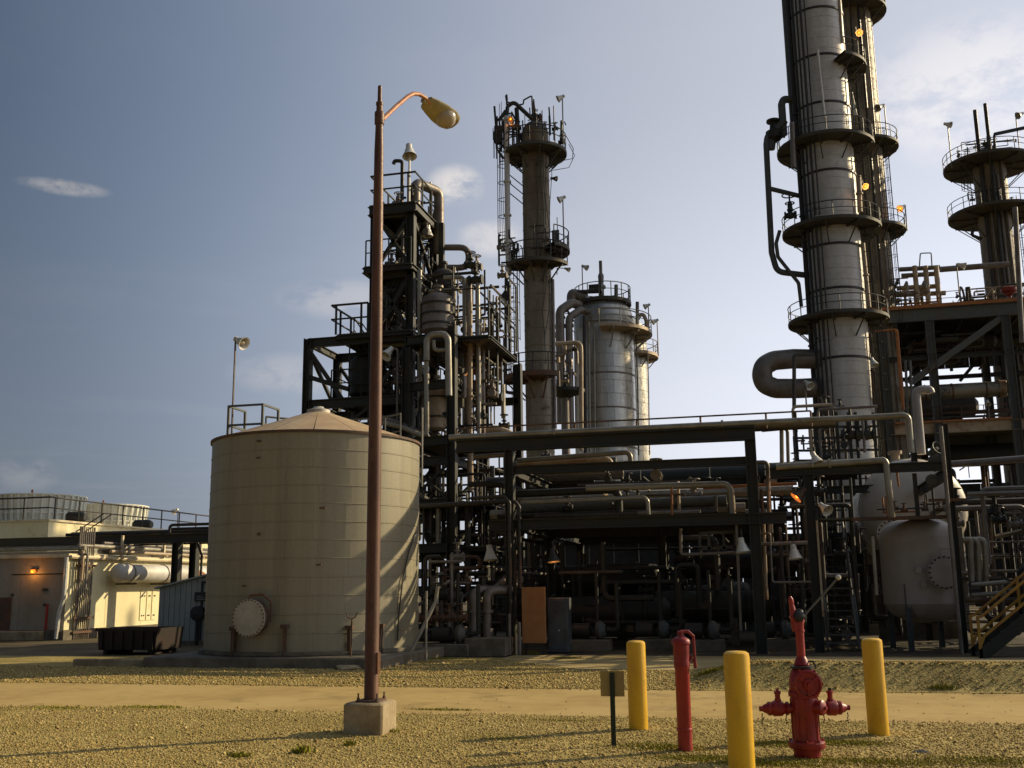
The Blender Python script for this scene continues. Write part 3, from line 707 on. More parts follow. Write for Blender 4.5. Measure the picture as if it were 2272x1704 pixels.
part('tiller_knob', MB().lathe(e1, [(0, -.03), (.022, -.02), (.03, 0), (.022, .02), (0, .03)], 12, e1 - e0, cap=False), 'gauge', hn)
# ---- loose things on the ground
p = gz(771, 1484, .02)
m = MB(); n = 11
prof = [(.20, 0), (.23, .04), (.22, .075), (.15, .10)]
m.lathe((p.x, p.y, 0), prof, n); rr = random.Random(5)
for q in m.v: q.x = p.x + (q.x - p.x) * rr.uniform(1.0, 1.5); q.y = p.y + (q.y - p.y) * rr.uniform(.7, 1.1); q.z += rr.uniform(-.012, .012)
single('flat_stone', m, 'concrete', 'flat pale stone slab lying in front of the tank kerb', 'stone')
p = gz(2044, 1671)
m = MB(); rr = random.Random(9)
for k in range(5):
    q = p + Vector((rr.uniform(-.07, .07), rr.uniform(-.03, .03), .012)); a = rr.uniform(0, 3.14); e = Vector((math.cos(a), math.sin(a), rr.uniform(-.1, .2))) * .06
    m.bar(q - e, q + e, .03, .008)
m2 = MB(); m2.add([(p.x - .10, p.y - .02, .008), (p.x + .02, p.y - .05, .012), (p.x + .10, p.y, .008), (p.x + .03, p.y + .05, .03), (p.x - .05, p.y + .04, .022), (p.x, p.y, .035)], [(0, 1, 5), (1, 2, 5), (2, 3, 5), (3, 4, 5), (4, 0, 5)])
single('scrap', m2, 'black', 'crumpled dark scrap lying on the gravel right of the hydrant', 'scrap')
# ================================================================== storage tank
ZB = .34
ZT = at(694, 955, TK_Y - TR).z
tank = thing('storage_tank', 'big weathered beige storage tank with low conical roof and round manway', 'tank', (TC.x, TC.y, 0))
part('foundation', MB().bbox(TC.x - TR - .25, TC.x + TR + .35, TC.y - TR - .28, TC.y + TR + .3, 0, .24, .03), 'concretedark', tank)
part('base_ring', MB().lathe((TC.x, TC.y, .24), [(TR + .10, 0), (TR + .12, .02), (TR + .12, .09), (TR, .10)], 64), 'concretedark', tank)
part('inner_shell', MB().lathe((TC.x, TC.y, ZB), [(TR - .015, -.05), (TR - .015, ZT - ZB)], 64), 'darksteelrust', tank)
NC, NA = 12, 22
ch = (ZT - ZB) / NC; da = 360 / NA
m = MB(); prof = [(TR + .001, .001), (TR + .002, ch - .035), (TR + .011, ch - .026), (TR + .011, ch - .008), (TR + .002, ch - .001)]
m.lathe((0, 0, 0), prof, 5, a0=.035, a1=da - .035, cap=False)
pm = mesh_of(m, 'jacket_sheet')
for i in range(NC):
    for k in range(NA):
        shared('jacket_sheet', pm, 'tank', tank, (TC.x, TC.y, ZB + i * ch), R(da * (k + .5 * (i % 2) * 0 + .11 * math.sin(i * 1.7))))
part('roof_rim', MB().lathe((TC.x, TC.y, ZT), [(TR + .0, -.03), (TR + .05, -.03), (TR + .05, .03), (TR - .02, .035)], 64, cap=False), 'darksteelrust', tank)
NS = 16
wd = MB(); za = at(696, 913, TK_Y).z - ZT
wd.lathe((0, 0, 0), [(TR + .02, .02), (TR * .5, .02 + za * .52), (.16, za)], 4, a0=.25, a1=360 / NS - .25, cap=False)
wm = mesh_of(wd, 'roof_sheet')
for k in range(NS): shared('roof_sheet', wm, 'tankroof', tank, (TC.x, TC.y, ZT), R(360 / NS * k))
part('roof_cap', MB().lathe((TC.x, TC.y, ZT + za - .02), [(.30, -.03), (.3, .05), (.16, .09), (.12, .14), (0, .15)], 20, cap=False), 'silver_dull', tank)
# manway
md = at(574, 1370, TK_Y - TR + .25); dn = Vector((md.x - TC.x, md.y - TC.y, 0)).normalized()
mc = Vector((TC.x, TC.y, md.z)) + dn * (TR + .02)
mw = part('manway', MB().lathe(mc, [(.36, -.1), (.36, .2), (.43, .205), (.43, .25)], 32, dn), 'darksteelrust', tank)
part('manway_cover', MB().lathe(mc, [(.42, .252), (.42, .285), (.37, .29), (0, .292)], 32, dn), 'coverpaint', mw, 'round white manway cover ringed with bolts')
sdv = Vector((-dn.y, dn.x, 0))
bm_ = MB().lathe((0, 0, 0), [(.016, 0), (.016, .045)], 6, dn); bme = mesh_of(bm_, 'cover_bolt')
for k in range(28):
    a = R(360 / 28 * k); shared('cover_bolt', bme, 'darksteelrust', mw, mc + dn * .27 + (sdv * math.cos(a) + U * math.sin(a)) * .395)
part('davit', MB().tube([mc + dn * .1 + sdv * .47 - U * .1, mc + dn * .12 + sdv * .47 + U * .35, mc + dn * .2 + sdv * .3 + U * .52, mc + dn * .25 + U * .50, mc + dn * .27 + U * .42], .028, 6, .1), 'darksteelrust', tank)
for (px, py0, py1) in [(522, 1395, 1438), (642, 1390, 1442), (772, 1392, 1444), (880, 1388, 1442)]:
    t = at(px, py0, TK_Y - TR + .3); d = Vector((t.x - TC.x, t.y - TC.y, 0)).normalized(); q = Vector((TC.x, TC.y, 0)) + d * (TR + .06)
    zt_ = at(px, py0, q.dot(FWD)).z
    part('anchor_chair', MB().bar(q + U * .28, q + U * zt_, .06, .05).boxc(q + U * zt_ + d * .05, .16, .14, .09).bar(q + d * .1 + U * .26, q + d * .1 + U * (zt_), .03, .03), 'darksteelrust', tank)
q = at(779, 1440, TK_Y - TR - .35)
single('forked_stand', MB().tube([(q.x, q.y, .24), (q.x, q.y, 1.05)], .02, 6).tube([(q.x - .13, q.y, 1.2), (q.x - .09, q.y, 1.1), (q.x, q.y, 1.06), (q.x + .09, q.y, 1.1), (q.x + .13, q.y, 1.2)], .014, 6), 'darksteelrust', 'thin forked rod stand against the tank beside the lamp post', 'stand')
# marks and nozzles on the shell
for (px, py, w_, h_) in [(716, 1127, .16, .03), (708, 1253, .12, .03), (572, 978, .1, .04), (570, 1015, .09, .03), (530, 1300, .1, .03), (573, 1185, .06, .06)]:
    t = at(px, py, TK_Y - TR + .1); d = Vector((t.x - TC.x, t.y - TC.y, 0)).normalized(); q = Vector((TC.x, TC.y, t.z)) + d * (TR + .02)
    part('bracket', MB().boxc(q, w_, .05, h_), 'darksteelrust', tank)
# roof platform with rails on the left
pl = [at(508, 949, TK_Y - .3), at(560, 945, TK_Y - .9)]
z0 = ZT + .05
A0 = Vector((pl[0].x, pl[0].y, z0)); A1 = Vector((pl[1].x, pl[1].y, z0))
pf = part('roof_platform', MB().box(A0.x, A0.x + 1.0, A0.y - .1, A0.y + .8, z0 - .04, z0 + .02), 'steel2', tank)
P4 = [Vector((A0.x + .02, A0.y + .78, z0)), Vector((A0.x + .02, A0.y - .08, z0)), Vector((A0.x + .98, A0.y - .08, z0)), Vector((A0.x + .98, A0.y + .78, z0))]
for a, b in ((0, 1), (1, 2), (2, 3)):
    for h in (.95, .45): part('rail', MB().bar(P4[a] + U * h, P4[b] + U * h, .05, .05), 'steel2', pf)
for q in P4: part('rail_post', MB().bar(q, q + U * .97, .055, .055), 'steel2', pf)
arcp = []
for k in range(12):
    a = R(150 - k * 9); q = Vector((TC.x + (TR - .15) * math.cos(a), TC.y + (TR - .15) * math.sin(a), z0 + .02)); arcp.append(q)
railing(tank, arcp, 1.0, 'steel2', 1.2, r=.03, post_r=.028, name='roof_rail')
fl = at(532, 757, TK_Y + .3); bb = at(515, 940, TK_Y + .3)
floodlight('floodlight on the thin tall pole at the left rim of the big tank', fl, (bb.x, bb.y, ZT + .02), (1, -.25, -.55), 1.25)
# conduit curving down the shaded right flank
a0_ = R(-8); pts = [Vector((TC.x + (TR + .05) * math.cos(R(a)), TC.y + (TR + .05) * math.sin(R(a)), z)) for a, z in ((4, 3.1), (0, 3.0), (-8, 2.6), (-14, 1.9), (-17, 1.1), (-18, .5))]
part('hose', MB().tube(pts, .018, 6), 'steel', tank)
for k, (px, r_) in enumerate([(905, .045), (885, .03)]):
    q = at(px, 1440, TK_Y - 1.6 + k * .3)
    pipe(['slanting white pipe leaning along the right foot of the tank', 'thin upright pale pipe at the right foot of the tank'][k],
         [(q.x, q.y, .1), (q.x + (.55 if k == 0 else 0), q.y + .4, 1.4), (q.x + (.6 if k == 0 else 0), q.y + .4, 1.75)] if k == 0 else [(q.x + .75, q.y - .2, .0), (q.x + .75, q.y - .2, 1.65)], r_, 'pipe')

# ================================================================== left building, cooling tower, bridge
c0 = gz(139, 1420); BU, BV = c0.x, c0.y                    # front right corner of the low building
ZR = gv(139, 1237, BV).z
hb = thing('low_building', 'cream low building with its long right wall in sunlight', 'building', (BU, BV, 0))
BL = 34
part('base_course', MB().box(BU - 16, BU + .1, BV - .12, BV + BL, -.02, .36), 'concretedark', hb)
part('wall_core', MB().box(BU - 15.9, BU - .03, BV + .03, BV + BL, .36, ZR - .02), 'creamtrim', hb)
n = 14; pw = BL / n; pme = mesh_of(MB().bbox(-.03, 0.0, .006, pw - .006, 0, ZR - .36, .004), 'wall_panel')
for k in range(n): shared('wall_panel', pme, 'cream', hb, (BU, BV + k * pw, .36))
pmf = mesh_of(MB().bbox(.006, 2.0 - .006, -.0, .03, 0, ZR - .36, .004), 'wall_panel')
for k in range(8): shared('wall_panel', pmf, 'creamshade', hb, (BU - 2.0 * (k + 1), BV, .36))  # front panels carry their shade in the colour
part('roof', MB().box(BU - 16, BU + .12, BV - .14, BV + BL, ZR, ZR + .14), 'creamtrim', hb)
part('gutter', MB().tube([(BU + .17, BV - .1, ZR + .02), (BU + .17, BV + BL, ZR + .02)], .07, 6), 'creamtrim', hb)
dp = [gu(144, 1245, BU + .12), gu(146, 1355, BU + .12)]
part('downpipe', MB().tube([(BU + .08, BV - .2, ZR), (BU + .08, BV - .2, 1.55), (BU - .08, BV - .22, .95), (BU - .12, BV - .22, .05)], .075, 8, .15), 'lampwhite', hb)
for k, (px0, px1) in enumerate([(0, 22)]):
    a = gv(px0, 1326, BV); b = gv(px1, 1392, BV)
    dr = part('door', MB().bbox(a.x - .4, b.x, BV - .05, BV - .005, .36, a.z, .01), 'darksteelrust', hb); part('handle', MB().boxc((b.x - .12, BV - .08, 1.2), .03, .05, .14), 'steel2', dr)
q = gv(110, 1340, BV); part('standpipe', MB().tube([(q.x, BV - .12, .36), (q.x, BV - .12, q.z)], .05, 8), 'redpale', hb)
for (px, py) in ((98, 1308), (104, 1308), (100, 1342), (28, 1320)): q = gv(px, py, BV); part('wall_fitting', MB().boxc((q.x, BV - .02, q.z), .1, .05, .1), 'darkpipe', hb)
part('conduit', MB().tube([(BU - 2.4, BV - .03, gv(80, 1274, BV).z), (BU - .05, BV - .03, gv(80, 1274, BV).z)], .02, 5), 'darkpipe', hb)
# wall hatch panels at the far right of the sunlit wall
for (x0, x1) in ((310, 322), (324, 334), (336, 345)):
    a = gu(x0, 1340, BU); b = gu(x1, 1340, BU)
    hpn = part('hatch', MB().bbox(BU, BU + .03, a.y, b.y, .55, 1.75, .006), 'cream', hb)
    for yy in (a.y + .12, b.y - .12):
        for zz in (.75, 1.55): part('latch', MB().boxc((BU + .04, yy, zz), .03, .05, .05), 'darkpipe', hpn)
lq = gv(78, 1268, BV)
wl = thing('wall_lamp', 'orange glowing lamp on the shaded end of the cream building', 'lamp', (lq.x, BV, lq.z))
part('lamp_bracket', MB().boxc((lq.x, BV - .05, lq.z + .1), .26, .1, .05), 'darkpipe', wl)
part('lamp_globe', MB().lathe((lq.x, BV - .12, lq.z - .06), [(0, 0), (.07, .02), (.09, .07), (.06, .13)], 12, cap=False), 'lit_orange', wl)
ld = bpy.data.lights.new('lamp_light', 'POINT'); ld.energy = 9; ld.color = (1, .38, .08); ld.shadow_soft_size = .09
lo = bpy.data.objects.new('lamp_light', ld); COL.objects.link(lo); lo.parent = wl; lo.location = (0, -.28, -.06)
# concrete ledge in front
a = gz(0, 1424); b = gz(88, 1421)
single('concrete_ledge', MB().bbox(a.x - 3, b.x, b.y, b.y + .9, 0, .33, .03), 'concrete', 'low concrete ledge at the foot of the cream building', 'ledge')
# pipes along the roof edge of the long wall
for k, (dz, du, r_, mt) in enumerate([(.28, .25, .07, 'tanpipe'), (.46, .05, .09, 'pipe'), (.30, -.25, .11, 'pipe'), (.62, -.1, .06, 'pipe2')]):
    pipe(['lowest of the pipes along the sunlit roof edge of the cream building', 'middle pale pipe along the sunlit roof edge of the cream building',
          'inner thick pipe along the sunlit roof edge of the cream building', 'topmost brown pipe along the sunlit roof edge of the cream building'][k],
         [(BU + du, BV + (2.2 if k != 1 else .5), ZR + dz), (BU + du, BV + BL - 1, ZR + dz)], r_, mt, flanges=[(0, .3), (0, .5), (0, .7)])
for k in range(9):
    part('pipe_support', MB().bar((BU + .2, BV + 3 + 3 * k, ZR + .1), (BU + .2, BV + 3 + 3 * k, ZR + .95), .09, .09).bar((BU - .4, BV + 3 + 3 * k, ZR + .2), (BU + .38, BV + 3 + 3 * k, ZR + .2), .08, .05), 'creamtrim', hb)
# roof pipes on the front part, running along the front
yy = BV + .5
for k, (py, r_, mt) in enumerate([(1219, .08, 'pipe'), (1228, .06, 'tanpipe'), (1233, .05, 'pipe2')]):
    z = gv(60, py, yy).z
    pipe(['upper pale pipe lying along the front roof edge of the cream building', 'middle tan pipe lying along the front roof edge of the cream building', 'lower brown pipe lying along the front roof edge of the cream building'][k],
         [(BU - 14, yy, z), (BU - .1 + .2 * k, yy, z), (BU + .05 + .2 * k, yy, z), (BU + .05 + .2 * k, yy, ZR - .6 - .3 * k)] if k else [(BU - 14, yy, z), (BU + .35, yy, z)], r_, mt)
# air duct along the sunlit wall
a = gu(262, 1275, BU + .55); z = gu(300, 1272, BU + .55).z
du = thing('air_duct', 'round grey duct hanging along the sunlit cream wall', 'duct', (BU + .55, a.y, 0))
part('duct_run', MB().tube([(BU + .55, a.y, z), (BU + .55, a.y + 9.5, z)], .36, 18), 'silver_dull', du)
part('duct_end', MB().lathe((BU + .55, a.y, z), [(.36, 0), (.3, .12), (.15, .2), (0, .22)], 18, (0, -1, 0), cap=False), 'silver_dull', du)
for k in range(4): part('duct_band', MB().lathe((BU + .55, a.y + .6 + 2.4 * k, z), [(.37, 0), (.385, .01), (.385, .07), (.37, .08)], 18, (0, 1, 0)), 'pipe2', du); part('hanger', MB().bar((BU, a.y + .7 + 2.4 * k, z - .42), (BU + .95, a.y + .7 + 2.4 * k, z - .42), .05, .06), 'darkpipe', du)
q = gu(420, 1284, BU + .5)
hd_ = single('orange_hopper', MB().lathe((q.x, q.y, q.z - .6), [(.2, 0), (.75, .5), (.75, .75), (.6, .9), (.1, 1.0)], 18), 'orange', 'sunlit orange rounded hood behind the grey shed roof', 'hood')
# conduit bank up the wall
cb = thing('conduit_bank', 'bundle of thin vertical conduits climbing the sunlit cream wall', 'conduits', (BU + .1, gu(180, 1400, BU + .15).y, 0))
y0, y1 = gu(164, 1400, BU + .15).y, gu(200, 1400, BU + .15).y
for k in range(8):
    y = y0 + (y1 - y0) * (k + .3) / 8; part('conduit', MB().tube([(BU + .12, y, .0), (BU + .12, y, 4.2)], .028 if k not in (0, 1, 7) else .04, 6), 'pipe2', cb)
for py in (1255, 1371, 1402): z = gu(180, py, BU + .12).z; part('cross_strap', MB().bar((BU + .17, y0 - .1, z), (BU + .17, y1 + .1, z), .05, .09), 'darksteelrust', cb)
# cooling tower with two fan stacks
k0 = at(108, 1156, 52); CU, CV, CZ = k0.x, k0.y, k0.z
ct = thing('cooling_tower', 'cream cooling tower block rising behind the low building', 'cooling tower', (CU, CV, 0))
part('casing_core', MB().box(CU - 13, CU - .05, CV + .05, CV + 32, 0, CZ - .05), 'creamtrim', ct)
pme = mesh_of(MB().bbox(-.05, 0, .006, 1.994, 0, CZ, .006), 'casing_panel'); pmf = mesh_of(MB().bbox(.006, 1.994, 0, .05, 0, CZ, .006), 'casing_panel')
for k in range(16): shared('casing_panel', pme, 'cream', ct, (CU, CV + 2 * k, 0))
for k in range(6): shared('casing_panel', pmf, 'cream', ct, (CU - 2 * (k + 1) - .05, CV, 0))
dk = part('fan_deck', MB().box(CU - 13, CU + .1, CV - .1, CV + 32, CZ + .003, CZ + .1), 'creamtrim', ct)
railing(dk, [(CU - 12.9, CV, CZ + .1), (CU, CV, CZ + .1), (CU, CV + 31, CZ + .1)], 1.1, 'darkpipe', 1.9, r=.045, post_r=.04)
for (px, tw, ptop, Yd, lab) in [(93, 182, 1094, 60, 'larger nearer fan stack with pale ribs on the cooling tower roof'), (243, 161, 1117, 67.8, 'smaller farther fan stack with pale ribs on the cooling tower roof')]:
    c = at(px, ptop, Yd); rt = tw / 2 / FPX * Yd; zt_ = at(px, ptop, Yd - rt).z; rb_ = rt * .93; c.z = CZ + .1
    fs_ = thing('fan_stack', lab, 'fan stack', (c.x, c.y, CZ + .1), 'fan stacks on the cooling tower')
    h = zt_ - CZ - .1
    part('stack_wall', MB().lathe(c, [(rb_, 0), (rb_ * .985, h * .25), (rt * .97, h * .75), (rt, h), (rt - .06, h), (rb_ - .08, 0)], 40, cap=False), 'fanstack', fs_)
    rm = MB().bar((rb_ + .05, 0, .02), (rt + .06, 0, h), .09, .10, (0, 1, 0)); rme = mesh_of(rm, 'stack_rib')
    for a in range(0, 360, 10): shared('stack_rib', rme, 'fanstack', fs_, c, R(a))
    for (t, e) in ((.02, .08), (.42, .07), (.97, .1)):
        rr_ = rb_ + (rt - rb_) * t; part('stack_band', MB().lathe(c + U * h * t, [(rr_ + .02, 0), (rr_ + e, 0), (rr_ + e, .07), (rr_ + .02, .07)], 40, cap=False), 'fanstack', fs_)
    q = c + Vector((rt * .45, -rt * .9, h + .1)); part('beacon', MB().lathe(q, [(.03, -.1), (.06, 0), (.06, .08), (.02, .12)], 10), 'orange', fs_)
# deck boxes & a slanting ladder
for k, (px, py, w_, Yd) in enumerate([(170, 1141, 1.1, 56), (317, 1163, 1.2, 63)]):
    q = at(px, py, Yd); single('fan_motor', MB().lathe((q.x - w_ / 2, q.y, CZ + .45), [(.2, 0), (.32, .1), (.32, w_ - .2), (.2, w_)], 14, (1, 0, 0)).boxc((q.x, q.y, CZ + .2), w_ * .7, .5, .2), 'darkpipe', ['dark fan motor on the deck beside the larger fan stack', 'dark fan motor on the deck right of the smaller fan stack'][k], 'motor')
a = at(168, 1180, 50); b = at(230, 1140, 50)
single('ship_ladder', MB().bar(a, b, .04, .05).bar(a + Vector((0, .6, 0)), b + Vector((0, .6, 0)), .04, .05), 'darkpipe', 'slanting ladder rails up to the cooling tower deck', 'ladder')
p = at(390, 1133, 80); q = at(393, 1180, 80)
floodlight('tiny distant floodlight on a pole above the left pipe bridge', p, (q.x, q.y, 0), (-1, 0, -.5), 1.6, polemat='darkpipe')

# pipe bridge
vb_ = gz(392, 1392).y - .3                                # plane of the bridge columns
vb_ = gv(393, 1200, 1).y * 0 + at(393, 1230, 42).y
zb1 = gv(300, 1187, vb_).z; zb0 = gv(300, 1207, vb_).z
br = thing('pipe_bridge', 'long dark steel pipe bridge crossing at the left behind the tank', 'pipe bridge', (at(393, 1230, 42).x, vb_, 0))
x0 = gv(-60, 1200, vb_).x - 6; x1 = gv(560, 1200, vb_).x
part('beam', MB().ibeam((x0, vb_, (zb0 + zb1) / 2), (x1, vb_, (zb0 + zb1) / 2), .25, zb1 - zb0, .03), 'steel', br)
part('beam', MB().ibeam((x0, vb_ + 1.3, (zb0 + zb1) / 2), (x1, vb_ + 1.3, (zb0 + zb1) / 2), .25, zb1 - zb0, .03), 'steel', br)
cx_ = at(393, 1230, 42).x
for dv in (0, 1.3): part('column', MB().ibeam((cx_, vb_ + dv, 0), (cx_, vb_ + dv, zb0), .32, .3, .03, (1, 0, 0)), 'steel', br)
for k in range(10): part('tie', MB().bar((x1 - 2 - 2.2 * k, vb_, zb1 - .06), (x1 - 2 - 2.2 * k, vb_ + 1.3, zb1 - .06), .1, .1), 'steel', br)
for k, (dv, r_, dz) in enumerate([(.2, .07, .09), (.55, .1, .12), (.95, .08, .1)]):
    e = gv(140, 1190, vb_).x
    pipe(['front thin dark pipe on top of the left pipe bridge', 'thick middle dark pipe on top of the left pipe bridge', 'rear dark pipe on top of the left pipe bridge'][k], [(e, vb_ + dv, zb1 + dz), (x1, vb_ + dv, zb1 + dz)], r_, 'darkpipe')
for k in range(2):
    a = gv(376, 1182, vb_ + .3 * k); zz = gv(376, 1165 + 9 * k, vb_ + .3 * k).z
    pipe(['upper dark pipe hoop over the left pipe bridge, beside the tank', 'lower dark pipe hoop over the left pipe bridge, beside the tank'][k], [(a.x, vb_ + .3 * k, zb1), (a.x, vb_ + .3 * k, zz), (x1, vb_ + .3 * k, zz)], .06, 'darkpipe')
pipe('dark bent drop pipe behind the bridge column', [(cx_ + .5, vb_ + .6, zb0 + .1), (cx_ + .75, vb_ + .6, zb0 - .5), (cx_ + .75, vb_ + .6, 0)], .05, 'darkpipe')

# corrugated shed
s0 = gz(347, 1430); SU, SV = s0.x, s0.y
zl = gv(347, 1306, SV).z; zr = gv(458, 1279, SV).z; sl = (zr - zl) / (gv(458, 1279, SV).x - SU); SWD = 4.2
sh = thing('metal_shed', 'pale green corrugated metal shed half hidden by the tank', 'shed', (SU, SV, 0))
part('plinth', MB().box(SU - .05, SU + SWD + .05, SV - .05, SV + 6.05, -.02, .12), 'concretedark', sh)
pk = zl + sl * SWD / 2
def rz_(x): return zl + sl * (SWD / 2 - abs(x - SWD / 2))
nr = 21
for k in range(nr):                                         # each sheet rib of the front
    x0_, x1_ = SWD * k / nr, SWD * (k + 1) / nr
    m = MB(); g_ = .012
    if 1.62 < (x0_ + x1_) / 2 < 2.6: lo_ = 1.98
    else: lo_ = .12
    m.add([(SU + x0_ + g_, SV, lo_), (SU + x1_ - g_, SV, lo_), (SU + x1_ - g_, SV, rz_(x1_)), (SU + x0_ + g_, SV, rz_(x0_)), (SU + x0_, SV + .035, lo_), (SU + x1_, SV + .035, lo_), (SU + x1_, SV + .035, rz_(x1_)), (SU + x0_, SV + .035, rz_(x0_))],
          [(0, 1, 2, 3), (4, 0, 3, 7), (1, 5, 6, 2), (3, 2, 6, 7), (5, 4, 7, 6), (4, 5, 1, 0)])
    part('wall_sheet', m, 'shed', sh)
part('side_wall', MB().box(SU, SU + .03, SV + .04, SV + 6, .12, zl).box(SU + SWD - .03, SU + SWD, SV + .04, SV + 6, .12, zl), 'shed', sh)
m = MB(); ov = .12
for s_ in (0, 1):
    xa, xb = (SU - ov, SU + SWD / 2) if s_ == 0 else (SU + SWD / 2, SU + SWD + ov); za_, zb_ = (zl - sl * ov, pk) if s_ == 0 else (pk, zl - sl * ov)
    m.add([(xa, SV - .12, za_ + .015), (xb, SV - .12, zb_ + .015), (xb, SV + 6.1, zb_ + .015), (xa, SV + 6.1, za_ + .015), (xa, SV - .12, za_ + .07), (xb, SV - .12, zb_ + .07), (xb, SV + 6.1, zb_ + .07), (xa, SV + 6.1, za_ + .07)],
          [(0, 3, 2, 1), (4, 5, 6, 7), (0, 1, 5, 4), (1, 2, 6, 5), (2, 3, 7, 6), (3, 0, 4, 7)])
part('roof', m, 'shed', sh)
dx = gv(430, 1350, SV).x - SU
dr = part('door', MB().bbox(SU + 1.63, SU + 2.57, SV + .01, SV + .05, .12, 1.97, .004), 'shed', sh); part('handle', MB().boxc((SU + 1.73, SV - .02, 1.05), .03, .06, .12), 'black', dr)
part('door_frame', MB().box(SU + 1.57, SU + 1.63, SV - .03, SV + .03, .12, 2.03).box(SU + 2.57, SU + 2.63, SV - .03, SV + .03, .12, 2.03).box(SU + 1.63, SU + 2.57, SV - .03, SV + .03, 1.97, 2.03), 'black', sh)
a = gv(434, 1314, SV); b = gv(456, 1334, SV)
snp = part('sign_board', MB().bbox(a.x, a.x + .55, SV - .06, SV - .035, b.z, a.z, .003), 'black', sh, 'small dark notice board with faint pale lines')
for k in range(3): part('pale_line', MB().box(a.x + .08, a.x + .45 - .08 * k, SV - .064, SV - .062, b.z + .05 + .055 * k, b.z + .065 + .055 * k), 'shed', snp)
q = gv(436, 1400, SV - .25)
single('hose_reel', MB().lathe((q.x, SV - .32, 1.0), [(.1, 0), (.24, .02), (.24, .05), (.1, .06), (.1, .16), (.24, .17), (.24, .2), (.1, .22)], 18, (0, 1, 0)).box(q.x - .03, q.x + .03, SV - .28, SV - .14, 0, 1.0), 'black', 'dark hose reel on a stand in front of the shed door', 'hose reel')

# skip container
d0 = gz(214, 1452); d1 = gz(360, 1450); DU, DV = d0.x, d0.y; DW = 1.9; DH = gv(290, 1394, DV).z
dm = thing('dumpster', 'low dark rusty skip container in the shadow left of the tank', 'dumpster', (DU + DW / 2, DV, 0))
part('tub', MB().add([(DU + .05, DV, .12), (DU + DW - .05, DV, .12), (DU + DW - .05, DV + 1.3, .12), (DU + .05, DV + 1.3, .12), (DU, DV - .02, DH), (DU + DW, DV - .02, DH), (DU + DW, DV + 1.32, DH), (DU, DV + 1.32, DH),
                      (DU + .05, DV + .04, DH), (DU + DW - .05, DV + .04, DH), (DU + DW - .05, DV + 1.26, DH), (DU + .05, DV + 1.26, DH), (DU + .1, DV + .06, .16), (DU + DW - .1, DV + .06, .16), (DU + DW - .1, DV + 1.24, .16), (DU + .1, DV + 1.24, .16)],
                     [(0, 3, 2, 1), (0, 1, 5, 4), (1, 2, 6, 5), (2, 3, 7, 6), (3, 0, 4, 7), (4, 5, 9, 8), (5, 6, 10, 9), (6, 7, 11, 10), (7, 4, 8, 11), (8, 9, 13, 12), (9, 10, 14, 13), (10, 11, 15, 14), (11, 8, 12, 15), (12, 13, 14, 15)]), 'dumpster', dm)
for k in range(6): part('side_rib', MB().box(DU + .12 + .32 * k, DU + .2 + .32 * k, DV - .06, DV - .005, .12, DH - .06), 'dumpster', dm)
part('top_rim', MB().box(DU - .03, DU + DW + .03, DV - .08, DV - .025, DH - .08, DH + .01), 'dumpster', dm)
for sx in (.2, 1.6): part('skid', MB().box(DU + sx, DU + sx + .12, DV + .02, DV + 1.28, 0, .118), 'dumpster', dm)
# ================================================================== helpers for process plant
def clutter(parent, box, n, seed, mats=('darkpipe', 'pipe2', 'insul', 'pipe'), rmax=.09, valves=0, vert=.45, name='pipe'):
    g = random.Random(seed); u0, u1, v0, v1, z0, z1 = box
    for k in range(n):
        r = g.uniform(.022, rmax); mt = g.choice(mats)
        p = Vector((g.uniform(u0, u1), g.uniform(v0, v1), g.uniform(z0, z1)))
        axes = ['z', 'x', 'y']; pts = [p]
        ax = 'z' if g.random() < vert else g.choice('xxy')
        for j in range(g.choice((1, 2, 2, 3))):
            q = pts[-1].copy()
            if ax == 'z': q.z = g.uniform(z0, z1)
            elif ax == 'x': q.x = g.uniform(u0, u1)
            else: q.y = g.uniform(v0, v1)
            if (q - pts[-1]).length > .3: pts.append(q)
            ax = g.choice([a for a in 'zxy' if a != ax])
        if len(pts) > 1: ppipe(parent, pts, r, mt, seg=6, name=name)
    for k in range(valves):
        valve(parent, (g.uniform(u0, u1), g.uniform(v0, v1), g.uniform(z0, z1)), g.uniform(.09, .16), g.choice(('darkpipe', 'pipe2', 'steel')), True, g.choice(((1, 0, 0), (0, 1, 0))))
def stair(parent, a, b, wd, mat='steel', side=(0, 1, 0), n=None, rails=True):
    """a straight flight from a up to b; side = direction of its width"""
    a = Vector(a); b = Vector(b); s = Vector(side).normalized() * wd
    st = part('stair_stringer', MB().bar(a, b, .05, .22), mat, parent); part('stair_stringer', MB().bar(a + s, b + s, .05, .22), mat, parent)
    n = n or max(3, int(abs(b.z - a.z) / .22)); d = (b - a); lv = Vector((d.x, d.y, 0)).normalized() * .24
    tm = mesh_of(MB().add([tuple(x) for x in (Vector((0, 0, 0)), lv, lv + s, s, Vector((0, 0, .03)), lv + Vector((0, 0, .03)), lv + s + Vector((0, 0, .03)), s + Vector((0, 0, .03)))],
                          [(0, 3, 2, 1), (4, 5, 6, 7), (0, 1, 5, 4), (1, 2, 6, 5), (2, 3, 7, 6), (3, 0, 4, 7)]), 'stair_tread')
    for k in range(1, n): shared('stair_tread', tm, mat, parent, a + d * (k / n) - lv / 2)
    if rails:
        for o in (Vector(), s):
            part('stair_rail', MB().tube([a + o + U, b + o + U], .026, 5).tube([a + o + U * .55, b + o + U * .55], .02, 5), mat, parent)
            for t in (0, .5, 1): part('rail_post', MB().cyl(a + o + d * t, a + o + d * t + U, .025, 5), mat, parent)
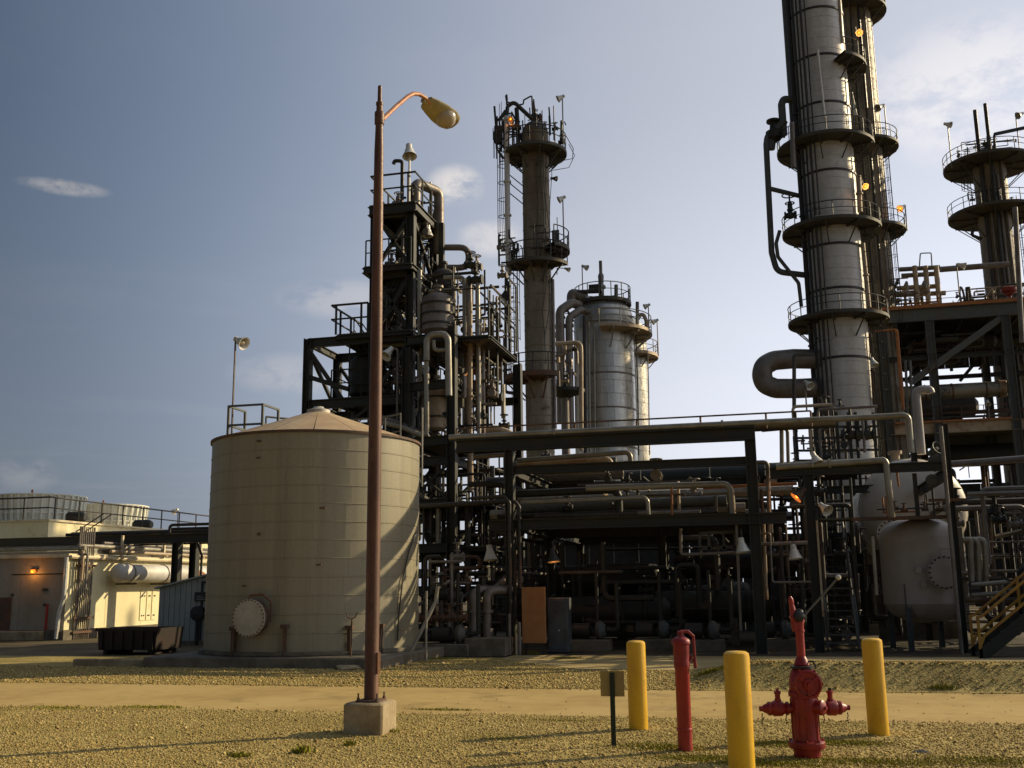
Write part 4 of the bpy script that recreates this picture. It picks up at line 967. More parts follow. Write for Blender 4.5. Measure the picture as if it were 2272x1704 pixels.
def floor(parent, u0, u1, v0, v1, z, mat='grate', th=.06, beam=.3, bm='steel'):
    part('floor_plate', MB().box(u0, u1, v0, v1, z, z + th), mat, parent)
    for (p, q) in (((u0, v0), (u1, v0)), ((u0, v1), (u1, v1)), ((u0, v0), (u0, v1)), ((u1, v0), (u1, v1))):
        part('edge_beam', MB().ibeam((p[0], p[1], z - beam / 2), (q[0], q[1], z - beam / 2), .16, beam, .025), bm, parent)
    n = int((u1 - u0) / 1.1)
    for k in range(1, n): part('joist', MB().bar((u0 + (u1 - u0) * k / n, v0 + .1, z - .09), (u0 + (u1 - u0) * k / n, v1 - .1, z - .09), .07, .16), bm, parent)
def bands(th, c, r, z0, z1, h, mat, bead=.022, every=1, seg=36, name='jacket_band'):
    """cylindrical shell as courses of sheet, each with a rolled bead on top"""
    n = max(1, int(round((z1 - z0) / h))); hh = (z1 - z0) / n
    me = mesh_of(MB().lathe((0, 0, 0), [(r, .004), (r, hh - .05), (r + bead, hh - .035), (r + bead, hh - .01), (r, hh - .002)], seg, cap=False), name)
    for k in range(n): shared(name, me, mat, th, (c[0], c[1], z0 + k * hh), R(37 * k))
def sheets(th, c, r, z0, z1, h, na, mat, bead=.016, name='jacket_sheet'):
    n = max(1, int(round((z1 - z0) / h))); hh = (z1 - z0) / n; da = 360 / na
    me = mesh_of(MB().lathe((0, 0, 0), [(r, .004), (r, hh - .05), (r + bead, hh - .035), (r + bead, hh - .01), (r, hh - .002)], 4, a0=.2, a1=da - .2, cap=False), name)
    part('inner_shell', MB().lathe((c[0], c[1], z0), [(r - .02, 0), (r - .02, z1 - z0)], 36), 'darkpipe', th)
    for k in range(n):
        for a in range(na): shared(name, me, mat, th, (c[0], c[1], z0 + k * hh), R(da * (a + .5 * (k % 2))))
def brace(parent, a, b, wd=.14, mat='steel'): return part('brace', MB().bar(a, b, wd, wd * .9), mat, parent)

# ================================================================== stair tower structure behind the tank
v0, v1 = 34.6, 37.3
def D(x, y, v=v0): return gv(x, y, v)
uL, uR_ = D(834, 455).x, D(913, 455).x
uF = D(685, 750).x
z1, z2, z3, z4 = D(913, 455).z, D(913, 592).z, D(913, 735).z, D(913, 875).z
z5, z6, z7 = D(913, 1000).z, D(913, 1130).z, D(913, 1260).z
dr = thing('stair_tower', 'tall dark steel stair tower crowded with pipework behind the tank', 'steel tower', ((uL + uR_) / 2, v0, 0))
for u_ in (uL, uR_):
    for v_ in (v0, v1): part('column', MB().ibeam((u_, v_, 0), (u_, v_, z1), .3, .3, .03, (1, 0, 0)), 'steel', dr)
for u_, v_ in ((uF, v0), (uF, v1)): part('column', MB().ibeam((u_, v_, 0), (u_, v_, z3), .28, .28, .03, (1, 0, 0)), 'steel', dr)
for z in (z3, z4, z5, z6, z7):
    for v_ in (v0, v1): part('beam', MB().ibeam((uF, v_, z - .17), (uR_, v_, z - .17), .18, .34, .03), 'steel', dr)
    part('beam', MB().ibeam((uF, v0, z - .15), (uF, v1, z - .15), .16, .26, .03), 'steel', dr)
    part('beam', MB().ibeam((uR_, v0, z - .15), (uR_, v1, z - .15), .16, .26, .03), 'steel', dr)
for z in (z1, z2): 
    for v_ in (v0, v1): part('beam', MB().ibeam((uL, v_, z - .2), (uR_, v_, z - .2), .18, .36, .03), 'steel', dr)
    for u_ in (uL, uR_): part('beam', MB().ibeam((u_, v0, z - .2), (u_, v1, z - .2), .18, .36, .03), 'steel', dr)
for (a, b) in ((z2, z1), (z3, z2), (z4, z3), (z5, z4), (z6, z5)):
    brace(dr, (uL, v0 + .02, a), (uR_, v0 + .02, b - .3)); brace(dr, (uR_, v0 + .02, a), (uL, v0 + .02, b - .3))
    brace(dr, (uR_, v0, b - .3), (uR_, v1, a)); brace(dr, (uL, v1, a), (uR_, v1, b - .3))
# left bay bracing
brace(dr, (uF, v0, z3 - .4), (uF + 1.35, v0 + .1, z4), .16); brace(dr, (uF, v0, z4 + .9), (uF + 1.6, v0 + .1, z4 + .35), .18)
brace(dr, (uF, v1, z4), (uF, v0, z3 - .4), .12); brace(dr, (uF, v1, z3 - .4), (uF + 1.4, v1, z4), .14)
brace(dr, (uF, v0, z5), (uL, v0, z4 - .3)); brace(dr, (uF, v0, z6), (uL, v0, z5 - .3))
# floors
floor(dr, uL - .15, uR_ + .25, v0 - .25, v1 + .2, z1, beam=.34)
floor(dr, uL - .3, uR_ + .15, v0 - .35, v1, z2, beam=.2)
ul3 = D(752, 735).x
floor(dr, ul3, uR_ + .1, v0 - .15, v1, z3, beam=.16)
floor(dr, uF + .9, uR_ + .1, v0 + .1, v1, z4, beam=.16)
floor(dr, uF + .3, uR_ + .1, v0 + .1, v1, z5, beam=.16)
floor(dr, uF + .3, uR_ + .1, v0 + .1, v1, z6, beam=.16)
railing(dr, [(uL - .12, v1, z1 + .06), (uL - .12, v0 - .22, z1 + .06), (uR_ + .22, v0 - .22, z1 + .06), (uR_ + .22, v1 + .2, z1 + .06), (uL, v1 + .2, z1 + .06)], 1.15, 'steel', 1.1, r=.045, post_r=.04)
railing(dr, [(ul3 - .25, v1, z3 + .06), (ul3 - .25, v0 - .12, z3 + .06), (uL - .2, v0 - .12, z3 + .06)], 1.12, 'steel', 1.0, r=.045, post_r=.045)
railing(dr, [(uL - .25, v0 - .3, z2 + .06), (uR_ + .1, v0 - .3, z2 + .06)], 1.0, 'steel', .9, r=.03, post_r=.03)
railing(dr, [(uF + .9, v0 + .12, z4 + .06), (uL, v0 + .12, z4 + .06)], 1.05, 'steel', 1.2, r=.03, post_r=.03)
railing(dr, [(uF + .3, v0 + .12, z5 + .06), (uR_, v0 + .12, z5 + .06)], 1.05, 'steel', 1.2, r=.03, post_r=.03)
# flights
stair(dr, (uF + 2.9, v0 + 1.2, z4 + .06), (uF + 1.3, v0 + 1.2, z3), .8, 'steel', (0, 1, 0))
stair(dr, (uF + .9, v0 + 1.9, z5 + .06), (uF + 2.8, v0 + 1.9, z4), .8, 'steel', (0, 1, 0))
stair(dr, (uL + .25, v0 + .25, z3 + .06), (uR_ - .15, v0 + .25, z2), .7, 'steel', (0, 1, 0))
stair(dr, (uR_ - .2, v0 + 1.4, z2 + .06), (uL + .3, v0 + 1.4, z1), .7, 'steel', (0, 1, 0))
ladder(dr, (uR_ - .5, v1 + .1, z2), (uR_ - .5, v1 + .1, z1), (0, 1, 0))
clutter(dr, (uL + .1, uR_ - .1, v0 + .3, v1 - .2, z3 + .4, z2 - .3), 16, 21, rmax=.08, valves=4)
clutter(dr, (uL + .1, uR_ - .1, v0 + .3, v1 - .2, z2 + .4, z1 - .3), 12, 22, rmax=.08, valves=3)
clutter(dr, (uF + 1.4, uR_ + .2, v0 + .2, v1 + .5, z5, z4 - .2), 34, 23, rmax=.11, valves=10)
clutter(dr, (uF + 2.2, uR_ + .2, v0 + .2, v1 + .5, z4, z3 - .2), 26, 24, rmax=.11, valves=8)
clutter(dr, (uF + .4, uR_ + .2, v0 + .2, v1 + .5, z7, z5 - .2), 30, 25, rmax=.11, valves=8)
clutter(dr, (uF + .8, uR_, v0 + .2, v1, z5, z3), 50, 27, ('steel', 'darkpipe'), .05, 10, .5)
clutter(dr, (uL, uR_ + .3, v0 + .1, v1, z3, z1), 34, 28, ('steel', 'darkpipe', 'pipe2'), .045, 8, .5)
clutter(dr, (uL, uR_, v0, v1, z1 + .1, z1 + .9), 8, 26, rmax=.05, valves=3, vert=.6)
# solid dark equipment on the floors
def drum(label, c, r, h, mat='insul', name='vessel', cat='vessel', rings=2):
    o = thing(name, label, cat, c); c = Vector(c)
    part('shell', MB().lathe(c, [(r * .3, -r * .35), (r * .75, -r * .22), (r, 0), (r, h), (r * .93, h + r * .18), (r * .65, h + r * .38), (r * .2, h + r * .48), (0, h + r * .48)], 24, cap=False), mat, o)
    for k in range(rings): part('stiffener', MB().lathe(c + U * (h * (k + .5) / rings), [(r, 0), (r + .05, 0), (r + .05, .06), (r, .06)], 24, cap=False), 'darkpipe', o)
    part('top_nozzle', MB().lathe(c + U * (h + r * .4), [(r * .2, 0), (r * .2, .25), (r * .34, .25), (r * .34, .33)], 14), mat, o)
    return o
drum('dark cone-bottomed hopper hanging under the upper floor of the stair tower', ((uL + uR_) / 2 - .2, v0 + 1.4, z2 - 1.15), .75, .85, 'steel2', 'hopper', 'hopper')
drum('small vessel standing on the third floor of the stair tower', (uL + .35, v0 + 1.1, z3 + .25), .42, 1.0, 'steel2')
drum('dark squat vessel on the middle floor of the stair tower beside the lamp post', (uL - .7, v0 + 1.2, z4 + .3), .7, 1.2, 'steel')
drum('dark vessel in the lower stair tower above the tank roof', (uL + .9, v0 + 1.4, z5 + .35), .7, 1.3, 'steel')
# top of the tower
def P(px, py, v): return gv(px, py, v)
a = P(892, 440, v0 + .6)
pipe('dark vent pipe with a hooked top on the stair tower roof', [(a.x, v0 + .6, z1), (a.x, v0 + .6, P(892, 357, v0 + .6).z), (a.x - .32, v0 + .6, P(892, 355, v0 + .6).z), (a.x - .36, v0 + .6, P(892, 362, v0 + .6).z)], .075, 'darkpipe', .16)
a = P(908, 440, v0 - .15); floodlight('white star-shaped floodlight on the pole above the stair tower', P(908, 334, v0 - .15), (a.x, v0 - .15, z1), (.15, -.25, -1), 1.9, polemat='lampwhite')
a = P(922, 440, v0 + 1.0); b = P(958, 440, v0 + 2.0); zz = P(940, 414, v0 + 1.5).z
pipe('thick arched duct rising over the stair tower roof', [(a.x, v0 + 1.0, z1 - .6), (a.x, v0 + 1.0, zz), (a.x + .55, v0 + 2.2, zz), (a.x + .55, v0 + 2.2, z1 - 1.2)], .2, 'pipe2', .3)
a = P(955, 405, v0 + 2.2); pipe('short pale post with a dark cap beside the arched duct', [(a.x, v0 + 2.2, z1), (a.x, v0 + 2.2, a.z)], .05, 'pipe')
a = P(949, 512, v0 + 1.2); floodlight('bell lamp hanging under the top floor of the stair tower', a, (a.x, a.y, a.z + .3), (0, 0, -1), 1.5)
# big pale U-bend at the right of the tower
vv = v0 + 2.2
pipe('pale U-bend expansion loop sticking out of the stair tower', [P(968, 549, vv), P(1040, 549, vv), P(1040, 594, vv), P(972, 594, vv)], .125, 'pipe2', .42)
a = P(980, 540, vv - .2); part('column', MB().bar((a.x, vv - .2, P(980, 500, vv).z), (a.x, vv - .2, P(980, 660, vv).z), .2, .2), 'steel', dr)

# ================================================================== reactor structure to the right of the stair tower
w0, w1 = 32.6, 36.6
def Q(x, y, v=w0): return gv(x, y, v)
ua, ub = uR_ + .5, Q(1003, 900).x
zt2 = Q(1003, 722).z
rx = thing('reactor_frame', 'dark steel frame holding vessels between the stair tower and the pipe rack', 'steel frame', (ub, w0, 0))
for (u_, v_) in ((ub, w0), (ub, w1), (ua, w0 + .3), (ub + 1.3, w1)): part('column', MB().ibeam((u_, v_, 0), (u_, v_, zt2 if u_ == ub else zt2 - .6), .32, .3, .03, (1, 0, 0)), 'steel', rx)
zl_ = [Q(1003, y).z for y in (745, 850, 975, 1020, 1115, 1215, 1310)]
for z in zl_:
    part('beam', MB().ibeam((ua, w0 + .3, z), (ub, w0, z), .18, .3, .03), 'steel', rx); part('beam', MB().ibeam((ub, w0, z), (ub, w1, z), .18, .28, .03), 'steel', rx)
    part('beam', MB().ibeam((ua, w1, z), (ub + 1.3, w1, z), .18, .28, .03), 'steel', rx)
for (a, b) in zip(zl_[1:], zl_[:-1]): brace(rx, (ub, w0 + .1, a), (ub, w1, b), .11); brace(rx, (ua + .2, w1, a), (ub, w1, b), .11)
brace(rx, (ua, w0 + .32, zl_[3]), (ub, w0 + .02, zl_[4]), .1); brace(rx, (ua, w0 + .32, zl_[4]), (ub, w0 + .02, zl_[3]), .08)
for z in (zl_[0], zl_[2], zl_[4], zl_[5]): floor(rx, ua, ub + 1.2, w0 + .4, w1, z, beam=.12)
zr_ = zl_[0] + .06
railing(rx, [(ub + 1.2, w0 + .4, zr_), (ub + 1.2, w1, zr_)], 1.05, 'steel', 1.2, r=.035, post_r=.035)
railing(rx, [(ub + 1.3, w0 + 1.5, Q(1050, 700).z), (ub + 1.3, w1, Q(1050, 700).z)], 1.05, 'steel', 1.2, r=.035, post_r=.035)
clutter(rx, (ua, ub + 1.2, w0 + .5, w1, zl_[2] + .1, zl_[0] - .2), 46, 31, rmax=.1, valves=10, vert=.6)
clutter(rx, (ua - .2, ub + 1.2, w0 + .3, w1, .3, zl_[2]), 60, 34, ('steel', 'darkpipe', 'steel'), .05, 14, .6)
clutter(rx, (ua, ub + 1.0, w0 + 1.0, w1, zl_[2], zl_[0] + 3), 46, 35, ('steel', 'darkpipe'), .05, 12, .6)
clutter(rx, (ua, ub + 1.2, w0 + .5, w1, .3, zl_[3]), 44, 32, rmax=.11, valves=16, vert=.55)
clutter(rx, (ua + .2, ub + 1.3, w0 + 1.5, w1, zl_[0], zl_[0] + 3.6), 26, 33, rmax=.07, valves=8, vert=.65)
vsl = Q(972, 700, 33.98)
drum('tan banded vessel high in the reactor frame', (vsl.x, 33.98, Q(972, 735, 33.98).z), .58, Q(972, 668, 33.98).z - Q(972, 735, 33.98).z, 'pipe2', rings=3)
vsl = Q(971, 900, 33.81)
drum('slim tan vessel lit by the sun in the middle of the reactor frame', (vsl.x, 33.81, Q(971, 950, 33.81).z), .32, Q(971, 862, 33.81).z - Q(971, 950, 33.81).z, 'tanpipe', rings=2)
vsl = Q(985, 620, 35.40); drum('small dark exchanger at the top of the reactor frame', (vsl.x, 35.40, Q(985, 655, 35.40).z), .42, .8, 'insul', rings=2)
# prominent pipes (pixel, depth)
def PP(pts, v): return [gv(x, y, v) for x, y in pts]
def VP(lab, pts, v, r, mat, **k): return pipe(lab, PP(pts, v), r, mat, **k)
VP('long pale vertical pipe just right of the stair tower', [(931, 600), (932, 968)], 34.07, .09, 'pipe', flanges=[(0, .35), (0, .7)])
VP('pale pipe dropping to the right of the tank roof then turning left', [(946, 795), (947, 972), (898, 950), (850, 938)], 32.39, .085, 'pipe')
VP('second pale pipe passing low behind the tank roof', [(935, 962), (890, 940), (840, 925)], 32.92, .09, 'pipe2')
VP('fat pale pipe bent like a gate in the reactor frame', [(947, 800), (947, 742), (994, 741), (996, 878)], 32.13, .115, 'pipe', bend=.3)
VP('short pale pipe elbow inside the gate-shaped pipe', [(962, 755), (963, 778), (990, 776)], 32.21, .07, 'pipe')
VP('pale vertical pipe with a flat elbow at the top of the reactor frame', [(985, 616), (1030, 615), (1031, 775)], 34.16, .075, 'pipe')
VP('thick brown vertical pipe lit along its right side', [(1040, 626), (1041, 700)], 33.98, .125, 'pipe2')
VP('long sunlit tan vertical pipe right of the reactor frame', [(1043, 672), (1043, 962)], 33.90, .085, 'tanpipe', flanges=[(0, .4), (0, .72)])
VP('dark brown vertical pipe behind the sunlit tan pipe', [(1036, 700), (1036, 1010)], 34.34, .1, 'pipe2')
VP('rightmost tall pale pipe with a bent top beside the slender column', [(1034, 620), (1060, 619), (1063, 965)], 33.81, .075, 'pipe', flanges=[(1, .3), (1, .75)])
VP('dark thin pipe with a hooked top at the right edge of the reactor frame', [(1073, 683), (1066, 682), (1068, 780)], 34.96, .045, 'pipe2')
VP('brown upright post at the right edge of the reactor frame', [(1071, 765), (1072, 965)], 34.52, .085, 'pipe2')
VP('sunlit pipe humped over the end of the pipe rack', [(1072, 958), (1100, 952), (1130, 962), (1150, 985)], 34.96, .15, 'tanpipe')
VP('lower tan pipe standing between tank and rack', [(1043, 1000), (1044, 1090)], 33.63, .11, 'tanpipe')
VP('brown pipe standing in the gap beside the tank', [(972, 1020), (973, 1110)], 34.16, .11, 'pipe2')
VP('sunlit slim pipe standing in the gap beside the tank', [(983, 1020), (984, 1110)], 33.98, .05, 'tanpipe')
VP('thin pale downpipe at the right edge of the tank', [(937, 905), (936, 1080)], 29.65, .03, 'pipe')
v_ = Q(1052, 618, 33.63); valve(rx, (v_.x, 33.81, v_.z), .17, 'steel', True, (1, 0, 0))
for (px, py, lab, aim, v, ln) in [(862, 781, 'white floodlight in front of the stair tower beside the lamp post', (-.35, -.6, -.8), 33.19, 150)]:
    h = gv(px, py, v); b = gv(877, py + ln, v); floodlight(lab, h, (h.x + .28, v + .15, b.z), aim, 1.55)
lq = Q(1076, 824, 34.69)
fl = floodlight('orange glowing lamp sticking out from the right of the reactor frame', lq, (lq.x + .35, lq.y, lq.z + .25), (-1, -.4, -.25), 1.1, mat='steel', lit='lit_orange', polemat='steel')

# ================================================================== slender column with three platforms
CY2 = 60.
c2 = at(1194, 700, CY2); cx2, cy2 = c2.x, c2.y
def Z2(y, x=1194): return at(x, y, CY2).z
col2 = thing('slender_column', 'slender dark process column with three round platforms', 'column', (cx2, cy2, 0))
r2 = .83
ztop2 = Z2(296)
bands(col2, (cx2, cy2), r2, 0, ztop2, 1.05, 'columnshell', .02)
part('top_head', MB().lathe((cx2, cy2, ztop2), [(r2, 0), (r2 * .93, .3), (r2 * .6, .62), (r2 * .2, .74), (.16, .76), (.16, 1.1), (.28, 1.1), (.28, 1.22)], 28), 'insul', col2)
def pdir(a): return Vector((math.cos(R(a)), math.sin(R(a)), 0))
A_R = 14.0                                                  # image-right direction in degrees from +X
zP = [Z2(340), Z2(590), Z2(556), Z2(836)]
ring_platform(col2, (cx2, cy2), r2, 1.95, zP[0], 0, 360, .2, 'grate', brackets=8)
ring_platform(col2, (cx2, cy2), r2, 1.95, zP[1], A_R - 190, A_R - 20, .2, 'grate', brackets=5)
ring_platform(col2, (cx2, cy2), r2, 2.0, zP[2], A_R - 60, A_R + 60, .2, 'grate', brackets=3)
dk = ring_platform(col2, (cx2, cy2), r2, 2.1, zP[3], A_R - 200, A_R - 60, .3, 'darksteelrust', brackets=4)
LF = pdir(A_R + 180)
lb = Vector((cx2, cy2, 0)) + LF * (r2 + .62) - FWD * .25
ladder(col2, lb + U * zP[3], lb + U * (zP[1]), -FWD); ladder(col2, lb + LF * .2 + FWD * .6 + U * zP[1], lb + LF * .2 + FWD * .6 + U * zP[0], LF)
# big riser on the left, clamped
x_ = at(1125, 400, CY2); 
def C2(px, py): return at(px, py, CY2 - .4)
rs = pipe('pale banded riser pipe on the left of the slender column', [C2(1129, 610), C2(1127, 553), C2(1124, 258)], .17, 'silver_dull', flanges=[(1, .05), (1, .25), (1, .5), (1, .73), (1, .97)])
pipe('arched pipe from the riser to the top of the slender column', [C2(1124, 262), C2(1126, 236), C2(1140, 226), C2(1185, 268)], .13, 'darkpipe', .3)
pipe('thin crooked vent line over the slender column top', [C2(1122, 212), C2(1124, 226), C2(1150, 233), C2(1161, 231), C2(1162, 222), C2(1180, 212), C2(1182, 260)], .05, 'darkpipe', .08)
pipe('dark downpipe beside the caged ladder, jogging in below', [C2(1123, 610), C2(1121, 870), C2(1152, 874), C2(1151, 1010)], .1, 'darkpipe', .2)
pipe('vertical drain pipe along the right of the slender column', [C2(1226, 620), C2(1232, 980)], .11, 'pipe2')
for y in (372, 400, 418, 440): 
    part('stay', MB().tube([C2(1130, y - 12), C2(1162, y + 14)], .035, 5), 'steel', col2)
for (ya, yb, xo) in ((230, 560, 1108), (226, 560, 1112), (600, 980, 1131)):
    part('cable', MB().tube([C2(xo, ya), C2(xo + 3, (ya + yb) / 2), C2(xo + 8, yb)], .018, 4), 'steel', col2)
rr = random.Random(4)
for k in range(5):
    x0_ = 1196 + 6 * k; part('cable', MB().tube([at(x0_ + rr.uniform(-6, 6), 330 + t * 60, CY2 - r2 - .06) for t in range(0, 9)][:rr.randint(4, 9)], .022, 4), 'steel', col2)
part('cable', MB().tube([C2(1255, 300), C2(1272, 330), C2(1270, 352), C2(1240, 358), C2(1226, 372)], .025, 5), 'steel', col2)
part('cable', MB().tube([C2(1262, 320), C2(1275, 345), C2(1262, 372), C2(1226, 378)], .022, 5), 'steel', col2)
part('relief_valve', MB().lathe((cx2, cy2 - .2, ztop2 + .7), [(.12, 0), (.12, .35), (.2, .37), (.2, .42), (.1, .45), (.13, .7), (.07, 1.1), (.04, 1.5)], 10), 'darksteelrust', col2)
part('relief_valve', MB().lathe((cx2 + .35, cy2, ztop2 + .4), [(.1, 0), (.1, .3), (.16, .32), (.1, .4), (.12, .7), (.05, .9)], 10), 'darksteelrust', col2)
clutter(col2, (cx2 - 2.3, cx2 - .9, cy2 - 1.3, cy2 + .6, zP[1], zP[1] + 2.2), 14, 41, rmax=.07, valves=4, mats=('darkpipe', 'steel'))
clutter(col2, (cx2 - 2.5, cx2 - .9, cy2 - 1.5, cy2 + 1.2, zP[0] - .8, zP[0] + 3.0), 16, 45, rmax=.05, valves=2, mats=('darkpipe', 'steel'), vert=.75)
clutter(col2, (cx2 - .9, cx2 + 1.9, cy2 - 1.6, cy2 + 1.2, zP[0], zP[0] + 2.6), 14, 46, rmax=.045, valves=3, mats=('darkpipe', 'steel'), vert=.7)
clutter(col2, (cx2 - 2.2, cx2 - .8, cy2 - 1.2, cy2 + .6, zP[0], zP[0] + 2.6), 12, 42, rmax=.05, valves=2, mats=('darkpipe', 'steel'))
clutter(col2, (cx2 + .9, cx2 + 1.6, cy2 - .6, cy2 + .8, zP[0], zP[0] + 2.0), 6, 43, rmax=.05, valves=1, mats=('darkpipe', 'steel'))
clutter(col2, (cx2 - .4, cx2 + 1.5, cy2 - 1.3, cy2 - .9, zP[1], zP[1] + 2.6), 9, 44, rmax=.04, valves=1, mats=('darkpipe', 'steel'), vert=.8)
for (xa, ya, xb, yb, r_) in [(1097, 236, 1102, 330, .07), (1103, 258, 1101, 328, .05), (1108, 270, 1112, 335, .06), (1101, 328, 1128, 366, .05), (1102, 300, 1126, 345, .05), (1146, 240, 1150, 330, .14), (1106, 268, 1122, 246, .12), (1124, 210, 1124, 232, .06), (1218, 238, 1221, 300, .05), (1246, 268, 1244, 320, .09), (1175, 239, 1175, 262, .04)]:
    part('line', MB().tube([C2(xa, ya), C2((xa + xb) / 2 + 1, (ya + yb) / 2), C2(xb, yb)], r_, 6), 'steel', col2)
part('equipment_box', MB().boxc(C2(1106, 300), .45, .4, 1.1), 'steel', col2)
part('tilted_plate', MB().bbox(cx2 + 1.0, cx2 + 1.45, cy2 - .3, cy2 - .25, zP[2] + .1, zP[2] + 1.1, .01), 'steel2', col2)
def FLP(lab, head, foot, Y, aim, s=1.3, **k):
    b = at(foot[0], foot[1], Y); h = at(head[0], head[1], Y); return floodlight(lab, h, (b.x, b.y, b.z), aim, s, **k)
lightarm = 'dark'
FLP('orange lamp glowing at the top of the slender column', (1133, 262), (1131, 250), CY2 - .8, (.1, -.6, -.8), 1.3, lit='lit_orange', polemat='steel', mat='steel')
FLP('floodlight on a pole at the top platform of the slender column', (1245, 216), (1250, 315), CY2, (-1, -.3, -.6), 1.6)
FLP('floodlight on a pole at the middle platform of the slender column', (1247, 440), (1251, 542), CY2, (-1, -.3, -.6), 1.6)
FLP('short floodlight jutting under the middle platform of the slender column', (1258, 597), (1236, 610), CY2, (1, -.2, -.5), 1.1)
FLP('dark floodlight on a tall pole left of the caged ladder', (1107, 716), (1105, 830), CY2, (.1, -.4, -1), 1.6, mat='steel')
FLP('small hooded lamp half way up the slender column', (1229, 396), (1222, 400), CY2 - .6, (1, -.2, -.3), 1.2, mat='steel')
q = at(1092, 826, CY2 - .6); single('junction_box', MB().boxc(q, .7, .35, .5).tube([q, q + Vector((1.1, 0, .1))], .07, 6), 'steel', 'dark equipment box on the left rim of the lowest column platform', 'box')

# ================================================================== silver vessel and the one behind it
YS = 72.; cs = at(1341, 800, YS); sx_, sy_ = cs.x, cs.y
def ZS(y): return at(1341, y, YS).z
rS = 2.12
sv_ = thing('silver_vessel', 'large silver jacketed vessel with rounded top behind the pipe rack', 'vessel', (sx_, sy_, 0))
zsh = ZS(712); zhd = ZS(676)
sheets(sv_, (sx_, sy_), rS, 4.5, zsh, .95, 14, 'silver')
part('skirt', MB().lathe((sx_, sy_, 0), [(rS, 0), (rS, 4.5)], 36), 'columnshell', sv_)
hh = zhd - zsh
part('head', MB().lathe((sx_, sy_, zsh), [(rS, 0), (rS * .985, hh * .28), (rS * .93, hh * .58), (rS * .82, hh * .85), (rS * .66, hh * 1.05), (rS * .3, hh * 1.25), (0, hh * 1.3)], 36, cap=False), 'silver', sv_)
tp = ring_platform(sv_, (sx_, sy_), rS * .55, rS * .97, zhd + .1, 0, 360, .25, 'grate', brackets=8, braces=False, railmat='steel2')
mpz = ZS(742)
mp_ = ring_platform(sv_, (sx_, sy_), rS, rS + 1.35, mpz, A_R - 100, A_R + 70, .22, 'tanpipe', brackets=5, railmat='pipe')
for k in range(3): part('ring_pipe', MB().tube(arc((sx_, sy_, mpz + .5 + .35 * k), rS + .15 + .2 * k, A_R - 130, A_R + 20, 20), .05, 5), 'pipe', sv_)
for y in (840, 915, 1000): part('support_ring', MB().lathe((sx_, sy_, ZS(y)), [(rS + .01, 0), (rS + .05, 0), (rS + .05, .1), (rS + .01, .1)], 36, cap=False), 'pipe2', sv_)
q = at(1334, 640, YS - .6)
part('relief_stack', MB().lathe((q.x, q.y, zhd + .1), [(.2, 0), (.2, .9), (.34, .95), (.34, 1.1), (.18, 1.25), (.22, 1.9), (.12, 2.1), (.12, at(1334, 582, YS - .6).z - zhd)], 12), 'pipe2', sv_)
part('platform_box', MB().boxc((sx_ - .3, sy_ - 1.2, zhd + .9), .9, .5, .5), 'darkpipe', sv_)
part('thin_stack', MB().tube([at(1367, 664, YS - .5), at(1367, 632, YS - .5)], .14, 8), 'pipe2', sv_)
pipe('fat elbow pipe at the upper left of the silver vessel', [at(1300, 663, YS - 1), at(1268, 648, YS - 1), at(1268, 672, YS - 1)], .36, 'pipe2', .5)
part('header', MB().tube([at(1282, 648, YS - 1.2), at(1330, 646, YS - 1.2)], .16, 8), 'darkpipe', sv_)
for k, (xa, xb, yt, yb, r_) in enumerate([(1242, 1246, 690, 940, .32), (1262, 1266, 705, 950, .26), (1280, 1284, 760, 1010, .22), (1296, 1299, 700, 1010, .12), (1306, 1309, 715, 1010, .1), (1318, 1320, 720, 1010, .08)]):
    pts = [at(xb, yb, YS - 2.6), at(xa, yt, YS - 2.6)]
    if k < 2: pts += [at(xa + 26, yt - 18, YS - 2.2), at(xa + 44, yt - 12, YS - 1.6)]
    pipe(['leftmost fat grey riser beside the silver vessel', 'second fat grey riser beside the silver vessel', 'third grey riser beside the silver vessel', 'fourth slim riser on the left of the silver vessel', 'fifth slim riser on the left of the silver vessel', 'sixth slim riser on the front of the silver vessel'][k], pts, r_, ('pipe2', 'pipe2', 'silver_dull', 'darkpipe', 'pipe', 'pipe')[k], bend=.6)
pipe('pale bent pipe linking the slender column and the silver vessel risers', [at(1230, 763, 66), at(1288, 760, 66), at(1289, 785, 66), at(1290, 1000, 66)], .15, 'tanpipe', .4)
for k, (xa, xb) in enumerate([(1411, 1417), (1437, 1441)]): part('cable', MB().tube([at(xa, 745 + 40 * k, YS - 1.0 + 10 * k), at(xb - 2, 860, YS - 1 + 10 * k), at(xb, 1010, YS - 1 + 10 * k)], .045, 5), 'steel', sv_)
rk = thing('platform_mast', 'round fenced landing between slender column and silver vessel', 'platform', (at(1255, 870, 67).x, at(1255, 870, 67).y, 0))
q = at(1253, 872, 67); part('mast', MB().cyl((q.x, q.y, 0), (q.x, q.y, q.z), .28, 12), 'pipe2', rk); part('landing', MB().lathe((q.x, q.y, q.z), [(.3, -.35), (1.0, -.05), (1.35, 0), (1.35, .2), (0, .2)], 20), 'steel', rk)
clutter(rk, (q.x - .9, q.x + .9, q.y - .8, q.y + .8, q.z + .3, q.z + 3.4), 16, 51, ('tanpipe', 'pipe', 'darkpipe', 'pipe2'), .14, 5, .7)
clutter(sv_, (sx_ - 3.4, sx_ - 1.6, sy_ - 2.4, sy_ - 1.5, ZS(760), ZS(690)), 12, 52, ('pipe2', 'darkpipe'), .16, 3, .5)
YB_ = 84.; cb_ = at(1384, 860, YB_)
s2_ = thing('rear_silver_vessel', 'second silver vessel half hidden behind the larger one', 'vessel', (cb_.x, cb_.y, 0))
zb_ = at(1384, 775, YB_).z
part('skirt', MB().lathe((cb_.x, cb_.y, 0), [(2.02, 0), (2.02, 4.5)], 36), 'columnshell', s2_)
sheets(s2_, (cb_.x, cb_.y), 2.02, 4.5, zb_ + 1.2, 1.0, 14, 'silver')
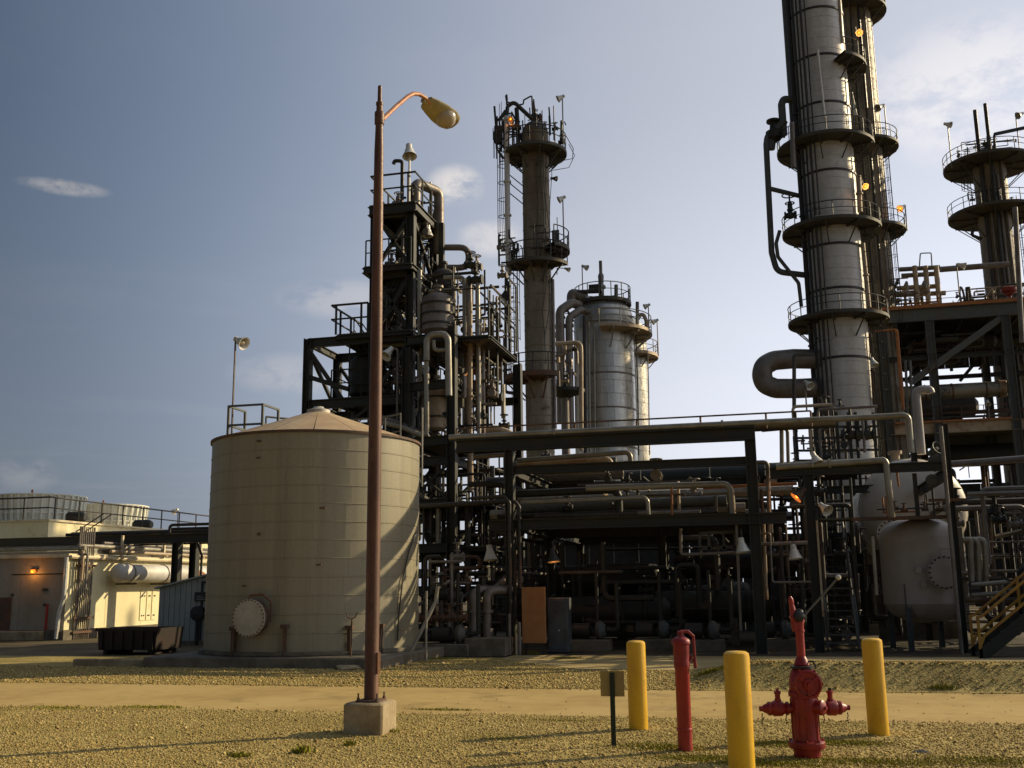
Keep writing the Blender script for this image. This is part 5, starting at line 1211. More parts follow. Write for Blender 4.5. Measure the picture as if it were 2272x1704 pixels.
part('head', MB().lathe((cb_.x, cb_.y, zb_ + 1.2), [(2.02, 0), (1.9, .6), (1.5, 1.1), (.8, 1.4), (0, 1.5)], 32, cap=False), 'silver', s2_)
ring_platform(s2_, (cb_.x, cb_.y), 2.02, 2.95, at(1384, 792, YB_).z, A_R - 110, A_R + 100, .25, 'tanpipe', brackets=5, railmat='pipe2')
YS2 = YS + 1
FLP('floodlight on the left of the silver vessel top', (1297, 592), (1293, 650), YS, (1, -.2, -.6), 1.6)
FLP('floodlight with a tall dark pole at the right of the silver vessel top', (1436, 678), (1441, 745), YS + 2, (-1, -.3, -.5), 1.6)
FLP('floodlight on the platform of the rear silver vessel', (1454, 712), (1461, 790), YB_ - 2, (-1, -.3, -.5), 1.8)
part('thin_stack', MB().tube([at(1414, 745, YS + 1), at(1414, 670, YS + 1)], .13, 8), 'pipe2', sv_)
pipe('bent pale pipe on the right platform of the silver vessel', [at(1412, 700, YS), at(1428, 697, YS), at(1434, 712, YS), at(1435, 745, YS)], .14, 'tanpipe', .25)
# ================================================================== pipe rack in the middle
vF = at(1133, 1300, 28.2).y
def G_(x, y, d=0.): return gv(x, y, vF + d)
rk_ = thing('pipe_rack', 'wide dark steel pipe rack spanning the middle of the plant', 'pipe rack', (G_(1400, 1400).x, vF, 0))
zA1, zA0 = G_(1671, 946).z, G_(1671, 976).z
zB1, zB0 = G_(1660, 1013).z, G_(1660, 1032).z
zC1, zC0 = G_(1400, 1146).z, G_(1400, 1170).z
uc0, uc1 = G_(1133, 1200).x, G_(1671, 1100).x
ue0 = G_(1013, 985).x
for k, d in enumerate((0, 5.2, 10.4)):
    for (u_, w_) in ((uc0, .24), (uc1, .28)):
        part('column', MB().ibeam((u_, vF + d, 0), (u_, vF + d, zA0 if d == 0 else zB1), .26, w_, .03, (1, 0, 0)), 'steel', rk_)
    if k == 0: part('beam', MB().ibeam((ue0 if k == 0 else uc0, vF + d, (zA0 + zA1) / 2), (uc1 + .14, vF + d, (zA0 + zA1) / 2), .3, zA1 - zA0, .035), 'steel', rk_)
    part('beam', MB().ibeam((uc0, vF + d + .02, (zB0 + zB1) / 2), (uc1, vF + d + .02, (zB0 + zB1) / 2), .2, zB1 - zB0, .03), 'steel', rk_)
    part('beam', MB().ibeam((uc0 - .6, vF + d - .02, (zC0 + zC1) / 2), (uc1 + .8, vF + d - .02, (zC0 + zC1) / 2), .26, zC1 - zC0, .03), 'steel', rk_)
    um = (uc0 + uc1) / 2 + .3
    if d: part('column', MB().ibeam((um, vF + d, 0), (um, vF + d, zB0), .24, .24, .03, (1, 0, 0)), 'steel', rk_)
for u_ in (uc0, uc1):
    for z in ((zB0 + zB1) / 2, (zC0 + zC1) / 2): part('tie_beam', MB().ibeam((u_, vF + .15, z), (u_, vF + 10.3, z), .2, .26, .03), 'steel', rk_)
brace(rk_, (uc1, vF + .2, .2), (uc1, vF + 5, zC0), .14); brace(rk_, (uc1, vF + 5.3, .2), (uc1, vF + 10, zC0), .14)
# top handrail, rust coloured
tu = [G_(x, 950).x for x in (1010, 2010)]
zr_ = zA1 + .1
railing(rk_, [(tu[0], vF + .12, zr_ - .15), (G_(1800, 930).x, vF + .12, zr_ - .15)], .40, 'darksteelrust', 1.69, r=.024, post_r=.03, mid=False)
# long top pipe
zt_p = zA1 + .085
ue = G_(2014, 920).x
pipe('long pale pipe running along the top of the pipe rack to the drum', [(ue0 - .2, vF - .05, zt_p), (ue, vF - .05, zt_p), (ue, vF - .05, zt_p - .95)], .08, 'pipe', .14, flanges=[(0, .25), (0, .62)])
pipe('second long pipe behind the top pipe of the rack', [(ue0, vF + .5, zt_p + .02), (uc1 + 2.2, vF + .5, zt_p + .02)], .09, 'pipe2')
pipe('third long dark pipe on the rack top', [(ue0, vF + 1.1, zt_p + .03), (uc1 + 2.2, vF + 1.1, zt_p + .03)], .1, 'darkpipe')
# pipes seen between the beams; (label, list of (px,py), depth behind the front, radius, material)
for lab, pts, d, r_, mt in [
    ('pale pipe under the top beam of the rack, elbowed down at its right end', [(1148, 1022), (1398, 1003), (1400, 1036)], .6, .07, 'pipe'),
    ('second tan pipe under the top beam with a bright elbow', [(1148, 1030), (1352, 1018), (1358, 1040)], 1.0, .085, 'tanpipe'),
    ('brown pipe in the left bay of the rack under the top beam', [(1052, 1014), (1124, 1009)], .4, .07, 'pipe2'),
    ('fat stubby pipe with a rounded end in the left bay of the rack', [(1080, 1071), (1128, 1070)], 3.5, .17, 'darkpipe'),
    ('pale pipe below the second beam, elbowed down beside the right rack column', [(1300, 1083), (1612, 1074), (1622, 1088), (1626, 1142)], .5, .085, 'pipe'),
    ('thin pale pipe elbowed down near the orange upright', [(1156, 1116), (1430, 1103), (1437, 1112), (1439, 1142)], .35, .055, 'pipe'),
    ('thick blue-grey pipe lying in the middle of the rack', [(1150, 1128), (1612, 1110)], 1.6, .15, 'steel2'),
    ('thick dark green pipe lying above the blue-grey pipe', [(1146, 1096), (1372, 1086), (1374, 1140)], 1.1, .11, 'steel'),
    ('thin orange upright pipe in the middle of the rack', [(1490, 1080), (1491, 1144)], .3, .03, 'orange'),
    ('orange horizontal pipe near the right rack column', [(1560, 1082), (1768, 1073)], 2.0, .045, 'orange'),
    ('dark pipe elbowed down in front of the left rack column', [(1045, 1106), (1118, 1101), (1130, 1115), (1132, 1362)], -.35, .05, 'darkpipe'),
    ('second dark pipe running down beside the left rack column', [(1062, 1116), (1142, 1112), (1152, 1125), (1154, 1305)], -.1, .05, 'darkpipe'),
    ('dark horizontal pipe joining the tank side to the rack', [(925, 1124), (1128, 1113)], .2, .07, 'darkpipe'),
    ('pale goalpost-shaped pipe right of the rack, outer', [(1676, 940), (1734, 937), (1735, 1032)], 1.2, .06, 'pipe'),
    ('pale goalpost-shaped pipe right of the rack, inner', [(1690, 955), (1747, 950), (1749, 1032)], 1.6, .05, 'pipe2'),
    ('pipe leaving the right rack column and dropping', [(1676, 1026), (1703, 1025), (1708, 1195)], .7, .055, 'pipe2'),
    ('thin crooked pipe right of the rack column dropping to a bench', [(1684, 1184), (1708, 1183), (1714, 1292), (1800, 1291)], .1, .028, 'pipe2'),
    ('pale cross pipe carrying a hanging lamp right of the rack', [(1684, 1208), (1792, 1204)], .2, .05, 'pipe2'),
    ('short pale drop pipe under the rack left of the dark window frame', [(1510, 1172), (1511, 1230), (1560, 1229), (1632, 1226)], .3, .04, 'pipe2'),
    ('faint green pipe across the dark bay under the rack', [(1240, 1271), (1382, 1268)], 1.5, .05, 'insul'),
    ('slender upright pipe left of the hanging lamp', [(1634, 1157), (1644, 1400)], .1, .04, 'pipe2'),
    ('rusty upright pipe right of the rack column', [(1694, 1160), (1701, 1330)], .4, .045, 'tanpipe')]:
    pipe(lab, [G_(x, y, d) for x, y in pts], r_, mt, r_ * 2.4)
g = random.Random(8)
lvl = [(zC1 + .12, 1.0, 9.8, 15), (zC1 + .62, 2.2, 10, 10), (zB1 + .12, 2.6, 10, 11), (zB1 + .5, 4, 10.2, 4)]
for li, (z, d0, d1, n) in enumerate(lvl):
    for k in range(n):
        r_ = g.choice((.05, .07, .09, .12, .15)); d = d0 + (d1 - d0) * (k + g.uniform(.2, .8)) / n
        e0 = uc0 - g.uniform(.2, 1.5); e1 = (uc1 if li < 2 else G_(1400, 1000, d).x) + g.uniform(-1.5, 1.2 if li < 2 else -.2)
        ppipe(rk_, [(e0, vF + d, z + r_), (e1, vF + d, z + r_)], r_, g.choice(('darkpipe', 'insul', 'pipe2', 'pipe', 'steel')), seg=7)
        if g.random() < .5: valve(rk_, (g.uniform(e0 + 1, e1 - 1), vF + d, z + r_ * 2 + .1), .1, 'darkpipe', True)
clutter(rk_, (uc0 + .3, uc1 - .3, vF + .4, vF + 6, zC1 + .05, zB0 - .05), 34, 61, ('darkpipe', 'pipe2', 'pipe', 'tanpipe', 'insul'), .06, 18, .55)
clutter(rk_, (uc0 + .3, uc1 - .3, vF + 1.5, vF + 9, .2, zC0 - .1), 46, 62, ('darkpipe', 'steel', 'steel'), .09, 14, .6)
clutter(rk_, (uc1 + .2, uc1 + 1.6, vF + .6, vF + 8, .2, zB0), 40, 63, ('darkpipe', 'insul', 'steel', 'pipe2'), .07, 12, .6)
clutter(rk_, (ue0 - .4, uc0 - .1, vF + .3, vF + 7, .2, zB0), 40, 64, ('darkpipe', 'insul', 'pipe2', 'steel'), .09, 14, .6)
# frame of the dark cabinets hung below the rack
a, b = G_(1395, 1225, .6), G_(1632, 1180, .6)
part('window_frame', MB().bar((G_(1552, 1184, .5).x, vF + .5, G_(1552, 1184, .5).z), (b.x, vF + .5, b.z), .06, .07).bar((G_(1552, 1184, .5).x, vF + .5, G_(1552, 1218, .5).z), (b.x, vF + .5, G_(1632, 1214, .5).z), .06, .07), 'insul', rk_)
for px in (1552, 1572, 1605, 1630): q = G_(px, 1184, .5); part('frame_post', MB().bar((q.x, vF + .5, q.z), (q.x, vF + .5, q.z - .45), .07, .06), 'insul', rk_)
# long dark duct seen through the rack
pipe('long dark duct lying level behind the right half of the rack', [G_(1380, 1066, 7), G_(1900, 1040, 7)], .33, 'steel', seg=16)
railing(rk_, [(G_(1420, 1030, 6).x, vF + 6, zB1 + .1), (uc1 + .3, vF + 6, zB1 + .1)], .35, 'steel2', 2.2, r=.018, post_r=.02, mid=False)
# equipment in the shade under the rack
def hex_(label, c, r, ln, axis, mat='insul'):
    c = Vector(c); ax = Vector(axis).normalized(); o = thing('heat_exchanger', label, 'heat exchanger', (c.x, c.y, 0), 'heat exchangers in the shade of the rack')
    part('shell', MB().lathe(c - ax * ln / 2, [(r * .5, -.25), (r * .9, -.12), (r, 0), (r, ln), (r * .9, ln + .12), (r * .5, ln + .25)], 20, ax), mat, o)
    for t in (.12, .88): part('flange', MB().lathe(c - ax * ln / 2 + ax * ln * t, [(r + .08, -.04), (r + .08, .04)], 20, ax), 'darkpipe', o)
    for t in (.25, .75):
        q = c - ax * ln / 2 + ax * ln * t; part('saddle', MB().box(q.x - (.1 if ax.x > .5 else r * .7), q.x + (.1 if ax.x > .5 else r * .7), q.y - (.1 if ax.y > .5 else r * .7), q.y + (.1 if ax.y > .5 else r * .7), 0, q.z - r * .7), 'concretedark', o)
    return o
for k, (px, d, z, r_, ln, ax) in enumerate([(1330, 3.2, 1.0, .42, 3.6, (1, 0, 0)), (1560, 3.8, 1.1, .45, 3.4, (1, 0, 0)), (1300, 6.5, 1.9, .5, 4.5, (1, 0, 0)), (1480, 7.5, 1.2, .6, 5, (1, 0, 0)), (1640, 6, 2.3, .4, 3, (1, 0, 0))]):
    q = G_(px, 1300, d)
    hex_(['dark horizontal exchanger low in the left of the shaded bay', 'dark horizontal exchanger low in the right of the shaded bay', 'dark exchanger raised at the back left of the shaded bay', 'widest dark exchanger at the back of the shaded bay', 'small dark exchanger behind the right rack column'][k], (q.x, vF + d, z), r_, ln, ax, ('steel', 'steel', 'darkpipe', 'steel', 'darkpipe')[k])
def pump(label, u_, v_, s=1., mat='darkpipe', grp='pumps on plinths along the plant front'):
    o = thing('pump', label, 'pump', (u_, v_, 0), grp)
    part('plinth', MB().bbox(u_ - .55 * s, u_ + .55 * s, v_ - .3 * s, v_ + .3 * s, 0, .3, .02), 'concretedark', o)
    part('motor', MB().lathe((u_ - .5 * s, v_, .3 + .24 * s), [(.12 * s, 0), (.2 * s, .04), (.2 * s, .48 * s), (.1 * s, .52 * s)], 14, (1, 0, 0)), mat, o)
    part('casing', MB().lathe((u_ + .12 * s, v_, .3 + .24 * s), [(.12 * s, 0), (.24 * s, .06), (.26 * s, .16 * s), (.15 * s, .3 * s)], 14, (1, 0, 0)), 'steel2', o)
    part('suction_pipe', MB().tube([(u_ + .4 * s, v_, .54), (u_ + .75 * s, v_, .54), (u_ + .75 * s, v_, 1.8)], .06 * s, 8, .12), 'steel', o)
    part('discharge_pipe', MB().tube([(u_ + .2 * s, v_, .6), (u_ + .2 * s, v_, 2.1)], .05 * s, 8), 'steel', o)
for k, (px, d) in enumerate([(1310, 1.2), (1450, 1.6), (1560, 1.1), (1720, 1.4), (1000, -1.0)]):
    q = G_(px, 1400, d); pump(['pump at the left mouth of the shaded bay behind the yellow bollard', 'pump in the middle of the shaded bay', 'pump at the right mouth of the shaded bay', 'pump just right of the right rack column', 'pump beside the foot of the tank'][k], q.x, vF + d, 1.0)
# dark sheet walls added behind the rack to keep light out of the bay
sw = thing('blocking_wall', 'added dark sheet walls blocking light from behind the rack bay', 'blocking_wall', ((uc0 + uc1) / 2, vF + 13, 0))
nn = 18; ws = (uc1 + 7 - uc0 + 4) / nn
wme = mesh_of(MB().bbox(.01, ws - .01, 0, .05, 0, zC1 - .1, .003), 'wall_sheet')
for k in range(nn): shared('wall_sheet', wme, 'cabinet', sw, (uc0 - 4 + ws * k, vF + 13, 0))  # added light-blocking sheets
part('roof', MB().box(uc0 - 4.1, uc1 + 7.1, vF + 12.8, vF + 19, zC1 - .09, zC1 + .05), 'cabinet', sw)  # added cover of the blocking walls
part('blocking_end_wall', MB().box(uc1 + 6.98, uc1 + 7.05, vF + 13.06, vF + 19, 0, zC1 - .1), 'cabinet', sw)
# things at the front
a = G_(1157, 1303, -.7); b = G_(1210, 1427, -.7)
bd = thing('orange_board', 'plain orange-brown upright panel beside the left rack column', 'panel', ((a.x + b.x) / 2, vF - .7, 0))
part('panel', MB().bbox(a.x, b.x, vF - .7, vF - .55, b.z, a.z, .008), 'orangeboard', bd)
part('stand', MB().box(a.x + .05, a.x + .11, vF - .64, vF - .58, 0, b.z).box(b.x - .11, b.x - .05, vF - .64, vF - .58, 0, b.z), 'steel', bd)
a = G_(1213, 1327, -.3); b = G_(1261, 1443, -.3)
cbt = thing('control_cabinet', 'dark grey control cabinet right of the orange panel', 'cabinet', ((a.x + b.x) / 2, vF - .3, 0))
part('case', MB().bbox(a.x, b.x, vF - .3, vF + .25, .06, a.z, .015), 'cabinet', cbt)
part('door', MB().bbox(a.x + .03, b.x - .03, vF - .325, vF - .303, .14, a.z - .05, .005), 'cabinet', cbt); part('plinth', MB().box(a.x, b.x, vF - .28, vF + .23, 0, .058), 'black', cbt)
part('pilot_lamp', MB().lathe(((a.x + b.x) / 2 + .05, vF - .33, .6), [(.02, 0), (.02, .03)], 8, (0, -1, 0)), 'gauge', cbt)
a = G_(1030, 1416, -1.2); b = G_(1122, 1450, -1.2)
single('concrete_block', MB().bbox(a.x, b.x, vF - 1.2, vF - .4, 0, a.z, .02), 'concretedark', 'grey concrete plinth at the ground between tank and orange panel', 'plinth')
for k, (px, h_, mt) in enumerate([(1124, 1415, 'tanpipe'), (1131, 1362, 'pipe2'), (1146, 1412, 'tanpipe'), (1153, 1380, 'pipe2')]):
    q = G_(px, 1446, -.8); zt_ = G_(px, h_, -.8).z
    pipe(['leftmost short pipe stub at the foot of the left rack column', 'second short pipe stub at the foot of the left rack column', 'third short pipe stub at the foot of the left rack column', 'rightmost short pipe stub at the foot of the left rack column'][k], [(q.x, vF - .8, 0), (q.x, vF - .8, zt_)], .045, mt)
for k, px in enumerate((1050, 1080)):
    q = G_(px, 1310, -.6)
    pipe(['left brown elbowed pump pipe between tank and rack', 'right brown elbowed pump pipe between tank and rack'][k], [(q.x, vF - .6, .3), (q.x, vF - .6, q.z), (q.x + .5, vF - .2, q.z), (q.x + .5, vF + 1, q.z + .3)], .12, 'pipe2', .25, flanges=[(0, .6)])
hv = thing('valve_manifold', 'low pipe manifold with valves beside the tank foot', 'manifold', (G_(960, 1400, -1).x, vF - 1, 0))
m_ = G_(905, 1420, -1); n_ = G_(1040, 1420, -1)
part('header', MB().tube([(m_.x, vF - 1, .45), (n_.x, vF - 1, .45)], .11, 10), 'darkpipe', hv)
for k in range(5):
    u_ = m_.x + (n_.x - m_.x) * (k + .4) / 5; part('riser', MB().tube([(u_, vF - 1, .45), (u_, vF - 1, 1.2 + .25 * (k % 3)), (u_ + .1, vF - .2, 1.4 + .25 * (k % 3))], .045, 7, .1), ('pipe2', 'darkpipe', 'tanpipe')[k % 3], hv); valve(hv, (u_, vF - 1.0, .95), .11, 'darksteelrust', True, (0, 0, 1) if False else (1, 0, 0))
for px in (920, 1000): q = G_(px, 1430, -1); part('support', MB().box(q.x - .05, q.x + .05, vF - 1.05, vF - .95, 0, .34), 'steel', hv)
clutter(hv, (m_.x, n_.x, vF - .8, vF + .6, .3, 2.6), 26, 65, ('darkpipe', 'pipe2', 'darksteelrust', 'insul'), .06, 8, .6)

# lamps under and around the rack
def hang(lab, px, py, d, s=1.25, lit=None, mat='lampwhite', aim=(.12, -.1, -1)):
    h = G_(px, py, d); return floodlight(lab, h, (h.x, h.y, h.z + .32 * s), aim, s, lit=lit, mat=mat, polemat='steel', group='lamps hung under the pipe rack')
hang('white dome lamp hanging left of the right rack column', 1646, 1209, -.2)
hang('white dome lamp hanging from the pale cross pipe right of the rack column', 1762, 1224, .2)
hang('pale dome lamp over the pumps between tank and rack', 1087, 1226, .3, 1.4)
rl = hang('red glowing lamp under the rack above the orange panel', 1227, 1232, .1, 1.2, 'lit_red', 'darkpipe')
ol = hang('orange glowing lamp tilted near the drum frame', 1776, 1094, .4, 1.2, 'lit_orange', 'darksteelrust', (-.7, -.2, -.7))
# ================================================================== drum, vertical vessel and their frame
vR = at(1803, 1400, 26.8).y
def K_(x, y, d=0.): return gv(x, y, vR + d)
df = thing('steel_gantry', 'dark steel gantry standing round the big cream drum', 'gantry', (K_(1960, 1400).x, vR, 0))
zD1, zD0 = K_(1900, 1031).z, K_(1900, 1051).z
k0, k1, km = K_(1803, 1200).x, K_(2113, 1150).x, K_(2037, 1080).x
for (u_, v_) in ((k0, 0), (k1, 0), (k0, 6), (k1, 6)): part('column', MB().ibeam((u_, vR + v_, 0), (u_, vR + v_, zD0 if u_ == k0 else K_(2105, 940).z), .24 if u_ == k0 else .17, .24 if u_ == k0 else .17, .022, (1, 0, 0)), 'steel', df)
part('column_guard', MB().bar((k0 + .13, vR - .1, .9), (k0 + .13, vR - .1, K_(1820, 1155).z), .05, .14), 'tanpipe', df)
part('post', MB().bar((km, vR + .5, K_(2037, 1150).z), (km, vR + .5, zD0), .1, .1), 'steel', df)
part('beam', MB().ibeam((K_(1708, 1050).x, vR, (zD0 + zD1) / 2), (k1, vR, (zD0 + zD1) / 2), .2, zD1 - zD0, .03), 'steel', df)
part('beam', MB().ibeam((k0, vR + 6, (zD0 + zD1) / 2), (k1, vR + 6, (zD0 + zD1) / 2), .2, zD1 - zD0, .03), 'steel', df)
for u_ in (k0, k1): part('beam', MB().ibeam((u_, vR, zD0 - .05), (u_, vR + 6, zD0 - .05), .2, .24, .03), 'steel', df)
zg = K_(1980, 1145).z
part('walkway', MB().box(k0 + .2, k1 - .1, vR + .15, vR + 1.0, zg - .05, zg), 'grate', df)
part('walkway_angle', MB().bar((k0 + 1.0, vR + .12, zg - .05), (k1, vR + .12, zg - .05), .06, .09), 'darksteelrust', df)
part('cross_angle', MB().bar((km + .2, vR - .13, K_(2090, 1110).z), (k1 + .35, vR - .13, K_(2120, 1110).z), .05, .07), 'darksteelrust', df)
clutter(df, (k0 + 1.6, k1 - .2, vR + .1, vR + .8, zg, zg + .6), 14, 71, ('darkpipe', 'orange', 'darksteelrust', 'pipe2'), .025, 0, .5)
for (px_, py_) in ((1985, 1128), (2006, 1132), (2052, 1130), (2085, 1130)): q = K_(px_, py_, .4); valve(df, (q.x, q.y, q.z), .055, 'darksteelrust', True)
clutter(df, (k0 - .6, k0 + 1.3, vR + 1.0, vR + 6, .2, zD0), 34, 72, ('darkpipe', 'insul', 'steel', 'pipe2'), .07, 10, .6)
clutter(df, (k1 + .3, k1 + 4, vR + 1.5, vR + 8, .2, 4.2), 50, 73, ('darkpipe', 'insul', 'steel', 'pipe2'), .09, 14, .55)
clutter(df, (k0 + 1.4, k1, vR + 3, vR + 7, .2, zg - .3), 24, 74, ('darkpipe', 'insul', 'steel'), .09, 8, .55)
# big horizontal drum, its dished end facing the road
dc = at(2030, 1128, 31.6); rD = 1.58
dm_ = thing('drum', 'large cream horizontal drum, its dished end behind the steel frame', 'drum', (dc.x, dc.y + 3, 0))
part('shell', MB().lathe((dc.x, dc.y + .5, dc.z), [(rD, 0), (rD, 6.2)], 48, (0, 1, 0), cap=False), 'tandrum', dm_)
part('front_head', MB().lathe((dc.x, dc.y + .5, dc.z), [(rD, 0), (rD * .985, .14), (rD * .92, .32), (rD * .8, .48), (rD * .6, .61), (rD * .3, .69), (0, .71)], 48, (0, -1, 0), cap=False), 'tandrum', dm_)
part('rear_head', MB().lathe((dc.x, dc.y + 6.7, dc.z), [(rD, 0), (rD * .92, .32), (rD * .6, .61), (0, .71)], 36, (0, 1, 0), cap=False), 'tandrum', dm_)
part('girth_band', MB().lathe((dc.x, dc.y + .5, dc.z), [(rD + .005, 0), (rD + .02, 0), (rD + .02, .12), (rD + .005, .12)], 48, (0, 1, 0), cap=False), 'tandrum', dm_)
for t in (1.2, 5): part('saddle', MB().box(dc.x - 1.2, dc.x + 1.2, dc.y + t, dc.y + t + .35, 0, dc.z - rD * .75), 'concretedark', dm_)
q = at(1976, 1186, 30.6); mh = part('manway', MB().lathe(q, [(.3, 0), (.3, .35), (.42, .36), (.42, .46)], 24, (0, -1, 0)), 'tandrum', dm_)
for a in range(0, 360, 20): part('manway_bolt', MB().lathe(q + Vector((math.cos(R(a)) * .37, -.46, math.sin(R(a)) * .37)), [(.025, 0), (.025, .05)], 6, (0, -1, 0)), 'black', mh)
part('top_nozzle', MB().lathe((dc.x - .3, dc.y + 1.3, dc.z + rD - .05), [(.14, 0), (.14, .3), (.22, .3), (.22, .4)], 14), 'tanpipe', dm_)
# white pipe with bent top beside the drum
pts = [at(2044, 1008, 32.5), at(2040, 950, 32.5), at(2036, 866, 32.5), at(2062, 862, 32.5)]
pipe('cream vent pipe with a bent top standing on the drum', [Vector((pts[0].x, pts[0].y, pts[0].z)), Vector((pts[0].x, pts[0].y, pts[2].z)), Vector((pts[0].x + .42, pts[0].y, pts[2].z)), Vector((pts[0].x + .44, pts[0].y, pts[2].z - .12))], .14, 'vesselpaint', .2)
q = at(2108, 945, 26); pipe('slim grey post rising past the right side of the drum', [(k1 - .12, vR - .3, 0), (k1 - .12, vR - .3, K_(2106, 945, -.3).z)], .05, 'pipe2')
# vertical vessel on legs
vc = at(2046, 1300, 27.6); rV = .985
zV1 = at(2046, 1190, 26.7).z; zV0 = at(2046, 1340, 26.7).z
vv_ = thing('leg_vessel', 'pale rounded upright vessel on legs with a bolted manway', 'vessel', (vc.x, vc.y, 0))
part('shell', MB().lathe((vc.x, vc.y, 0), [(rV, zV0), (rV, zV1)], 48, cap=False), 'vesselpaint', vv_)
part('top_head', MB().lathe((vc.x, vc.y, zV1), [(rV, 0), (rV * .985, .1), (rV * .93, .22), (rV * .82, .34), (rV * .6, .45), (rV * .3, .51), (0, .53)], 48, cap=False), 'vesselpaint', vv_)
part('bottom_head', MB().lathe((vc.x, vc.y, zV0), [(0, -.5), (rV * .5, -.44), (rV * .85, -.25), (rV, 0)], 48, cap=False), 'vesselpaint', vv_)
for a in (225, 315, 45, 135):
    e = pdir(a + 14) * (rV - .06); part('leg', MB().ibeam((vc.x + e.x, vc.y + e.y, 0), (vc.x + e.x, vc.y + e.y, zV0 + .5), .14, .14, .015, (1, 0, 0)), 'steel2', vv_)
dn = -FWD; mq = at(2053, 1271, 26.6); mwv = part('manway', MB().lathe(Vector((vc.x, vc.y, mq.z)) + RT * .1 - FWD * (rV - .1), [(.34, 0), (.34, .3), (.42, .31), (.42, .37)], 28, dn), 'vesselpaint', vv_)
part('manway_cover', MB().lathe(Vector((vc.x, vc.y, mq.z)) + RT * .1 - FWD * (rV + .275), [(.40, 0), (.40, .04), (.34, .05), (0, .055)], 28, dn), 'vesselpaint', mwv)
for a in range(0, 360, 18): part('manway_bolt', MB().lathe(Vector((vc.x, vc.y, mq.z)) + RT * (.1 + .385 * math.cos(R(a))) + U * .385 * math.sin(R(a)) - FWD * (rV + .2), [(.022, 0), (.022, .15)], 6, dn), 'black', mwv)
b0_ = Vector((vc.x, vc.y, mq.z)) - FWD * (rV + .14)
part('davit', MB().tube([b0_ + RT * .1 + U * .42, b0_ + RT * .1 + U * .62, b0_ + RT * .35 + U * .6, b0_ + RT * .5 + U * .4, b0_ + RT * .5 + U * .1], .022, 6, .12), 'vesselpaint', vv_)
for (r_, z_) in ((-.45, .28), (-.35, -.3)):
    part('small_nozzle', MB().lathe(Vector((vc.x, vc.y, mq.z + z_ * .6 - .1)) + RT * r_ - FWD * (rV * .85), [(.05, 0), (.05, .15), (.09, .15), (.09, .2)], 12, dn), 'vesselpaint', vv_)
# pipe above the front beam
pipe('pale pipe over the drum frame beam, elbowed down in front of the drum', [K_(1722, 1036, -.1), K_(1962, 1021, -.1), K_(1966, 1030, -.1), K_(1979, 1148, -.1)], .085, 'pipe', .12, flanges=[(0, .5)])
pipe('thin orange pipe under the pale pipe on the drum frame', [K_(1722, 1044, .1), K_(1988, 1031, .1), K_(1994, 1080, .1)], .028, 'orange')
pipe('dark thin pipe dropping left of the drum', [K_(1886, 1060, .3), K_(1893, 1160, .3)], .035, 'steel')
pipe('sunlit slim pale pipe standing left of the upright vessel', [K_(1936, 1190, .2), K_(1945, 1320, .2)], .045, 'pipe')
gg = thing('round_gauge', 'round grey-green level gauge on the drum end', 'gauge', (K_(2067, 1066, .4).x, vR + .4, zg))
q = K_(2067, 1066, .4); part('gauge_body', MB().lathe(q, [(.13, 0), (.155, .02), (.155, .1), (.13, .13), (0, .135)], 20, (0, -1, 0)), 'steel2', gg); part('gauge_stem', MB().tube([q - U * .12, Vector((q.x, q.y, zg))], .03, 6), 'darkpipe', gg)
for k, (px, py) in enumerate([(2050, 1088), (2071, 1022)]):
    q = K_(px, py, .3); o = thing('dial', ['small dark dial left below the round gauge', 'pale dial above the drum frame beam'][k], 'gauge', q); part('dial_case', MB().lathe(q, [(.06, 0), (.075, .02), (.075, .05), (0, .055)], 14, (0, -1, 0)) if k == 0 else MB().lathe(q, [(.1, 0), (.14, .03), (.14, .1), (0, .12)], 16, (0, -1, 0)), 'black' if k == 0 else 'steel2', o); part('dial_stem', MB().tube([q, q - U * .3], .015, 5), 'darkpipe', o)
# stair going up between frame column and vessel
stt = thing('access_stair', 'dark open steel stair behind the red hydrant', 'stair', (K_(1870, 1425).x, vR + .6, 0))
a = K_(1836, 1425, .6); b = K_(1905, 1425, .6)
stair(stt, (a.x, vR + .4, 0), (a.x, vR + 3.6, K_(1870, 1228, 3.6).z), b.x - a.x, 'steel2', (1, 0, 0), n=13)
part('landing', MB().box(a.x - .1, b.x + .1, vR + 3.6, vR + 5, K_(1870, 1228, 3.6).z - .06, K_(1870, 1228, 3.6).z), 'steel2', stt)
# bundle of pale insulated pipes right of the vessel
for k in range(3):
    xx = 2153 + 16 * k; yt = 1196
    pts = [K_(2137, yt + 3, .8 + .1 * k), K_(xx, yt, .8 + .1 * k), K_(xx + 3, 1290, .8 + .1 * k)]
    pipe(['left of three pale bent pipes right of the upright vessel', 'middle of three pale bent pipes right of the upright vessel', 'right of three pale bent pipes right of the upright vessel'][k], pts, .075, 'pipe', .14)
for k in range(2): pipe(['upper pale level pipe under the three bent pipes', 'lower pale level pipe under the three bent pipes'][k], [K_(2155, 1298 + 23 * k, .6), K_(2232, 1292 + 23 * k, .6)], .06, 'pipe')
for (px, py, lab, ex) in [(1808, 1016, 'white dome lamp on top of the drum frame column', 0), (1828, 1126, 'white floodlight bracketed on the drum frame column', 1)]:
    h = K_(px, py, -.2); floodlight(lab, h, (h.x - .15 * ex, h.y + .1, h.z + .3), (.4, -.3, -1) if ex == 0 else (.5, -.6, -.55), 1.1, polemat='steel', group='lamps around the drum frame')
h = K_(2072, 1000, .6); floodlight('dull dome lamp above the drum', h, (h.x, h.y, h.z - .55), (.3, -.4, .2), 1.2, mat='steel2', polemat='steel2', group='lamps around the drum frame')
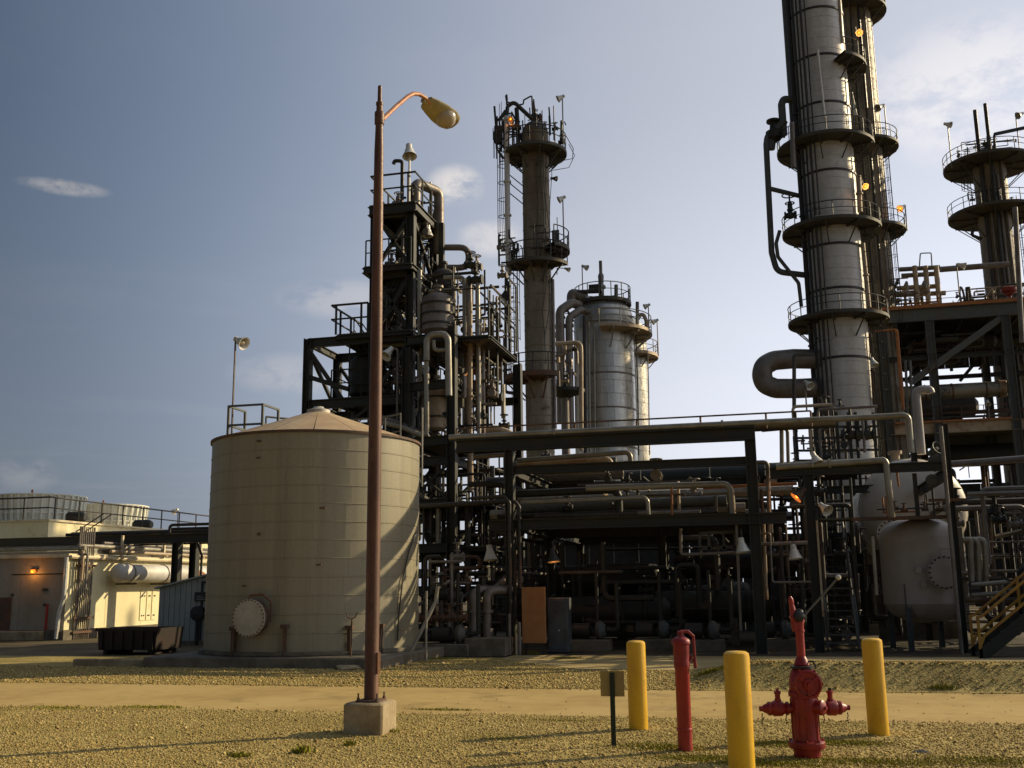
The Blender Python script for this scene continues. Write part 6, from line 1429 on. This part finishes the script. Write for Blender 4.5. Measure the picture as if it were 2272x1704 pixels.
# yellow-railed stair at the right edge
ys = thing('railed_stair', 'stair with rusty yellow handrails at the right edge', 'stair', gz(2185, 1458))
a = gz(2178, 1462); a.z = 0
sl = .80
for dv in (0, .95):
    for h_ in (.95, .5): part('yellow_rail', MB().tube([(a.x - .02, a.y + dv, h_ * .45 if h_ < .9 else .9), (a.x + .1, a.y + dv, h_), (a.x + 4.5, a.y + dv, h_ + 4.4 * sl)], .034, 6), 'yellowrail', ys)
    part('stringer', MB().bar((a.x - .05, a.y + dv, .02), (a.x + 4.5, a.y + dv, 4.5 * sl), .06, .26), 'steel', ys)
    for t in (0, 1.1, 2.2, 3.3): part('yellow_post', MB().bar((a.x + t, a.y + dv, t * sl), (a.x + t, a.y + dv, t * sl + .95), .06, .06), 'yellowrail', ys)
tm = mesh_of(MB().box(-.13, .13, .03, .92, 0, .03), 'stair_tread')
for k in range(1, 20): shared('stair_tread', tm, 'steel', ys, (a.x + .23 * k, a.y, .23 * k * sl))

# unseen sheeted building past the right edge, put in to shade the vessel
an = thing('unseen_annex', 'unseen dark building past the right edge, shading the upright vessel', 'building', (a.x + 4.8, a.y + 1.2, 0))
wme = mesh_of(MB().bbox(0, .06, .01, 1.99, .3, 6.2, .003), 'wall_sheet')
for k in range(3): shared('wall_sheet', wme, 'cabinet', an, (a.x + 4.8, a.y + 1.2 + 2 * k, 0))  # sheets of the unseen shading building
wme = mesh_of(MB().bbox(.01, 1.99, 0, .06, .3, 6.2, .003), 'wall_sheet')
for k in range(4): shared('wall_sheet', wme, 'cabinet', an, (a.x + 4.86 + 2 * k, a.y + 1.2, 0))  # sheets of the unseen shading building
part('plinth', MB().box(a.x + 4.75, a.x + 12.9, a.y + 1.15, a.y + 7.3, 0, .298), 'concretedark', an)
part('roof', MB().box(a.x + 4.7, a.x + 13, a.y + 1.1, a.y + 7.4, 6.203, 6.4), 'cabinet', an)  # top of the unseen shading building

# ================================================================== two tall towers
YA = 70.; ca = at(1870, 850, YA); ax_, ay_ = ca.x, ca.y
def ZA(y): return at(1870 - (850 - y) * .072, y, YA).z
ta = thing('tall_tower', 'tall grey jacketed tower with ring platforms, nearest of the pair', 'tower', (ax_, ay_, 0))
rA = 1.92
bands(ta, (ax_, ay_), rA, 0, 47, .82, 'silver_dull', .018, seg=40)
for y in (560, 400, 253, 150, 48, 656, 806): part('support_ring', MB().lathe((ax_, ay_, ZA(y)), [(rA + .01, 0), (rA + .07, .02), (rA + .07, .16), (rA + .01, .18)], 40, cap=False), 'darkpipe', ta)
zz = [ZA(512), ZA(712), ZA(330)]
for z in zz: ring_platform(ta, (ax_, ay_), rA, 3.4, z, 0, 360, .22, 'grate', brackets=9)
ring_platform(ta, (ax_, ay_), rA, 3.3, ZA(160), A_R - 75, A_R + 30, .22, 'grate', brackets=4)
for z in zz[:2]:
    e = pdir(A_R - 118); q = Vector((ax_, ay_, z)) + e * 2.7; part('hatch_plate', MB().boxc((q.x, q.y, z + .15), 1.1, .8, .04), 'tandrum', ta)
# pipes and ladders up the left side
def TA(px, py, dY=0.): return at(px, py, YA + dY)
def vline(px, py, dY): q = TA(px, py, dY); return Vector((q.x, q.y, 0))
for k, (px, dY, r_, mt) in enumerate([(1806, -.3, .16, 'darkpipe'), (1817, -1.3, .1, 'steel'), (1826, -1.6, .07, 'steel'), (1836, -1.9, .09, 'darkpipe'), (1846, -2.05, .05, 'steel')]):
    q = vline(px, 850, dY)
    pipe(['widest dark riser at the left edge of the tall tower', 'second dark riser on the left of the tall tower', 'third thin dark riser on the left of the tall tower', 'fourth dark riser on the front left of the tall tower', 'fifth thin line on the front left of the tall tower'][k], [(q.x, q.y, 5), (q.x, q.y, 48)], r_, mt, flanges=[(0, .3), (0, .52), (0, .7)])
q = vline(1801, 850, .3); pipe('grey riser hugging the outer left of the tall tower top', [(q.x, q.y, ZA(330)), (q.x, q.y, 48)], .26, 'steel2')
L0 = Vector((ax_, ay_, 0)) + pdir(A_R - 35) * (rA + .3)
ladder(ta, L0 + U * (zz[1] + .1), L0 + U * zz[0], pdir(A_R - 35)); ladder(ta, L0 + U * (zz[0] + .1), L0 + U * zz[2], pdir(A_R - 35)); ladder(ta, L0 + U * (zz[2] + .1), L0 + U * ZA(160), pdir(A_R - 35)); ladder(ta, L0 + U * 9, L0 + U * zz[1], pdir(A_R - 35))
pipe('fat pipe hanging down the outside left of the tall tower and curving in', [TA(1742, 300), TA(1703, 296), TA(1700, 320), TA(1712, 560), TA(1724, 603), TA(1800, 612)], .21, 'steel2', .7)
pipe('slanted pipe from the tall tower to the outer fat pipe', [TA(1706, 418), TA(1775, 435)], .17, 'steel2')
pipe('thinner pipe snaking inside the outer fat pipe', [TA(1730, 512, -.3), TA(1722, 540, -.3), TA(1726, 570, -.3), TA(1772, 628, -.3), TA(1778, 680, -.3)], .13, 'steel2', .5)
pipe('thick upright pipe with an elbow at the left of the upper platform', [TA(1768, 222), TA(1738, 220), TA(1734, 232), TA(1739, 300)], .27, 'steel2', .45)
pipe('tan upright pipe through the upper platform of the tall tower', [TA(1757, 272, -2.2), TA(1761, 372, -2.2)], .17, 'pipe2')
q = TA(1717, 290); blk = thing('actuator_valve', 'dark bulky valve at the left of the upper tower platform', 'valve', q)
part('body', MB().lathe(q, [(.2, -.9), (.55, -.6), (.6, -.1), (.3, .1), (.25, .6), (.5, .65), (.5, .8), (.1, .85)], 14), 'steel', blk); part('pipe_bend', MB().tube([q + Vector((-.3, 0, -1.4)), q + Vector((-.1, 0, -.2)), q + Vector((.8, 0, .7))], .3, 10, .7), 'steel2', blk)
q = TA(1754, 478, -1.2); blk = thing('handwheel_valve', 'dark gate valve with handwheel on the middle tower platform', 'valve', q)
valve(blk, q, .28, 'steel', True); part('yoke', MB().lathe(q, [(.2, .3), (.15, .9), (.06, 1.1), (.06, 1.6)], 8), 'steel', blk); part('top_wheel', MB()._torus(q + U * 1.5, .5, .05, 16, (0, 0, 1), 5), 'steel', blk)
# pale pipes at the right side
for k, (pts, r_, mt, lab) in enumerate([
    ([(1905, 390), (1908, 470)], .17, 'tanpipe', 'upper piece of the pale pipe on the right of the tall tower'),
    ([(1914, 540), (1928, 682)], .15, 'tanpipe', 'middle piece of the pale pipe on the right of the tall tower'),
    ([(1930, 740), (1940, 905)], .1, 'darksteelrust', 'rusty pipe low on the right of the tall tower'),
    ([(1814, 112), (1830, 262)], .09, 'lampwhite', 'slanting white rod high on the front of the tall tower'),
    ([(1884, 205), (1897, 255)], .05, 'lampwhite', 'left of two thin white rods high on the tower side'),
    ([(1890, 205), (1901, 255)], .05, 'lampwhite', 'right of two thin white rods high on the tower side'),
    ([(1862, 0), (1868, 95)], .12, 'tanpipe', 'pale pipe at the top right of the tall tower')]):
    pipe(lab, [TA(x, y, -1.4 if k != 3 else -2.2) for x, y in pts], r_, mt, flanges=[(0, .5)] if k < 3 else ())
pipe('huge insulated duct loop bending out of the tall tower', [TA(1815, 797, -.6), TA(1760, 796, -.6), TA(1716, 800, -.6), TA(1694, 812, -.6), TA(1690, 832, -.6), TA(1696, 852, -.6), TA(1720, 862, -.6), TA(1770, 862, -.6), TA(1815, 860, -.6)], .68, 'pipe2', 1.0, seg=20)
pipe('thin drop line in front of the huge duct loop', [TA(1803, 786, -2.4), TA(1762, 787, -2.4), TA(1762, 905, -2.4)], .13, 'insul', .25)
# second tower behind
YB2 = 82.; cb2 = at(1955, 850, YB2); bx_, by_ = cb2.x, cb2.y; rB = 1.6
def ZB2(y): return at(1955 - (850 - y) * .075, y, YB2).z
tb = thing('rear_tower', 'narrower grey tower rising close behind the tall tower', 'tower', (bx_, by_, 0))
bands(tb, (bx_, by_), rB, 0, 56, .95, 'columnshell', .018, seg=32)
for y in (330, 515, 30): ring_platform(tb, (bx_, by_), rB, 2.95, ZB2(y), A_R - 130, A_R + 90, .22, 'grate', brackets=6)
for k, dx in enumerate((-1.2, -.7, -.2, .5, 1.0)): part('riser', MB().tube([(bx_ + dx, by_ - rB - .12 + abs(dx) * .3, 10), (bx_ + dx, by_ - rB - .12 + abs(dx) * .3, 55)], .07 + .03 * (k % 2), 6), ('darkpipe', 'pipe2', 'steel')[k % 3], tb)
q = pdir(A_R) * (rB + .1); part('edge_cable', MB().tube([(bx_ + q.x, by_ + q.y, 10), (bx_ + q.x, by_ + q.y, 56)], .09, 6), 'steel', tb)
ladder(tb, Vector((bx_, by_, 0)) + pdir(A_R - 60) * (rB + .3) + U * 20, Vector((bx_, by_, 0)) + pdir(A_R - 60) * (rB + .3) + U * ZB2(330), pdir(A_R - 60))
FLP('floodlight on a pole at the upper platform of the rear tower', (1955, 236), (1970, 325), YB2 - 1, (-.8, -.4, -.5), 2.2)
FLP('glowing floodlight on a pole at the middle platform of the rear tower', (2002, 460), (2013, 512), YB2 - 1, (-.7, -.5, -.5), 2.2, lit='lit_orange')
FLP('orange lamp glowing high between the two towers', (1904, 72), (1898, 60), YA - 2, (.2, -.7, -.5), 1.8, lit='lit_orange', polemat='darkpipe')
FLP('orange lamp glowing lower between the two towers', (1918, 412), (1913, 400), YA - 2, (.2, -.7, -.5), 1.6, lit='lit_orange', polemat='darkpipe')
FLP('white dome lamp on the right flank of the tall tower', (1937, 803), (1930, 785), YA - 3, (.3, -.3, -1), 2.0)
FLP('white floodlight in front of the huge duct loop', (1792, 852), (1790, 910), YA - 3.5, (.5, -.5, -.6), 2.1)

# frame and valves round the foot of the tall tower
fk = thing('valve_skid', 'open pipe skid with valves at the foot of the tall tower', 'valve skid', (TA(1880, 1000, -25).x, TA(1880, 1000, -25).y, 0))
Yk = 38.
def S_(x, y): return at(x, y, Yk)
for x in (1770, 1812, 1862, 1890, 1905, 1945): 
    q = S_(x, 1020); part('post', MB().bar((q.x, q.y, 0), (q.x, q.y, S_(x, 915).z), .11, .11), 'steel', fk)
for y in (948, 972, 1000, 1022): a, b = S_(1768, y), S_(1950, y - 4); part('rail', MB().bar(a, (b.x, b.y, a.z), .08, .08), 'steel', fk)
a, b = S_(1765, 1035), S_(1955, 1035); part('deck', MB().box(a.x, b.x, a.y - .4, a.y + 2.5, a.z - .15, a.z), 'grate', fk)
for x in (1885, 1904, 1922): q = S_(x, 965); valve(fk, q, .2, 'steel', True)
clutter(fk, (a.x, b.x, a.y - .2, a.y + 2.4, a.z + .1, a.z + 2.4), 30, 81, ('darkpipe', 'pipe2', 'steel', 'tanpipe'), .07, 8, .6)
clutter(fk, (a.x, b.x, a.y, a.y + 3, .3, a.z), 34, 82, ('darkpipe', 'insul', 'steel'), .09, 8, .6)

# ================================================================== right steel structure
vS = at(2237, 800, 78).y
def W_(x, y, d=0.): return gv(x, y, vS + d)
st_ = thing('process_structure', 'big grey steel structure with diagonal brace behind the drum', 'steel structure', (W_(2100, 900).x, vS, 0))
s0_, s1_ = W_(1962, 800).x, W_(2240, 800).x
zS1, zS0 = W_(2230, 672).z, W_(2230, 700).z
zT1, zT0 = W_(2150, 935).z, W_(2150, 958).z
for u_ in (s0_, (s0_ + s1_) / 2 - 1, s1_, s1_ + 6):
    for d in (0, 9): part('column', MB().ibeam((u_, vS + d, 0), (u_, vS + d, zS0), .62, .62, .05, (1, 0, 0)), 'steel2', st_)
for d in (0, 9):
    part('beam', MB().ibeam((s0_ - 1.5, vS + d, (zS0 + zS1) / 2), (s1_ + 6.2, vS + d, (zS0 + zS1) / 2), .35, zS1 - zS0, .05), 'steel2', st_)
    part('beam', MB().ibeam((s0_, vS + d, (zT0 + zT1) / 2), (s1_ + 6, vS + d, (zT0 + zT1) / 2), .3, zT1 - zT0, .04), 'tanpipe' if d == 0 else 'steel2', st_)
    zm = W_(2100, 790).z; part('beam', MB().ibeam((s0_, vS + d + .1, zm), (s1_ + 6, vS + d + .1, zm), .25, .35, .04), 'steel', st_)
part('toe_plate', MB().box(s0_ - 3.5, s1_ + 6.4, vS - .3, vS - .26, zS1 + .0, zS1 + .28), 'orange', st_)
part('toe_plate', MB().box(s0_ + .4, s1_ - .3, vS - .3, vS - .26, zT1 + .02, zT1 + .16), 'orange', st_)
part('deck', MB().box(s0_ - 3.5, s1_ + 6.3, vS - .25, vS + 9.5, zS1 + .004, zS1 + .12), 'grate', st_)
part('deck', MB().box(s0_, s1_ + 6, vS - .2, vS + 9.3, zT1 + .004, zT1 + .1), 'grate', st_)
for k in range(8): part('joist', MB().ibeam((s0_ + 2 * k, vS + .2, zS0 - .15), (s0_ + 2 * k, vS + 8.8, zS0 - .15), .2, .3, .03), 'steel', st_)
brace(st_, (s1_ - .3, vS + .05, zS0 - .2), (W_(2018, 850).x, vS + .05, W_(2018, 850).z), .52, 'steel2')
brace(st_, (W_(2060, 700, 9).x, vS + 9, zS0), (W_(2010, 850, 9).x, vS + 9, W_(2010, 850, 9).z), .3, 'steel'); brace(st_, (W_(2130, 845, 9).x, vS + 9, W_(2130, 845, 9).z), (W_(2200, 710, 9).x, vS + 9, zS0), .3, 'steel')
railing(st_, [(s0_ - 3.4, vS - .2, zS1 + .12), (s1_ + 6.2, vS - .2, zS1 + .12)], 1.1, 'darksteelrust', 2.0, r=.03, post_r=.035)
railing(st_, [(s0_ + .5, vS - .2, zT1 + .1), (s1_ - .3, vS - .2, zT1 + .1)], 1.1, 'darksteelrust', 1.6, r=.028, post_r=.035)
clutter(st_, (s0_ + .4, s1_ - .4, vS + 1, vS + 8.6, zm + .3, zS0 - .5), 46, 91, ('darkpipe', 'insul', 'steel', 'darksteelrust'), .2, 8, .45)
clutter(st_, (s0_ + .4, s1_ + 3, vS + 1, vS + 8.6, .3, zT0 - .3), 50, 92, ('darkpipe', 'insul', 'steel', 'darksteelrust'), .2, 8, .5)
clutter(st_, (s0_ + .4, s1_ + 3, vS + .6, vS + 8.6, zT1 + .2, zT1 + 1.2), 26, 93, ('darkpipe', 'insul', 'pipe2', 'darksteelrust'), .12, 6, .4)
clutter(st_, (s0_ - 3, W_(2085, 650).x, vS + .3, vS + 5, zS1 + .2, zS1 + 2.8), 46, 94, ('tanpipe', 'pipe2', 'orange', 'pipe'), .13, 8, .45)
clutter(st_, (s1_ - 3.2, s1_ + 3, vS + .6, vS + 5, zS1 + .2, zS1 + 2.0), 22, 95, ('tanpipe', 'pipe2', 'darkpipe'), .11, 6, .5)
# exchangers in the structure
ez = W_(2120, 868, 1.2)
ex = thing('long_exchanger', 'long pale horizontal exchanger lying inside the grey structure', 'heat exchanger', (ez.x, vS + 1.2, zT1))
part('shell', MB().lathe((W_(1990, 868, 1.2).x, vS + 1.2, ez.z), [(.45, -.2), (.6, 0), (.6, W_(2215, 868, 1.2).x - W_(1990, 868, 1.2).x)], 22, (1, 0, 0)), 'pipe', ex)
part('channel_head', MB().lathe((W_(2215, 868, 1.2).x, vS + 1.2, ez.z), [(.74, 0), (.74, .1), (.67, .12), (.67, .55), (.4, .75), (0, .8)], 22, (1, 0, 0), cap=False), 'tanpipe', ex)
for x in (2050, 2110, 2185): q = W_(x, 868, 1.2); part('band', MB().lathe((q.x, vS + 1.2, ez.z), [(.61, 0), (.64, 0), (.64, .12), (.61, .12)], 22, (1, 0, 0)), 'darksteelrust', ex)
tx = bpy.data.curves.new('stencil_number', 'FONT'); tx.body = '4170'; tx.size = .6; tx.extrude = .004; tx.materials.append(MATS['steel'])
tmp_ = bpy.data.objects.new('stencil_number', tx); COL.objects.link(tmp_); bpy.context.view_layer.update()
tme = bpy.data.meshes.new_from_object(tmp_.evaluated_get(bpy.context.evaluated_depsgraph_get())); bpy.data.objects.remove(tmp_)
to = bpy.data.objects.new('stencil_number', tme); COL.objects.link(to); to.parent = ex; ORG[to.name] = ORG[ex.name]
to.location = Vector((W_(2072, 876, .75).x, vS + 1.2 - .612, W_(2072, 876, .75).z)) - ORG[ex.name]; to.rotation_euler = (R(90), 0, 0)
for k, (x, y, d, r_) in enumerate([(2110, 760, 5, .7), (2070, 905, 6, .8), (2170, 1010, 4, .9), (2180, 760, 7, .6), (2030, 790, 7.5, .9), (2150, 1130, 5, 1.0)]):
    q = W_(x, y, d); hx = single('heat_exchanger', MB().lathe((q.x - 3.2, vS + d, q.z), [(r_ * .5, -.3), (r_, 0), (r_, 6.4), (r_ * .5, 6.7)], 18, (1, 0, 0)), ('steel', 'insul', 'steel', 'darkpipe', 'steel', 'steel')[k],
                           ['dark exchanger under the top deck of the grey structure', 'dark exchanger on the lower deck of the grey structure', 'dark drum under the lower deck of the grey structure', 'rear dark exchanger under the top deck of the grey structure', 'dark exchanger at the left of the grey structure', 'lowest dark drum at the right behind the cream drum'][k], 'heat exchanger')
# dark sheeting added to keep the gaps behind the lower storeys dark
sb = thing('dark_backing', 'added dark sheets filling in behind the lower part of the grey structure', 'wall', (s0_, vS + 10, 0))
wme = mesh_of(MB().bbox(.01, 1.99, 0, .06, 0, W_(2100, 1075, 10).z, .003), 'wall_sheet')
for k in range(12): shared('wall_sheet', wme, 'cabinet', sb, (s0_ - 6 + 2 * k, vS + 10, 0))  # added dark backing sheets
wme = mesh_of(MB().bbox(.01, 1.99, 0, .06, 0, 3.4, .003), 'wall_sheet')
for k in range(12): shared('wall_sheet', wme, 'cabinet', sb, (s0_ + 2 * k, vS + 9.6, W_(2100, 830, 10).z + .4))  # added dark backing sheets, upper row
pipe('rusty orange upright beside the tall tower at the structure edge', [W_(1986, 732, -3), W_(1990, 735, -3), W_(2004, 908, -3)], .13, 'orange')
pipe('orange level bar joining tower and structure', [W_(1935, 736, -3), W_(1987, 731, -3)], .08, 'orange')
for k in range(2): pipe(['left of two grey uprights behind the cream vent pipe', 'right of two grey uprights behind the cream vent pipe'][k], [W_(2009 + 10 * k, 800, -4), W_(2018 + 10 * k, 1000, -4)], .1, 'steel2')
pipe('brown level pipe high between the structure and the far column', [W_(2085, 598, 3), W_(2240, 586, 3)], .24, 'pipe2')
for k, (x0, x1, y) in enumerate([(1995, 2085, 598), (2000, 2083, 612), (1990, 2080, 640), (1985, 2098, 655)]):
    pipe(['topmost brown header of the deck pipework', 'second brown header of the deck pipework', 'third tan header of the deck pipework', 'lowest tan header of the deck pipework'][k], [W_(x0, y, 1.5), W_(x1, y - 5, 1.5)], .19, ('pipe2', 'pipe2', 'tanpipe', 'tanpipe')[k])
for k, x in enumerate((2036, 2084, 2060)):
    q0, q1 = W_(x, 668, 1.2), W_(x - 3, 590, 1.2); pipe(['left tan post of the deck pipework', 'right tan post of the deck pipework', 'middle tan post of the deck pipework'][k], [(q0.x, q0.y, zS1), (q0.x, q0.y, q1.z)], .2, 'tanpipe')
pipe('thin hoop rail above the deck pipework', [W_(2040, 590, 1), W_(2042, 562, 1), W_(2066, 561, 1), W_(2068, 592, 1)], .05, 'steel2')
q = W_(2146, 625, 2); whl = thing('large_valve', 'dark valve with a tall handwheel on the structure deck', 'valve', (q.x, q.y, zS1 + .12))
part('body', MB().lathe((q.x, q.y, zS1 + .12), [(.3, 0), (.3, .6), (.5, .65), (.5, .8), (.25, .9), (.2, 1.9)], 12), 'steel', whl); part('handwheel', MB()._torus(Vector((q.x - .5, q.y, zS1 + 1.3)), .75, .09, 18, (1, 0, .1), 6), 'steel', whl)
q = W_(2236, 620, 2); single('red_hopper', MB().lathe((q.x, q.y, zS1 + .12), [(.12, 0), (.14, .9), (.6, 1.3), (.62, 1.55), (.3, 1.7)], 14), 'red', 'small dark red hopper on the structure deck below the far column', 'hopper')
q = W_(2130, 665, 1); floodlight('floodlight on a pole in the middle of the structure deck', W_(2133, 588, 1), (q.x, q.y, zS1 + .12), (1, -.3, -.5), 2.0)
q = W_(2190, 893, 0); floodlight('small lamp on the lower deck rail of the structure', W_(2192, 893, -.3), (q.x, q.y - .3, zT1 + .1), (0, -.5, -.8), 1.4)

# ================================================================== far column at the right edge
Y3 = 88.; c3 = at(2221, 620, Y3); fx_, fy_ = c3.x, c3.y
def Z3(y): return at(2221, y, Y3).z
fc = thing('far_column', 'dark column with two railed platforms at the right edge', 'column', (fx_, fy_, 0))
r3 = 1.38
bands(fc, (fx_, fy_), r3, 0, Z3(350), 1.1, 'columnshell', .018)
part('top_head', MB().lathe((fx_, fy_, Z3(350)), [(r3, 0), (r3 * .9, .4), (r3 * .5, .75), (.2, .8), (.2, 1.3), (.35, 1.3), (.35, 1.45)], 24), 'insul', fc)
for y in (366, 476): ring_platform(fc, (fx_, fy_), r3, 3.85, Z3(y), 0, 360, .25, 'grate', brackets=9)
for k, (dx, dz0, dz1, r_) in enumerate([(-.95, 8, Z3(255), .17), (-.1, 8, Z3(246), .16), (-.5, 10, Z3(420), .1), (.3, 10, Z3(400), .12), (.75, 10, Z3(365), .12), (.05, 12, Z3(390), .08)]):
    pipe(['tall dark stack rising above the far column, left', 'tall dark stack rising above the far column, right', 'thin riser on the front left of the far column', 'thin riser on the front of the far column', 'riser on the front right of the far column', 'thinnest riser in the middle of the far column'][k], [(fx_ + dx, fy_ - r3 - .2 + .3 * abs(dx), dz0), (fx_ + dx, fy_ - r3 - .2 + .3 * abs(dx), dz1)], r_, ('darkpipe', 'darkpipe', 'pipe2', 'pipe2', 'pipe2', 'steel')[k])
ladder(fc, Vector((fx_, fy_, Z3(476))) + pdir(A_R + 190) * (r3 + .8), Vector((fx_, fy_, Z3(366))) + pdir(A_R + 190) * (r3 + .8), pdir(A_R + 190)); ladder(fc, Vector((fx_, fy_, zS1)) + pdir(A_R - 5) * (r3 + .7), Vector((fx_, fy_, Z3(476))) + pdir(A_R - 5) * (r3 + .7), pdir(A_R - 5))
part('davit_arm', MB().bar(at(2206, 298, Y3 - 1), at(2290, 280, Y3 - 1), .25, .25), 'steel', fc); part('davit_post', MB().bar(at(2206, 300, Y3 - 1), at(2208, 370, Y3 - 1), .2, .2), 'steel', fc)
pipe('short hooked pipe under the lower platform of the far column', [at(2160, 505, Y3 - 1), at(2156, 522, Y3 - 1), at(2178, 530, Y3 - 1)], .14, 'steel', .25)
clutter(fc, (fx_ - 2.6, fx_ + 2.4, fy_ - 1.5, fy_ + 1, Z3(366), Z3(366) + 2.4), 22, 96, ('darkpipe', 'steel'), .08, 5, .5)
clutter(fc, (fx_ - 2.4, fx_ + 2.2, fy_ - 2, fy_ - 1.2, Z3(476), Z3(476) + 2.0), 12, 97, ('darkpipe', 'steel'), .06, 3, .5)
FLP('floodlight on a tall pole left of the far column', (2102, 276), (2112, 372), Y3 - 1, (.8, -.4, -.5), 2.2)
FLP('floodlight cut by the right edge above the far column', (2264, 254), (2266, 366), Y3 - 1, (-.8, -.4, -.5), 2.2)
pipe('pale long vertical pipe at the far right beside the far column', [at(2252, 460, 64), at(2268, 760, 64)], .16, 'pipe2')
pipe('level pale pipe crossing at the right above the drum', [K_(2070, 1033, 6), K_(2300, 1016, 6)], .11, 'pipe2')
